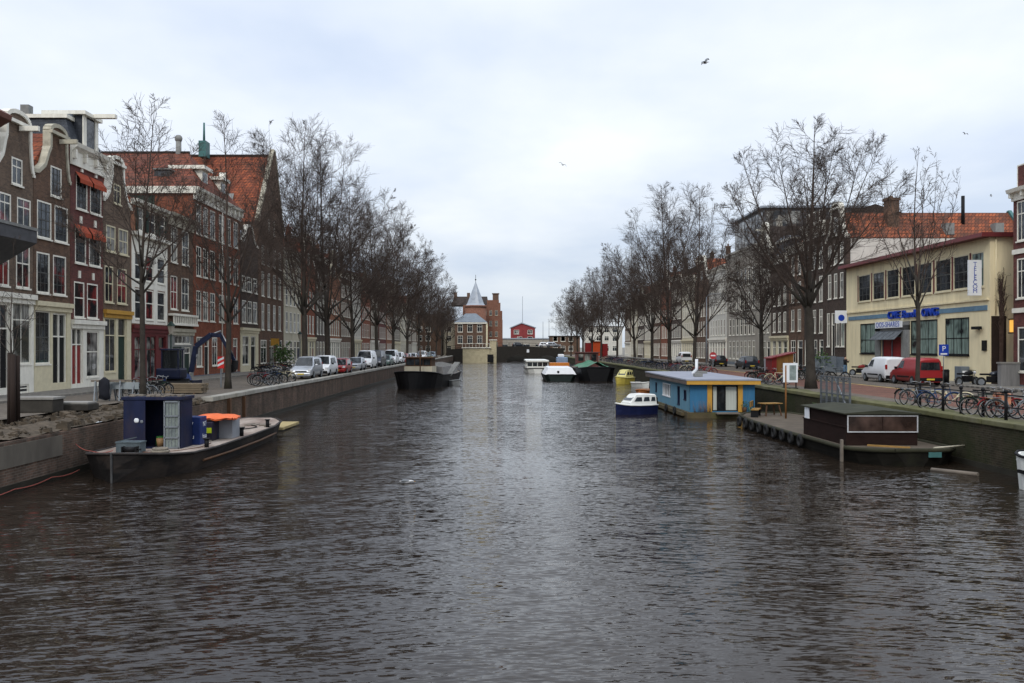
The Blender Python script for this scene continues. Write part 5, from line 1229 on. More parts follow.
mb = MB(); mb.box(dx0-.28, dx0-.0, -.06, .02, .36, 1.985); mb.box(dx1, dx1+.28, -.06, .02, .36, 1.985); mb.build('yellow_posts', YELLOWP, hb)
mb = MB(); mb.box(dx0, dx0+.07, .0, .08, .4, 1.92); mb.box(dx1-.07, dx1, .0, .08, .4, 1.92); mb.box(dx0+.3, dx0+.37, .0, .08, .4, 1.92); mb.box(dx0+.74, dx0+.82, .0, .08, .4, 1.92); mb.box(dx0+.07, dx1-.07, .01, .07, 1.85, 1.92); mb.box(dx0+.07, dx1-.07, .01, .07, .40, .46); gd = mb.build('glass_door', BLACK, hb)
CURT = mat('pale_curtain', (.40,.42,.38), .9, .12, 3, .1, stretch=(4,1,.2))
mb = MB(); mb.box(dx0+.07, dx0+.3, .055, .065, .46, 1.85); mb.build('curtain', CURT, gd); mb = MB(); mb.box(dx0+.82, dx1-.07, .055, .065, .46, 1.85); mb.build('curtain', CURT, gd); mb = MB(); mb.box(dx0+.37, dx0+.74, .04, .05, .46, 1.85); mb.build('pane', PANE, gd)
for a, b, z0, z1 in hs:
    mb = MB(); x = -w; mb.box(x+.02, x+.08, a, a+.07, z0, z1); mb.box(x+.02, x+.08, b-.07, b, z0, z1); mb.box(x+.02, x+.08, a+.07, b-.07, z1-.07, z1); mb.box(x-.03, x+.08, a+.07, b-.07, z0, z0+.06)
    n = int((b-a)/.7)
    for k in range(1, n+1): yy = a+(b-a)*k/(n+1); mb.box(x+.02, x+.07, yy-.03, yy+.03, z0+.06, z1-.07)
    wo = mb.build('window', NAVY if b-a < 2 else WSIGN, hb); mb = MB(); mb.box(x+.085, x+.095, a+.05, b-.05, z0+.04, z1-.04); mb.build('pane', PANE_C if b-a > 2 else PANE, wo)
mb = MB(); mb.tube([(-.35, 6.5, 2.3), (-.35, 6.5, 2.5), (-.12, 6.5, 2.72), (-.12, 6.5, 3.4)], .1, 10); mb.build('stovepipe', WSIGN, hb)
mb = MB(); mb.box(-.5, .85, -.8, -.36, .28, .36); mb.build('door_step', GREYW, hb)
mb = MB(); rnd = random.Random(15)
for k in range(60):
    x = rnd.uniform(-1.75, -.75); mb.tube([(x, -.33, .34), (x+rnd.uniform(-.15, .15), -.3, .34+rnd.uniform(.3, .75))], [.008, .003], 3)
tag(mb.build('dry_reeds', mat('dry_stems', (.14,.09,.07), .9, .3, 4, 0), None, (13.05, 53.3, 0)), 'thin dry brown stems along the houseboat front', None, None, 'stuff')
for k, (y, z) in enumerate(((2.2, .28), (5.0, .26), (8.6, .28), (11.5, .27))):
    mb = MB(); mb.torus((-2.42, y, z), .2, .075, 'x', 14, 6); mb.build('tyre_fender', RUBBER, hb)
mb = MB(); mb.box(-.9, -.4, 3.4, 3.9, 2.33, 2.52); mb.box(.4, 1.3, 9.6, 10.4, 2.35, 2.5); mb.build('roof_hatch', GREYST, hb)
for k, (x, m) in enumerate(((1.25, BROWNW), (1.62, TEAL))):
    pt = thing('plant_pot', ('brown', 'teal')[k]+' plant pot beside the yellow framed houseboat door', 'plant pot', (13.05+x, 53.1, .34)); mb = MB(); mb.cyl((0, 0, 0), (0, 0, .3), .11, .15, 10); mb.build('pot', m, pt); mb = MB(); rnd = random.Random(k)
    for q in range(40): a = Vector((rnd.gauss(0, .09), rnd.gauss(0, .09), .3+rnd.random()*.35)); b = Vector((rnd.uniform(-1, 1), rnd.uniform(-1, 1), .6)).normalized()*.09; c = b.orthogonal().normalized()*.03; mb.add([a-c, a+c, a+b], [(0, 1, 2)])
    mb.build('foliage', FOLIAGE, pt)
# small cabin boats
def cabin_boat(label, loc, rz, L, B, hullm, topm, hz=.62, cab=(.3, .85), ch=.85):
    r = thing('cabin_boat', label, 'boat', loc, rz); h = B/2
    hull(r, [(-L/2, .04, .02, hz*1.22), (-L*.4, h*.55, h*.35, hz*1.12), (-L*.25, h*.88, h*.7, hz*1.03), (0, h, h*.88, hz), (L*.3, h*.98, h*.85, hz), (L/2, h*.9, h*.78, hz)], hullm, topm, topm, .05)
    y0, y1 = -L/2+L*cab[0], -L/2+L*cab[1]; z0, z1 = hz+.0, hz+ch
    rs = [[(-h*.82, y0, z0), (h*.82, y0, z0), (h*.6, y0+ch*.75, z1-.05), (-h*.6, y0+ch*.75, z1-.05)]]
    mb = MB(); P = lambda y, wv, z: [(-h*.85, y, z0), (-h*.83, y, z0+.1), (-h*wv, y, z), (-h*wv*.6, y, z+.06), (h*wv*.6, y, z+.06), (h*wv, y, z), (h*.83, y, z0+.1), (h*.85, y, z0)]
    mb.rings([P(y0, .8, z0+.12), P(y0+ch*.8, .66, z1), P((y0+y1)/2+.2, .68, z1+.02), P(y1, .7, z1-.04)]); mb.build('cabin', topm, r)
    for s in (-1, 1):
        for a, b in ((.06, .34), (.40, .68), (.74, .95)):
            ya, yb = y0+ch*.5+(y1-y0-ch*.5)*a, y0+ch*.5+(y1-y0-ch*.5)*b
            mb = MB(); xb, xt = .80, .715
            q = [(s*(h*xb+.012), ya-(.12 if a < .1 else 0), z0+ch*.38), (s*(h*xb+.012), yb, z0+ch*.38), (s*(h*xt+.012), yb, z0+ch*.78), (s*(h*xt+.012), ya+.1, z0+ch*.78)]
            mb.add(q, [(0, 1, 2, 3)]); mb.add([(p[0]-s*.02, p[1], p[2]) for p in q], [(3, 2, 1, 0)]); mb.build('window', CARGLASS, r)
    mb = MB(); mb.add([(-h*.6, y0+ch*.18-.03, z0+.32), (h*.6, y0+ch*.18-.03, z0+.32), (h*.55, y0+ch*.7-.03, z1-.08), (-h*.55, y0+ch*.7-.03, z1-.08)], [(0, 1, 2, 3)]); mb.build('windscreen', CARGLASS, r)
    mb = MB(); mb.bbox(-.15, .15, L/2-.02, L/2+.3, hz-.1, hz+.45, .06); mb.cyl((0, L/2+.15, hz), (0, L/2+.15, -.3), .06, n=8); mb.build('outboard_motor', BLACK, r)
    return r
BWHITE = mat('white_boat_paint', (.62,.62,.58), .4, .08, 2, .03, dirt=(.4,.38,.3), dirt_amt=.25)
BNAVY = mat('dark_blue_hull', (.008,.012,.045), .4, .2, 2, .03)
cabin_boat('small cabin cruiser with dark blue hull and white cabin beside the houseboat', (8.3, 56.4, 0), math.radians(-66), 2.7, 1.4, BNAVY, BWHITE, .58, (.26, .97), .64)
cabin_boat('small yellow cabin boat moored beyond the blue houseboat', (13.9, 103, 0), math.radians(-35), 3.2, 1.5, mat('yellow_boat_paint', (.50,.40,.08), .4, .1, 2, .03), mat('pale_yellow_boat', (.55,.50,.20), .4, .1, 2, .03), .7, (.3, .9), .85)
def dinghy(label, loc, rz, m, L=3.2, B=1.4, z=.45, inner=None):
    r = thing('rowing_boat', label, 'boat', loc, rz); h = B/2
    hull(r, [(-L/2, .05, .02, z*1.3), (-L*.3, h*.7, h*.5, z*1.1), (0, h, h*.8, z), (L*.35, h*.92, h*.75, z), (L/2, h*.75, h*.6, z*1.05)], m, inner or GREYW, m, .05)
    for y in (-L*.12, L*.22):
        mb = MB(); mb.box(-h*.85, h*.85, y-.1, y+.1, z+.02, z+.07); mb.build('thwart', GREYW, r)
    return r
dinghy('white open boat between yellow cabin boat and houseboat', (14.6, 94, 0), .3, BWHITE)
dinghy('orange brown open boat at the far corner of the houseboat', (12.3, 78, 0), -.4, mat('orange_boat_paint', (.33,.12,.035), .5, .2, 2, .05))
dinghy('grey flat dinghy behind the black barge', (-5.6, 99, 0), .6, mat('grey_boat', (.22,.23,.23), .5, .15, 2, .05), 3.6, 1.6, .5, mat('grey_boat_deck', (.3,.3,.29), .7, .15, 2, .05))
# dark barge with brown cabin on the right
rb = thing('cabin_barge', 'dark mossy barge with brown wooden cabin at the right quay', 'barge', (14.5, 30, 0))
MOSSH = mat('mossy_dark_hull', (.011,.010,.008), .7, .4, 1.5, .2, dirt=(.024,.025,.012), dirt_amt=.3, spec=.08)
hull(rb, [(1.6, .7, .3, .56), (1.9, 1.3, 1.0, .54), (2.5, 1.8, 1.6, .52), (3.4, 1.98, 1.85, .5), (9, 2.0, 1.92, .48), (15, 2.0, 1.9, .5), (18, 1.8, 1.6, .54), (19.2, 1.2, 1.0, .58)], MOSSH, mat('dirty_deck', (.09,.072,.054), .9, .25, 1.2, .3, dirt=(.075,.06,.045), dirt_amt=.4), mat('mossy_rail', (.03,.029,.017), .9, .35, 1.5, .3), .085)
cx0, cx1, cy0, cy1 = -1.6, 1.08, 3.75, 8.5; BCAB = mat('brown_cabin_boards', (.017,.009,.0075), .7, .3, 2, .12, stretch=(1,1,3), dirt=(.035,.022,.017), dirt_amt=.3, spec=.08)
mb = MB(); mb.box(cx0, cx1, cy0, cy1, .49, 1.16); mb.box(cx0+.05, cx1-.05, cy0+.05, cy1-.05, 1.2, 1.68); mb.box(cx0-.03, cx1+.03, cy0-.03, cy1+.03, 1.16, 1.2); mb.build('cabin', BCAB, rb)
mb = MB(); mb.rings([[(cx0-.1, y, 1.68), (cx1+.1, y, 1.68), (cx1+.1, y, 1.72), ((cx0+cx1)/2, y, 1.84), (cx0-.1, y, 1.72)] for y in (cy0-.12, cy1+.12)]); mb.build('cabin_roof', mat('mossy_roof_felt', (.035,.036,.024), .9, .3, 1.5, .2), rb)
mb = MB(); fx0, fx1, z0, z1 = cx0+.05, cx1-.02, 1.02, 1.62
for a, b in (((fx0, z0), (fx1, z0)), ((fx0, z1), (fx1, z1))): mb.box(a[0], b[0], cy0-.06, cy0-.03, a[1]-.02, a[1]+.02)
for x in (fx0, fx1): mb.box(x-.02, x+.02, cy0-.063, cy0-.032, z0-.02, z1+.02)
wf = mb.build('front_window', mat('greyish_white_frame', (.42,.42,.43), .6, .2, 4, .05), rb, label='long front window in a white frame'); mb = MB(); mb.box(fx0+.03, fx1-.03, cy0-.045, cy0-.035, z0+.03, z1-.03); mb.build('pane', glass('dim_brown_glass', (.02,.011,.008), .25), wf); mb = MB(); mb.box((fx0+fx1)/2-.015, (fx0+fx1)/2+.015, cy0-.055, cy0-.046, z0+.03, z1-.03); mb.build('mullion', BCAB, wf)
mb = MB(); mb.box(cx0-.04, cx0-.032, cy1-.75, cy1-.25, 1.2, 1.66); mb.box(cx0-.001, cx0-.032, cy1-.75, cy1-.25, 1.2, 1.66); mb.build('white_hatch', WSIGN, rb)
mb = MB(); mb.bar((-1.1, 3.0, .60), (.1, 2.2, .60), .09, .06); mb.build('yellow_beam', MATS['yellow_brown_wood'] if 'yellow_brown_wood' in MATS else mat('yellow_brown_wood', (.26,.15,.045), .7, .25, 3, .1), rb)
mb = MB(); mb.box(.55, 1.0, .02, .06, .38, .56); mb.v = [(x-.1, y+1.5, z-.05) for x, y, z in mb.v]; mb.build('name_plate', TEAL, rb)
mb = MB(); mb.box(-2.06, -1.98, 3.0, 3.14, -.1, .8); mb.build('rubbing_post', GREYW, rb)
for k in range(9):
    mb = MB(); y = 7.5+k*1.2; mb.torus((-2.08, y, .3), .2, .08, 'x', 14, 6); mb.build('tyre_fender', RUBBER, rb)
tag(MB().tube([(0, 0, 0), (.9, -1.3, .02)], .07, 8).build('floating_pole', GREYW, None, (14.6, 30.6, .03)), 'wooden pole floating beside the dark barge bow', 'pole')
mb = MB(); mb.cyl((0, 0, 0), (0, 0, 2.75), .05, .04, 8)
tag(mb.build('mast', mat('varnished_pole', (.20,.09,.03), .5, .2, 3, .05), None, (14.6, 46.3, .5)), 'thin orange brown pole standing on the barge deck', 'pole')
def garden_table(label, loc, rz):
    r = thing('garden_table', label, 'table', loc, rz); mb = MB()
    for k in range(4): mb.box(-.55, .55, -.34+k*.175, -.34+k*.175+.155, .68, .72)
    mb.build('table_top', mat('yellow_brown_wood', (.26,.15,.045), .7, .25, 3, .1), r)
    for sx in (-.42, .42):
        for sy in (-.28, .28): mb = MB(); mb.bar((sx*1.15, sy*1.2, 0), (sx*.85, sy*.8, .68), .06, .06); mb.build('leg', BROWNW, r)
garden_table('yellow brown wooden table on the dark barge deck', (14.3, 48.0, .5), .3)
def bench(label, loc, rz, m):
    r = thing('bench', label, 'bench', loc, rz)
    mb = MB(); mb.box(-.7, .7, -.2, .2, .4, .45); mb.build('seat', m, r); mb = MB(); mb.box(-.7, .7, .2, .24, .55, .85); mb.build('backrest', m, r)
    for s in (-.6, .6): mb = MB(); mb.box(s-.04, s+.04, -.18, .2, 0, .4); mb.box(s-.04, s+.04, .18, .22, .4, .84); mb.build('leg', BLACK, r)
bench('yellow brown bench at the stern of the dark barge', (13.4, 47.5, .5), 1.2, MATS['yellow_brown_wood']); bench('dark green mossy bench on the barge along the quay wall', (15.7, 45.5, .5), -PI/2, mat('mossy_green_wood', (.055,.085,.028), .8, .3, 2, .1))
# white boat at the right edge
wbt = thing('motor_boat', 'white motor boat at the right edge against the mossy wall', 'boat', (15.83, 24.4, 0))
hull(wbt, [(-3.2, .1, .05, 1.05), (-2, .45, .35, 1.0), (0, .62, .52, .98), (2.0, .64, .54, 1.0), (2.35, .56, .46, 1.04), (2.55, .38, .3, 1.08)], BWHITE, BWHITE, BLACK, .045)
mb = MB(); mb.rings([[(-.56, -1, .86), (.56, -1, .86), (.42, -.6, 1.22), (-.42, -.6, 1.22)], [(-.58, 2.3, .86), (.58, 2.3, .86), (.48, 2.2, 1.1), (-.48, 2.2, 1.1)]]); mb.build('cabin', BWHITE, wbt)
mb = MB(); mb.box(-.655, -.6, .3, 2.1, .5, .6); mb.build('dark_stripe', BLACK, wbt)
# black barge with wheelhouse on the left
bb = thing('black_barge', 'black barge with cream and brown wheelhouse moored at the left quay', 'barge', (-8.9, 90, 0), -.10)
tag(MB().tube([(0, 0, 0), (1.3, .4, .05)], [.035, .025], 8).build('boat_hook', STONE, None, (15.3, 31.9, .62)), 'pale pole sticking out past the dark barge bow', 'pole')
hull(bb, [(-1.0, .35, .15, 1.75), (-.85, .8, .5, 1.74), (-.5, 1.25, .85, 1.71), (0, 1.65, 1.2, 1.67), (.7, 2.0, 1.6, 1.62), (1.6, 2.25, 1.9, 1.55), (4, 2.35, 2.2, 1.3), (12, 2.35, 2.25, 1.15), (18, 2.2, 1.9, 1.25), (20.5, 1.2, .8, 1.5), (21.3, .2, .1, 1.7)], BLACK, GREYW, BLACK, .08)
mb = MB(); mb.box(-1.55, 1.35, 3.2, 5.8, 1.3, 2.2); mb.build('wheelhouse_base', B_CREAM, bb); mb = MB(); mb.box(-1.45, 1.25, 3.3, 5.7, 2.2, 3.05); wh = mb.build('wheelhouse', BROWNW, bb)
for a, b in ((-1.35, -.55), (-.45, .35), (.45, 1.15)): mb = MB(); mb.box(a, b, 3.26, 3.295, 2.32, 2.92); mb.build('pane', PANE, wh)
mb = MB(); mb.box(-1.7, 1.5, 3.0, 6.0, 3.05, 3.16); mb.build('wheelhouse_roof', BROWNW, bb)
mb = MB(); mb.rings([[(-1.9, y, 1.2), (1.9, y, 1.2), (1.7, y, 2.05), (0, y, 2.4), (-1.7, y, 2.05)] for y in (7.2, 17.5)]); hc = mb.build('hatch_cover', mat('grey_hatch_cloth', (.20,.19,.18), .8, .25, 1.2, .2), bb)
for k in range(7): m2 = MB(); y = 7.6+k*1.5; m2.bar((-1.74, y, 2.09), (.0, y, 2.45), .08, .05); m2.bar((0, y, 2.45), (1.74, y, 2.09), .08, .05); m2.build('hatch_batten', GREYST, hc)
mb = MB(); mb.bar((2.0, 9.5, 1.0), (2.9, 10.5, 2.5), .9, .12); mb.build('leeboard', GREYST, bb); mb = MB(); mb.cyl((.3, 2.2, 1.5), (.3, 2.2, 4.1), .06, n=8); mb.build('mast', BROWNW, bb)
# moored boats far on the right
tb = thing('tour_boat', 'long white low tour boat with window band far on the canal', 'boat', (5.7, 143, 0))
hull(tb, [(0, .7, .5, .8), (1, 1.7, 1.4, .75), (3, 1.95, 1.8, .7), (14, 1.95, 1.8, .7), (16, 1.2, 1.0, .75)], BWHITE, GREYW, BLACK, .07)
mb = MB(); mb.box(-1.7, 1.7, 1.5, 14.2, .72, 1.1); mb.build('cabin_side', BWHITE, tb); mb = MB(); mb.box(-1.62, 1.62, 1.6, 14.1, 1.1, 1.75); gl = mb.build('window_band', PANE, tb); mb = MB(); mb.bbox(-1.85, 1.85, 1.3, 14.4, 1.75, 2.1, .12); mb.build('roof', BWHITE, tb)
for x in (-1.66, -.8, .0, .8, 1.66): m2 = MB(); m2.box(x-.05, x+.05, 1.55, 1.598, 1.1, 1.75); m2.build('mullion', BWHITE, gl)
for k in range(7): m2 = MB(); m2.box(-1.68, -1.622, 2.2+k*1.7, 2.32+k*1.7, 1.1, 1.75); m2.build('mullion', BWHITE, gl)
cb_ = thing('covered_boat', 'dark hulled boat under a white sloping cover beside the green barge', 'boat', (7.2, 110.6, 0))
hull(cb_, [(0, 1.6, 1.2, .8), (.8, 2.0, 1.7, .75), (8, 2.05, 1.8, .7), (10, 1.2, .8, .9)], mat('dark_green_hull', (.014,.022,.02), .5, .2, 2, .05), GREYW, BLACK, .06)
mb = MB(); mb.rings([[(-1.95, .1, .8), (1.95, .1, .8), (1.45, .6, 1.62), (-1.45, .6, 1.62)], [(-1.95, 8.2, .8), (1.95, 8.2, .8), (1.45, 7.8, 1.7), (-1.45, 7.8, 1.7)]]); mb.build('white_cover', mat('white_cover_cloth', (.62,.63,.64), .7, .06, 2, .05), cb_); mb = MB(); mb.box(-.4, -.15, .2, .32, .9, 1.25); mb.build('vent_flap', BLACK, cb_)
gbg = thing('green_barge', 'big black hulled barge with green tarpaulins at the right quay', 'barge', (11.8, 110, 0))
hull(gbg, [(0, 1.5, 1.0, 1.7), (1.0, 2.1, 1.7, 1.6), (3, 2.3, 2.1, 1.5), (16, 2.3, 2.1, 1.4), (19, 1.4, .9, 1.6)], BLACK, GREYW, BLACK, .08)
GT = mat('green_tarpaulin', (.045,.15,.085), .7, .3, 1.2, .2, dirt=(.16,.2,.17), dirt_amt=.4); mb = MB(); rnd = random.Random(31); vs = []
for i in range(11):
    for j in range(7): vs.append((-2.0+j*4.0/6, 1.2+i*1.3, 1.55+(1-abs(j-3)/3)*.75+rnd.uniform(-.12, .16)))
mb.add(vs, [(i*7+j, i*7+j+1, (i+1)*7+j+1, (i+1)*7+j) for i in range(10) for j in range(6)], True); mb.build('green_cover', GT, gbg)
mb = MB(); mb.box(-1.4, 1.6, 15, 18, 1.4, 3.4); mb.box(-1.6, 1.8, 14.8, 18.2, 3.4, 3.5); ws_ = mb.build('deckhouse', mat('maroon_boards', (.11,.045,.04), .6, .2, 2, .1), gbg)
for a in (-1.2, -.3, .6): mb = MB(); mb.box(a, a+.7, 14.96, 14.998, 2.3, 3.2); mb.build('pane', PANE_C, ws_)
ob = thing('work_boat', 'orange decked work boat with white and blue wheelhouse', 'boat', (8.3, 126, 0))
hull(ob, [(0, .8, .5, 1.2), (1, 1.7, 1.4, 1.1), (8, 1.8, 1.6, 1.0), (10, 1.2, .9, 1.1)], BLACK, GREYW, ORANGE, .1)
mb = MB(); mb.box(-1.5, 1.2, 1.0, 4.6, 1.05, 1.95); mb.build('orange_hold', mat('orange_paint', (.50,.17,.03), .5, .15, 2, .05), ob); mb = MB(); mb.bbox(-.3, 1.3, 5, 7.5, 1.0, 2.7, .1); mb.build('wheelhouse', mat('light_blue_paint', (.18,.26,.38), .5, .15, 2, .05), ob); mb = MB(); mb.bbox(-.1, .8, 5.4, 6.6, 2.7, 3.15, .15); mb.build('white_canopy', WSIGN, ob)
# ---------------------------------------------------------------- bridge and far end
bd = thing('canal_bridge', 'dark low bridge closing the far end of the canal', 'bridge', (0, 262, 0))
DKB = brick('dark_bridge_brick', (.030,.027,.024), (.022,.02,.018), (.04,.038,.034))
mb = MB(); arch = []
def arch_pts(c, r, z): return [(c+r*math.cos(t), max(-.4, z*math.sin(t))) for t in [PI*k/10 for k in range(11)]]
out = [(-16, -.5), (-16, 3.5), (-4, 4.3), (6, 4.5), (18, 3.8), (18, -.5)]
bot = []
for c in (13.2, 4.6, -4.6): bot += [(c+3.4, -.5)] + [(c+3.4*math.cos(t), 1.7*math.sin(t)) for t in [PI*k/10 for k in range(11)]] + [(c-3.4, -.5)]
mb.prism(out + [(-16, -.5)][:0] + list(reversed(bot)), 0, 8) if False else None
poly = [(18, 3.8), (6, 4.5), (-4, 4.3), (-16, 3.5), (-16, -.5)] + list(reversed(bot)) + [(18, -.5)]
tri = tessellate_polygon([[Vector((x, z, 0)) for x, z in poly]])
for y in (0, 8): mb.add([(x, y, z) for x, z in poly], tri)
n = len(poly); mb.add([(x, 0, z) for x, z in poly] + [(x, 8, z) for x, z in poly], [(i, (i+1) % n, (i+1) % n+n, i+n) for i in range(n)])
mb.build('bridge_span', DKB, bd)
mb = MB(); top = [(-16, 3.5), (-4, 4.3), (6, 4.5), (18, 3.8)]
for dz in (.35, .95):
    for a, b in zip(top[:-1], top[1:]): mb.bar((a[0], .2, a[1]+dz), (b[0], .2, b[1]+dz), .08, .08)
mb.build('railing', BLACK, bd)
for k in range(18):
    x = -15.5+k*1.95; z = 3.5+(x+16)/12*.8 if x < -4 else 4.3+(x+4)/10*.2 if x < 6 else 4.5-(x-6)/12*.7
    mb = MB(); mb.bar((x, .2, z-.1), (x, .2, z+1.0), .1, .1); mb.build('railing_post', BLACK, bd)
mb = MB(); mb.box(7.2, 7.9, -.1, -.02, 2.6, 3.5); mb.build('clearance_sign', WSIGN, bd)
for lb, px, p, k in (('white car crossing the far bridge', 545, P_WHITE, 'hatch'), ('silver car crossing the far bridge', 553, P_SILVER, 'wagon'), ('dark car crossing the far bridge', 519, P_DARK, 'hatch')):
    c = car(lb, p, k, ((px-CX)/F*266, 266.0, 4.15), PI/2, 'cars on the far bridge')
# boathouse on the water at the left end of the bridge
bh = thing('boathouse', 'cream floating boathouse at the left end of the far bridge', 'boathouse', (-5.9, 241, 0))
mb = MB(); mb.box(-4.6, 2.6, 0, 7, -.4, 3.9); mb.box(2.6, 4.4, .4, 6, -.4, 6.0); mb.build('wall', mat('weathered_cream', (.40,.35,.23), .7, .15, 1, .1, dirt=(.2,.17,.11), dirt_amt=.35), bh)
mb = MB(); mb.box(2.0, 3.6, -.04, 0, .1, 2.2); mb.build('door', BLACK, bh); mb = MB(); mb.box(-4.9, 2.9, -.3, 7.2, 3.9, 4.1); mb.box(2.4, 4.6, .2, 6.2, 6.0, 6.2); mb.build('roof', WHITE, bh)
mb = MB()
for k in range(9): x = -4.7+k*.9; mb.bar((x, -.1, 4.1), (x, -.1, 5.1), .07, .07)
mb.bar((-4.7, -.1, 5.1), (2.5, -.1, 5.1), .08, .08); mb.build('terrace_railing', WHITE, bh)
# corner house with grey hipped roof
ch = thing('corner_house', 'brown brick corner house with grey hipped roof and white windows', 'house', (-14, 268, ST))
mb = MB(); holes = [(.8+k*2.9, 2.3+k*2.9, z, z+2.3) for k in range(3) for z in (3.6, 7.0)]
mb.plate([(0, 0), (9.3, 0), (9.3, 9.9), (0, 9.9)], holes, 0, .3); mb.box(0, .1, .31, 10, 0, 9.9); mb.box(9.2, 9.3, .31, 10, 0, 9.9); mb.box(.1, 9.2, 9.9, 10, 0, 9.9); mb.build('wall', B_BROWN, ch)
for a, b, c, d in holes: add_window(ch, a, c, b-a, d-c, 'T')
mb = MB(); mb.add([(-.4, -.4, 9.9), (9.7, -.4, 9.9), (9.7, 10.2, 9.9), (-.4, 10.2, 9.9), (3, 4.5, 12.7), (6.2, 4.5, 12.7)], [(0, 1, 5, 4), (1, 2, 5), (2, 3, 4, 5), (3, 0, 4), (0, 3, 2, 1)]); mb.build('roof', mat('grey_slates', (.13,.15,.17), .6, .2, 1, .1), ch)
mb = MB(); mb.box(-.3, 9.6, -.35, -.02, 9.5, 9.85); mb.build('cornice', WHITE, ch); mb = MB(); mb.box(9.25, 9.75, -.2, .3, 0, 9.5); mb.build('corner_pilaster', CREAM, ch)
# round tower with spire
tw = thing('brick_tower', 'round brick tower with grey conical spire beyond the bridge', 'tower', (-8.55, 292, ST))
TB = brick('tower_brick', (.23,.105,.07), (.17,.08,.055), (.15,.11,.09)); mb = MB(); mb.cyl((0, 0, 0), (0, 0, 15.4), 3.4, 3.4, 28); mb.cyl((0, 0, 15.4), (0, 0, 16.0), 3.6, 3.6, 28); mb.build('wall', TB, tw)
mb = MB(); n = 16; rs = []
for z, r in ((16.0, 3.35), (16.6, 2.9), (23.6, .12)): rs.append([((r*(1 if k % 2 else .88))*math.cos(2*PI*k/n), (r*(1 if k % 2 else .88))*math.sin(2*PI*k/n), z) for k in range(n)])
mb.rings(rs); mb.build('spire', ZINC, tw); mb = MB(); mb.cyl((0, 0, 23.4), (0, 0, 26), .07, n=6); mb.ball((0, 0, 24.4), .25, 8, 6); mb.build('weather_vane', BLACK, tw)
bk = thing('brick_building', 'orange brown brick building with stepped parapet right of the spire', 'building', (-13, 298, ST))
mb = MB(); holes = [(1.2+k*1.9, 2.1+k*1.9, z, z+1.7) for k in range(6) for z in (2.5, 6, 9.5, 13)]; mb.plate([(0, 0), (13.2, 0), (13.2, 11.5), (12.8, 12.2), (12.5, 12.6), (12.5, 17.2), (12.0, 17.2), (12.0, 18.1), (8, 18.1), (8, 16.4), (0, 16.4)], holes, 0, .3); mb.box(0, .1, .31, 12, 0, 16.4); mb.box(.1, 13.1, 11.9, 12, 0, 15); mb.box(13.1, 13.2, .31, 12, 0, 11.5); mb.build('wall', TB, bk)
for a, b, c, d in holes: add_window(bk, a, c, b-a, d-c, 'T', STONE, PANE)
mb = MB(); mb.box(9.9, 11.9, .4, 2.6, 16.5, 20.4); mb.box(9.7, 12.1, .2, 2.8, 20.1, 20.4); mb.build('chimney', B_BROWN, bk); mb = MB(); mb.add([(-4, .3, 16.4), (8.5, .3, 16.4), (8.5, 12, 16.4), (-4, 12, 16.4), (-3, 6, 19.6), (8, 6, 19.6)], [(0, 1, 5, 4), (1, 2, 5), (2, 3, 4, 5), (3, 0, 4), (0, 3, 2, 1)]); rf_ = mb.build('roof', DARKTILE, bk)
mb = MB(); mb.box(-3.2, -2.2, 5.2, 6.6, 18.5, 21); mb.build('chimney', B_BROWN, rf_); mb = MB(); mb.box(1.2, 2.2, 5.2, 6.6, 18.5, 20.8); mb.build('chimney', B_BROWN, rf_)
# red house and low grey building across the harbour front
rh = thing('red_house', 'small dark red house with white windows above the far bridge', 'house', (3.3, 335, ST))
mb = MB(); mb.prism([(0, 0), (9, 0), (9, 9.6), (4.0, 11.4), (0, 9.6)], 0, 8); mb.build('wall', mat('dark_red_boards', (.20,.035,.035), .7, .2, 1, .1), rh)
mb = MB(); mb.rings([[(-.4, y, 9.5), (4.0, y, 11.35), (9.4, y, 9.55), (9.4, y, 9.85), (4.0, y, 11.7), (-.4, y, 9.8)] for y in (-.4, 8.4)]); mb.build('roof', ZINC, rh)
for x, z in ((1.1, 7.4), (2.3, 4.9), (6.2, 7.4), (6.2, 4.9)): add_window(rh, x, z, 1.9, 1.5, 'P', WHITE, PANE_C, y=-.14)
lw = thing('harbour_shed', 'long low grey building behind the far bridge', 'shed', (-6, 326, ST)); mb = MB(); mb.box(0, 34, 0, 6, 0, 5.4); mb.build('wall', B_GREYR, lw); mb = MB(); mb.box(-.3, 34.3, -.3, 6.3, 5.4, 5.8); mb.build('roof', ZINC, lw)
for k in range(8): add_window(lw, 2+k*4, 1.6, 2.2, 2.0, 'P', y=-.14)
for lb, px, Y, h in (('tall thin mast behind the red house', 522.5, 345, 22), ('thin pole right of the red house', 543, 300, 11), ('thin pole left of the last right tree', 549, 300, 11.5), ('thin pole beside the harbour shed end', 556, 305, 10)):
    mb = MB(); mb.cyl((0, 0, 0), (0, 0, h), .12, .07, 6); tag(mb.build('mast_pole', STEEL, None, ((px-CX)/F*Y, Y, ST)), lb, 'pole')
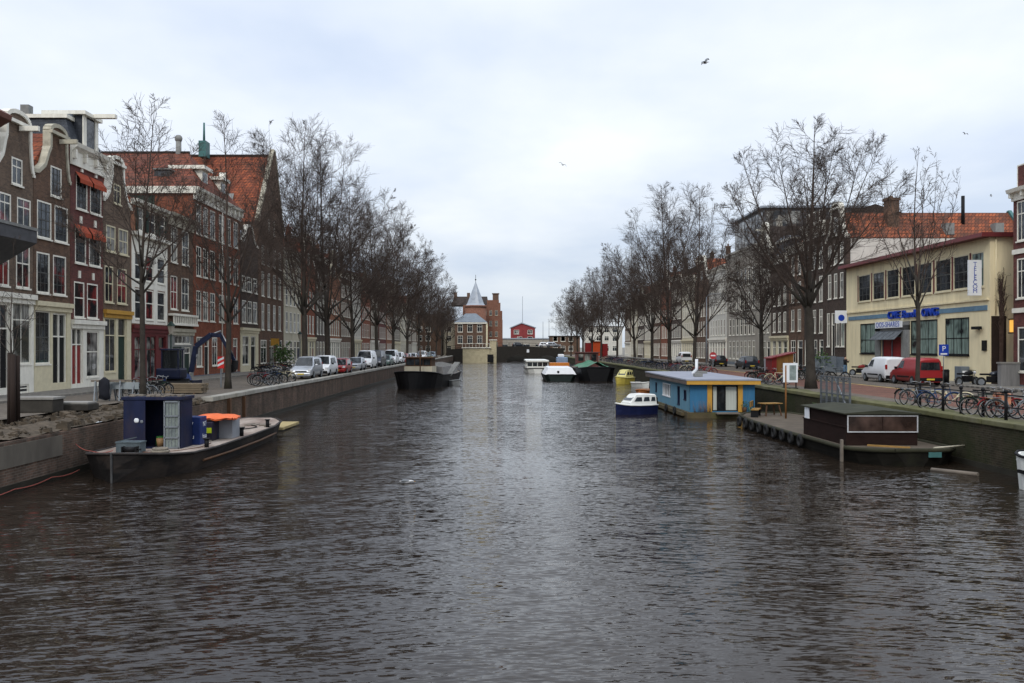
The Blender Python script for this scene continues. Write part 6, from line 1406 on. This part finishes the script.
# orange market kiosk among the far right trees
mk = thing('market_kiosk', 'red and orange market kiosk behind the far right trees', 'kiosk', (21.2, 228, ST)); mb = MB(); mb.box(0, 1.5, 0, 3, 0, 3.6); mb.box(4.3, 5.6, 0, 3, 0, 3.4); mb.build('red_side', RED, mk); mb = MB(); mb.box(1.5, 4.2, .1, 3, .3, 4.0); mb.build('orange_panel', mat('bright_orange_panel', (.5,.075,.02), .6, .1, 2, .03), mk); mb = MB(); mb.box(-.3, 5.8, -.4, 3.3, 4.0, 4.2); mb.build('roof', WHITE, mk)
for lb, x, Y, w, h, m in (('brown building between the left house row and the corner house', -27, 276, 8.5, 12.5, B_BROWN), ('cream building just left of the grey roofed corner house', -18.2, 279, 4.0, 10.5, B_CREAM), ('pale building closing the far right corner beyond the bridge', 27, 292, 12, 9.0, B_PALE), ('low brown building behind the last right trees', 16, 300, 10, 6.0, B_BROWN)):
    o = thing('corner_building', lb, 'building', (x, Y, ST)); mb = MB(); hs = [(1+k*2.6, 2.5+k*2.6, z, z+1.7) for k in range(int((w-1)/2.6)) for z in (1.2, 4.4, 7.2)[:int(h/3)]]; mb.plate([(0, 0), (w, 0), (w, h), (0, h)], hs, 0, .3); mb.box(0, .1, .31, 8, 0, h); mb.box(w-.1, w, .31, 8, 0, h); mb.box(.1, w-.1, 7.9, 8, 0, h); mb.build('wall', m, o)
    for a, b, c, d in hs: add_window(o, a, c, b-a, d-c, 'T')
    mb = MB(); mb.box(-.2, w+.2, -.2, 8.2, h, h+.3); mb.build('roof', DARKTILE, o)

# ---------------------------------------------------------------- excavator and building works on the left quay
ex = thing('mini_excavator', 'dark blue mini excavator with raised bent arm on the left quay', 'excavator', (-20.0, 55.5, ST))
XB = mat('dark_blue_machine', (.010,.014,.035), .4, .3, 3, .08, dirt=(.03,.026,.022), dirt_amt=.3)
for s in (-.55, .55):
    mb = MB(); prof = [(-1.0, .12), (-.8, 0), (.8, 0), (1.0, .12), (1.05, .3), (.85, .48), (-.85, .48), (-1.05, .3)]; mb.prism(prof, s-.17, s+.17); mb.build('track', RUBBER, ex)
mb = MB(); mb.box(-.6, .6, -.38, .38, .25, .6); mb.build('undercarriage', BLACK, ex)
mb = MB(); mb.bbox(-1.1, .35, -.72, .72, .6, 1.25, .12); mb.build('engine_cover', XB, ex)
mb = MB()
for x in (-.75, .25):
    for y in (-.6, .1): mb.bar((x, y, 1.2), (x, y, 2.35), .07, .07)
mb.bbox(-.85, .35, -.7, .2, 2.35, 2.45, .03); mb.build('cab_frame', XB, ex); mb = MB(); mb.box(-.72, .22, -.6, -.585, 1.25, 2.34); mb.build('cab_glass', CARGLASS, ex)
mb = MB(); mb.box(-.35, .1, -.4, -.0, 1.2, 1.4); mb.bbox(-.4, -.25, -.4, .0, 1.4, 1.9, .04); mb.build('driver_seat', BLACK, ex)
bp = [(.75, 1.0), (1.05, 2.6), (2.0, 3.32), (2.65, 3.25)]; mb = MB(); mb.rings([[(x-.14*dx, .25+yy, z+.14*dz) for (dx, dz), yy in (((1, 0), -.13), ((-1, 0), -.13), ((-1, 0), .13), ((1, 0), .13))] for x, z in bp[:2]])
for (a, b), wd in zip(zip(bp[:-1], bp[1:]), (.3, .3, .24)): mb.bar((a[0], .25, a[1]), (b[0], .25, b[1]), .22, wd)
mb.build('boom', XB, ex)
mb = MB(); mb.bar((2.5, .25, 3.42), (3.45, .25, 1.65), .17, .2); mb.build('stick', XB, ex); mb = MB(); mb.cyl((1.3, .25, 3.05), (2.6, .25, 3.55), .05, n=8); mb.cyl((2.62, .25, 3.42), (3.4, .25, 2.0), .04, n=8); mb.cyl((.55, .25, .9), (1.1, .25, 2.1), .06, n=8); mb.build('hydraulic_ram', CHROME, ex)
mb = MB(); prof = [(3.35, 1.75), (3.6, 1.7), (3.55, 1.2), (3.3, .95), (3.0, 1.0), (3.12, 1.2), (3.3, 1.35)]; mb.prism(prof, -.05, .55); mb.build('bucket', BLACK, ex)
mb = MB(); mb.box(1.15, 1.25, -.75, .75, .1, .5); mb.bar((.5, -.4, .3), (1.2, -.4, .3), .08, .1); mb.bar((.5, .4, .3), (1.2, .4, .3), .08, .1); mb.build('dozer_blade', XB, ex)
bt = G(216, 388); mk_ = thing('warning_board', 'red and white warning board beside the excavator arm', 'warning board', (bt.x, bt.y+1, ST)); mb = MB(); mb.box(-.04, .04, -.03, .03, 0, 1.5); mb.build('post', STEEL, mk_); mb = MB(); mb.box(-.2, .2, -.06, -.03, 1.2, 1.95); bdp = mb.build('board', mat('signal_red', (.6,.03,.03), .5, .05, 3, 0), mk_)
for z in (1.3, 1.6): mb = MB(); mb.rings([[(-.2, -.062, z), (.2, -.062, z+.2), (.2, -.062, z+.34), (-.2, -.062, z+.14)], [(-.2, -.07, z), (.2, -.07, z+.2), (.2, -.07, z+.34), (-.2, -.07, z+.14)]]); mb.build('white_stripe', WSIGN, bdp)
p = G(185, 394); ps_ = thing('plank_stack', 'stack of pale timber planks behind the work barge', 'timber stack', (p.x-.4, p.y+.6, ST)); rnd = random.Random(12); mb = MB()
for l in range(4):
    for k in range(4): x = -.9+rnd.uniform(-.06, .06); mb.box(x, x+2.2, -.5+k*.25, -.5+k*.25+.22, l*.13+.05, l*.13+.165)
mb.build('planks', mat('pale_timber', (.16,.125,.085), .8, .2, 2, .2), ps_); mb = MB(); mb.box(-.6, -.5, -.5, .5, 0, .05); mb.box(.8, .9, -.5, .5, 0, .05); mb.build('bearer', BROWNW, ps_)
p = G(172, 389); mb = MB(); rnd = random.Random(2); vs = []
for i in range(10):
    for j in range(8):
        x, y = -.75+i*1.5/9, -.6+j*1.2/7; e = max(abs(i-4.5)/4.5, abs(j-3.5)/3.5); vs.append((x*(1.15 if e > .95 else 1), y*(1.15 if e > .95 else 1), 0 if e > .95 else 1.0+rnd.uniform(-.12, .1)-.25*e))
mb.add(vs, [(i*8+j, (i+1)*8+j, (i+1)*8+j+1, i*8+j+1) for i in range(9) for j in range(7)], True); tag(mb.build('blue_tarpaulin', mat('blue_tarp', (.012,.03,.10), .5, .25, 2, .2), None, (p.x-.8, p.y+3.2, ST)), 'dark blue tarpaulin covered heap behind the lamp post', 'tarpaulin')
def trestle(label, loc, rz, board=None):
    r = thing('trestle', label, 'trestle', loc, rz)
    for x in (-.55, .55):
        for s in (-.3, .3): mb = MB(); mb.bar((x, s, 0), (x, s*.15, .95), .06, .05); mb.build('leg', STEEL, r)
    mb = MB(); mb.box(-.75, .75, -.04, .04, .9, 1.0); mb.build('top_bar', GREYW, r)
    if board: mb = MB(); mb.box(-.8, .8, -.1, -.06, .55, .88); mb.build('board', board, r)
p = G(108, 401); trestle('steel trestle with a dark coat hung over it', (p.x, p.y, ST), .2)
mb = MB(); rs = []
for z, w, d in ((.12, .30, .08), (.35, .24, .13), (.75, .27, .14), (.98, .25, .11), (1.06, .12, .07), (1.12, .05, .04)): rs.append([(w*math.cos(2*PI*k/10), d*math.sin(2*PI*k/10)-.08, z+(.09*math.sin(k*2.1) if z < .3 else .02*math.sin(k*2.1))) for k in range(10)])
mb.rings(rs, True, True); tag(mb.build('coat', mat('dark_cloth', (.014,.015,.02), .9, .3, 3, .2), None, (p.x-.1, p.y-.1, ST)), 'dark coat hanging on the steel trestle', 'coat')
p = G(121, 401); trestle('steel trestle with a grey barrier board beside the hung coat', (p.x, p.y+.3, ST), -.1, mat('grey_board', (.25,.28,.29), .6, .15, 2, .05))
p = G(30, 413); sl = thing('stone_slab_stack', 'dark stone block with flat top behind the wooden stakes', 'stone block', (p.x, p.y+.6, ST)); mb = MB(); mb.bbox(-.8, .8, -.45, .45, 0, .5, .04); mb.build('block', mat('dark_stone', (.04,.036,.03), .9, .3, 2, .3), sl); mb = MB(); mb.bbox(-.85, .85, -.5, .5, .5, .6, .02); mb.build('top_slab', CONC, sl)
p = G(68, 411); sl = thing('stone_slab_stack', 'low dark block with pale slab on top right of the stone block', 'stone block', (p.x, p.y+.6, ST)); mb = MB(); mb.bbox(-.75, .75, -.5, .5, 0, .26, .04); mb.build('block', MATS['dark_stone'], sl); mb = MB(); mb.bbox(-.55, .7, -.42, .42, .26, .34, .02); mb.build('top_slab', CONC, sl)
# ---------------------------------------------------------------- lamps, signs, railing, street furniture
def lantern(label, X, px, h):
    r = thing('street_lamp', label, 'street lamp', (X, Yx(px, X), ST)); mb = MB(); mb.cyl((0, 0, 0), (0, 0, .9), .13, .09, 10); mb.cyl((0, 0, .9), (0, 0, h-.75), .06, .045, 10); mb.build('pole', DGREEN, r)
    mb = MB(); mb.rings([[(s*math.cos(PI*k/3), s*math.sin(PI*k/3), z) for k in range(6)] for s, z in ((.14, h-.75), (.26, h-.2))]); mb.build('lantern_glass', mat('milky_lamp_glass', (.38,.34,.28), .2, .08, 2, 0), r); mb = MB(); mb.rings([[(s*math.cos(PI*k/3), s*math.sin(PI*k/3), z) for k in range(6)] for s, z in ((.32, h-.2), (.2, h-.05), (.04, h+.12))]); mb.build('lantern_cap', DGREEN, r)
lantern('old style green lantern post before the narrow brown house', -22.8, 171, 4.2)
lantern('old style lantern post far along the left pavement', -22.8, 300, 4.2)
def pole_lamp(label, X, px, h):
    r = thing('street_lamp', label, 'street lamp', (X, Yx(px, X), ST)); mb = MB(); mb.cyl((0, 0, 0), (0, 0, h), .09, .05, 10); mb.build('pole', STEEL, r); mb = MB(); mb.tube([(0, 0, h), (.3, 0, h+.3), (1.0, 0, h+.35)], .035, 6); mb.build('arm', STEEL, r); mb = MB(); mb.bbox(.8, 1.4, -.12, .12, h+.26, h+.4, .04); mb.build('lamp_head', GREYST, r)
pole_lamp('tall grey street lamp right of the pair of tall trees', 19.9, 706.5, 7.4)
ps2 = thing('parking_sign', 'blue square parking sign on a pole before the yellow building', 'sign', (29.5, Yx(943.5, 29.5), ST)); mb = MB(); mb.cyl((0, 0, 0), (0, 0, 2.75), .03, n=8); mb.build('pole', STEEL, ps2); mb = MB(); mb.box(-.32, .32, -.05, -.02, 1.98, 2.72); sb = mb.build('sign_board', BLUEL, ps2); text('P', .5, WSIGN, sb, (0, -.056, 2.42), (PI/2, 0, 0), .004, 'sign_letter'); mb = MB(); mb.box(-.22, .22, -.058, -.05, 2.04, 2.14); mb.build('white_bar', WSIGN, sb)
rs_ = thing('round_sign', 'round red and white traffic sign beyond the houseboat roof', 'traffic sign', (19.7, Yx(708, 19.7)-2, ST)); mb = MB(); mb.cyl((0, 0, 0), (0, 0, 2.0), .03, n=8); mb.build('pole', STEEL, rs_); mb = MB(); mb.cyl((0, -.04, 1.75), (0, -.06, 1.75), .33, n=20); dsk = mb.build('disc', mat('traffic_red', (.34,.035,.04), .4, .05, 3, 0), rs_); mb = MB(); mb.box(-.22, .22, -.068, -.06, 1.69, 1.81); mb.build('white_bar', WSIGN, dsk)
rl = thing('quay_railing', 'black iron railing along the right quay by the bicycles', 'railing', (17.15, 0, ST)); ys = [Yx(px, 17.15) for px in (920, 943, 961, 983, 1006, 1040)]
for y in ys: mb = MB(); mb.cyl((0, y, -.05), (0, y, 1.0), .055, .05, 10); mb.ball((0, y, 1.03), .075, 8, 6); mb.build('post', BLACK, rl)
for z in (.5, .92): mb = MB(); mb.cyl((0, ys[0], z), (0, ys[-1], z), .022, n=8); mb.build('rail', BLACK, rl)
mb = MB(); mb.bbox(-.18, .18, -.3, .3, 0, .42, .06); tag(mb.build('pannier_bag', mat('salmon_cloth', (.48,.22,.13), .8, .15, 3, .2), None, (17.75, Yx(1002, 17.7)+.1, ST+.5)), 'salmon orange bag on a bicycle rack by the railing', 'bag')
gt = thing('mesh_gate', 'grey steel mesh gate at the quay above the dark barge', 'gate', (16.35, 0, 0)); y0, y1 = Yx(850, 16.35), Yx(821, 16.35); mb = MB()
for k in range(6): y = y0+(y1-y0)*k/5; mb.bar((0, y, 1.1), (0, y, 2.75), .08, .08)
for z in (1.12, 1.9, 2.73): mb.bar((0, y0, z), (0, y1, z), .05, .05)
GG_ = mat('blue_grey_steel', (.085,.095,.105), .6, .2, 4, .05); mb.build('gate_frame', GG_, gt); mb = MB()
for k in range(26): y = y0+(y1-y0)*(k+.5)/26; mb.bar((0, y, 1.12), (0, y, 2.73), .016, .016)
for k in range(9): z = 1.16+k*.18; mb.bar((.01, y0, z), (.01, y1, z), .012, .012)
mb.build('wire_mesh', GG_, gt); mb = MB(); mb.bar((0, y0+.2, 1.15), (0, (y0+y1)/2, 2.7), .05, .05); mb.build('brace', STEEL, gt)
pb = thing('poster_board', 'white poster board standing at the quay edge behind the thin pole', 'poster board', (17.4, Yx(790, 17.4), ST)); mb = MB()
for x in (-.36, .36): mb.bar((x, 0, 0), (x, 0, 1.6), .06, .06)
mb.box(-.4, .4, -.3, .3, 0, .1); mb.build('stand', BLACK, pb); mb = MB(); mb.box(-.44, .44, -.09, -.04, .42, 1.58); bo = mb.build('board', WSIGN, pb); mb = MB(); mb.box(-.06, .34, -.1, -.091, .55, 1.45); mb.build('poster', mat('grey_green_print', (.2,.24,.23), .5, .35, 3, 0), bo)
kk = thing('red_kiosk', 'dark red and ochre wooden kiosk in the right street', 'kiosk', (20.9, 67, ST)); mb = MB(); mb.prism([(-.8, 0), (-.45, 0), (-.45, 1.9), (-.8, 1.7)], 0, 1.6); mb.build('red_side', RED, kk); mb = MB(); mb.prism([(-.449, .6), (.8, .6), (.8, 2.05), (-.449, 1.85)], .02, 1.6); mb.build('ochre_front', mat('ochre_boards', (.24,.12,.035), .7, .3, 2, .1, stretch=(3,1,.2)), kk); mb = MB(); mb.prism([(-.449, 0), (.8, 0), (.8, .599), (-.449, .599)], .05, 1.6); mb.build('dark_base', BLACK, kk); mb = MB(); mb.rings([[(-.95, y, 1.66), (.95, y, 2.1), (.95, y, 2.18), (-.95, y, 1.74)] for y in (-.15, 1.7)]); mb.build('roof', RED, kk)
ub = thing('utility_cabinet', 'white and blue cabinet left of the red kiosk', 'cabinet', (20.4, 69.2, ST)); mb = MB(); mb.bbox(-.4, .4, -.3, .3, .1, 1.7, .03); mb.build('cabinet_body', WSIGN, ub); mb = MB(); mb.box(-.22, .1, -.31, -.3, 1.0, 1.4); mb.build('blue_mark', MATS['faded_blue_paint'], ub); mb = MB(); mb.box(-.38, .38, -.28, .28, 0, .1); mb.build('base', GREYST, ub)
cw = thing('concrete_wall', 'grey streaked concrete wall in the alley at the right edge', 'wall', (31.6, 56.5, ST)); mb = MB(); mb.box(-.3, 3.0, 0, .35, 0, 1.5); mb.build('wall', mat('streaked_concrete', (.20,.195,.19), .9, .25, 1.5, .2, dirt=(.08,.08,.075), dirt_amt=.45, stretch=(2,2,.2)), cw); mb = MB(); mb.box(-.35, 3.05, -.05, .4, 1.5, 1.6); mb.build('coping', CONC, cw)
def motorbike(label, loc, rz, m, grp=None):
    r = thing('motorcycle', label, 'motorcycle', loc, rz, grp)
    for y in (-.68, .68): mb = MB(); mb.torus((0, y, .31), .24, .075, 'x', 20, 7); w = mb.build('wheel', RUBBER, r); mb = MB(); mb.cyl((-.05, y, .31), (.05, y, .31), .19, n=14); mb.build('rim', STEEL, w)
    mb = MB(); mb.bbox(-.16, .16, -.32, .35, .28, .68, .06); mb.build('engine', BLACK, r)
    mb = MB(); mb.rings([[(-.13*s, y, z-.12*s), (.13*s, y, z-.12*s), (.16*s, y, z), (.1*s, y, z+.13*s), (-.1*s, y, z+.13*s), (-.16*s, y, z)] for y, z, s in ((-.42, .86, .5), (-.25, .86, 1.1), (.05, .82, 1.0), (.2, .78, .6))], True, True); mb.build('fuel_tank', m, r)
    mb = MB(); mb.bbox(-.14, .14, .12, .75, .74, .86, .05); mb.build('saddle', BLACK, r); mb = MB(); mb.cyl((-.08, -.66, .31), (-.06, -.42, .98), .03, n=6); mb.cyl((.08, -.66, .31), (.06, -.42, .98), .03, n=6); mb.build('fork', CHROME, r)
    mb = MB(); mb.tube([(-.38, -.3, 1.02), (-.15, -.42, 1.03), (.15, -.42, 1.03), (.38, -.3, 1.02)], .018, 6); mb.build('handlebar', BLACK, r); mb = MB(); mb.ball((0, -.58, .88), .11, 10, 6); mb.build('headlight', LIGHTG, r); mb = MB(); mb.cyl((.17, .1, .33), (.2, .85, .42), .05, n=8); mb.build('exhaust', CHROME, r)
motorbike('black motorcycle before the yellow building, left one of two', (30.4, 58.8, ST), PI/2+.3, BLACK, 'motorcycles before the yellow building'); motorbike('black motorcycle before the yellow building, right one near the alley', (31.4, 57.6, ST), PI/2-.2, P_DARK, 'motorcycles before the yellow building')
motorbike('red motor scooter parked beside the person', (31.3, 78.6, ST), .8, RED)
def post_bin(label, X, px, m): r = thing('litter_bin', label, 'bin', (X, Yx(px, X), ST)); mb = MB(); mb.cyl((0, 0, .12), (0, 0, .95), .2, .22, 12); mb.build('bin_body', m, r); mb = MB(); mb.cyl((0, 0, 0), (0, 0, .12), .08, n=8); mb.build('foot', BLACK, r); mb = MB(); mb.cyl((0, 0, .95), (0, 0, 1.05), .24, .16, 12); mb.build('lid', BLACK, r)
post_bin('dark litter bin between the red van and the motorcycles', 29.8, 946, BLACK)
eb = thing('utility_cabinet', 'blue grey cabinet against the yellow wall behind the motorcycles', 'cabinet', (32.1, Yx(962, 32.1), ST)); mb = MB(); mb.bbox(-.3, .3, -.45, .45, .08, 1.2, .03); mb.build('cabinet_body', BLUEST, eb); mb = MB(); mb.box(-.28, .28, -.42, .42, 0, .08); mb.build('base', GREYST, eb); mb = MB(); mb.box(-.2, .2, -.462, -.45, .5, .9); mb.build('sticker', WSIGN, eb)
# climbing plant on the side wall of the yellow building
iv = thing('climbing_plant', 'bare brown climbing plant on the side wall of the yellow building', 'climbing plant', (FR+.7, Yx(990, FR)-.06, ST)); mb = MB(); rnd = random.Random(44)
for k in range(70):
    x = rnd.uniform(-.15, .25); z = rnd.uniform(3.9, 7.4); pts = [(x*.4, 0, max(3.6, z-1.0))]; 
    for j in range(4): x += rnd.uniform(-.2, .2); z += rnd.uniform(-.2, .25); pts.append((x, rnd.uniform(-.1, 0), z))
    mb.tube(pts, [.02, .016, .012, .009, .006], 3, False)
for k in range(6): mb.tube([(.05*k-.12, -.02, 0), (.04*k-.1, -.04, 2.2), (.05*k-.1, -.03, 4.2), (.06*k-.1, -.04, 6.4)], [.035, .03, .025, .015], 5, False)
mb.build('stems', mat('dry_vine', (.075,.05,.04), .95, .3, 4, .1), iv)
# green shrub by the shop on the left, and pots at the steps
def shrub(label, loc, s, seed, pot=True):
    r = thing('potted_shrub', label, 'plant', loc); rnd = random.Random(seed); mb = MB()
    for k in range(260):
        v = Vector((rnd.gauss(0, .35), rnd.gauss(0, .35), rnd.gauss(0, .38)))*s; c = v + Vector((0, 0, .5+.75*s)); a = Vector((rnd.uniform(-1, 1), rnd.uniform(-1, 1), rnd.uniform(-1, 1))).normalized(); b = a.orthogonal(); l = .09*s+.03
        mb.add([c-a*l, c+b*l*.5, c+a*l, c-b*l*.5], [(0, 1, 2, 3)])
    mb.build('foliage', FOLIAGE, r)
    mb = MB(); mb.cyl((0, 0, 0), (0, 0, .5), .2*s+.05, .27*s+.05, 12); mb.build('pot', GREYST, r)
    mb = MB()
    for k in range(5): mb.tube([(0, 0, .45), (rnd.uniform(-.2, .2)*s, rnd.uniform(-.2, .2)*s, .5+.8*s)], [.025, .01], 5)
    mb.build('stem', BARK, r)
shrub('round green shrub in a pot before the tall dark left house', (-24.2, Yx(283, -24.2), ST), 1.6, 3); shrub('dark green potted shrub on the right pavement by the grey stone steps', (31.3, Yx(823, 31.3), ST), 1.0, 4)
# ---------------------------------------------------------------- person
def person(label, loc, rz, jacket, jeans):
    bm = bmesh.new(); L = bm.verts.layers.skin.verify()
    J = {'pel': ((0, 0, .92), .15), 'bel': ((0, .01, 1.08), .145), 'che': ((0, 0, 1.3), .17), 'neck': ((0, 0, 1.47), .062), 'hd0': ((0, -.02, 1.56), .085), 'hd1': ((0, -.015, 1.68), .088),
         'hl': ((.1, 0, .86), .11), 'kl': ((.12, -.03, .48), .068), 'al': ((.13, .02, .09), .05), 'fl': ((.14, -.15, .045), .042), 'hr': ((-.1, 0, .86), .11), 'kr': ((-.12, .02, .48), .068), 'ar': ((-.14, .08, .09), .05), 'fr': ((-.15, -.09, .045), .042),
         'sl': ((.19, 0, 1.39), .075), 'el': ((.27, -.08, 1.14), .052), 'wl': ((.12, -.3, 1.3), .036), 'gl': ((.06, -.36, 1.38), .038), 'sr': ((-.19, 0, 1.39), .075), 'er': ((-.27, -.08, 1.14), .052), 'wr': ((-.12, -.3, 1.3), .036), 'gr': ((-.06, -.36, 1.38), .038)}
    V = {}
    for k, (p, r) in J.items(): v = bm.verts.new(p); v[L].radius = (r, r*.85 if k in ('bel', 'che', 'pel') else r); V[k] = v
    V['pel'][L].use_root = True
    for e in ('pel bel', 'bel che', 'che neck', 'neck hd0', 'hd0 hd1', 'pel hl', 'hl kl', 'kl al', 'al fl', 'pel hr', 'hr kr', 'kr ar', 'ar fr', 'che sl', 'sl el', 'el wl', 'wl gl', 'che sr', 'sr er', 'er wr', 'wr gr'):
        a, b = e.split(); bm.edges.new((V[a], V[b]))
    me = bpy.data.meshes.new('person_skeleton'); bm.to_mesh(me); bm.free(); o = bpy.data.objects.new('person', me); link(o)
    o.modifiers.new('s', 'SKIN').use_smooth_shade = True; o.modifiers.new('d', 'SUBSURF').levels = 2; o.modifiers['d'].render_levels = 2
    bpy.context.view_layer.update(); dg = bpy.context.evaluated_depsgraph_get(); nm = bpy.data.meshes.new_from_object(o.evaluated_get(dg)); o.modifiers.clear(); o.data = nm; nm.name = 'person'
    nm.materials.clear()
    for m in (mat('skin', (.42,.26,.19), .6, .05, 3, 0), jacket, jeans, BLACK): nm.materials.append(m)
    for f in nm.polygons:
        c = f.center; f.material_index = 3 if c.z < .1 else 2 if c.z < .93 else 0 if (c.z > 1.46 and abs(c.x) < .12 and c.y > -.2) or c.y < -.31 else 1
        f.use_smooth = True
    o.location = loc; o.rotation_euler = (0, 0, rz); tag(o, label, 'person')
    mb = MB(); mb.ball((0, .012, 1.69), .105, 12, 8, (1, 1.05, .92)); h = mb.build('hair', mat('dark_hair', (.03,.02,.014), .8, .2, 5, .1), o); h.location = (0, .012, .015)
    return o
person('person in dark jacket and blue jeans raising both hands by the yellow building', (30.9, 81.0, ST), .5, mat('black_jacket', (.016,.016,.018), .8, .2, 4, .1), mat('blue_jeans', (.10,.17,.26), .8, .2, 4, .1))
# ---------------------------------------------------------------- gulls
GW = mat('gull_white', (.5,.5,.5), .8, .1, 3, 0); GG = mat('gull_grey', (.16,.17,.18), .8, .1, 3, 0)
def gull(label, loc, rz, roll, flying=True, s=1.0):
    r = thing('gull', label, 'gull', loc, rz); r.rotation_euler = (0, roll, rz); r.scale = (s, s, s)
    mb = MB(); mb.rings([[(a*math.cos(2*PI*k/8), y, z+a*.9*math.sin(2*PI*k/8)) for k in range(8)] for y, a, z in ((-.26, .01, .02), (-.2, .035, .03), (-.14, .04, .03), (-.05, .065, 0), (.06, .065, 0), (.18, .03, .01), (.28, .015, .01))], True, True); mb.build('body', GW, r)
    if flying:
        for sx in (-1, 1):
            mb = MB(); P = [(0.03, .09, .02), (.22, .10, .16), (.42, .075, .20), (.66, .025, .05)]
            mb.rings([[(sx*x, -c, z), (sx*x, c, z-.01), (sx*x, c, z+.012), (sx*x, -c, z+.02)] for x, c, z in P]); mb.build('wing', GG, r)
    else:
        for sx in (-1, 1): mb = MB(); mb.ball((sx*.05, .06, .035), .05, 8, 6, (.6, 3.2, .9)); mb.build('wing', GG, r)
    mb = MB(); mb.cyl((0, -.25, .02), (0, -.31, .01), .012, .004, 6); mb.build('beak', YELLOWP, r)
gull('largest gull flying with bent wings high over the canal', ((705.5-CX)/F*62, 62, Zy(63, 62)), .9, -.5)
gull('small gull flying above the middle of the canal', ((562.5-CX)/F*120, 120, Zy(165, 120)), -.6, .5)
gull('tiny gull flying high above the yellow building', ((965-CX)/F*150, 150, Zy(134, 150)), .3, .2)
gull('tiny gull gliding above the right house roofs', ((991-CX)/F*160, 160, Zy(196, 160)), 1.0, .2)
gull('gull swimming on the open water in the foreground', ((407-CX)/F*27.8, 27.8, .04), 1.45, 0, False, .85)
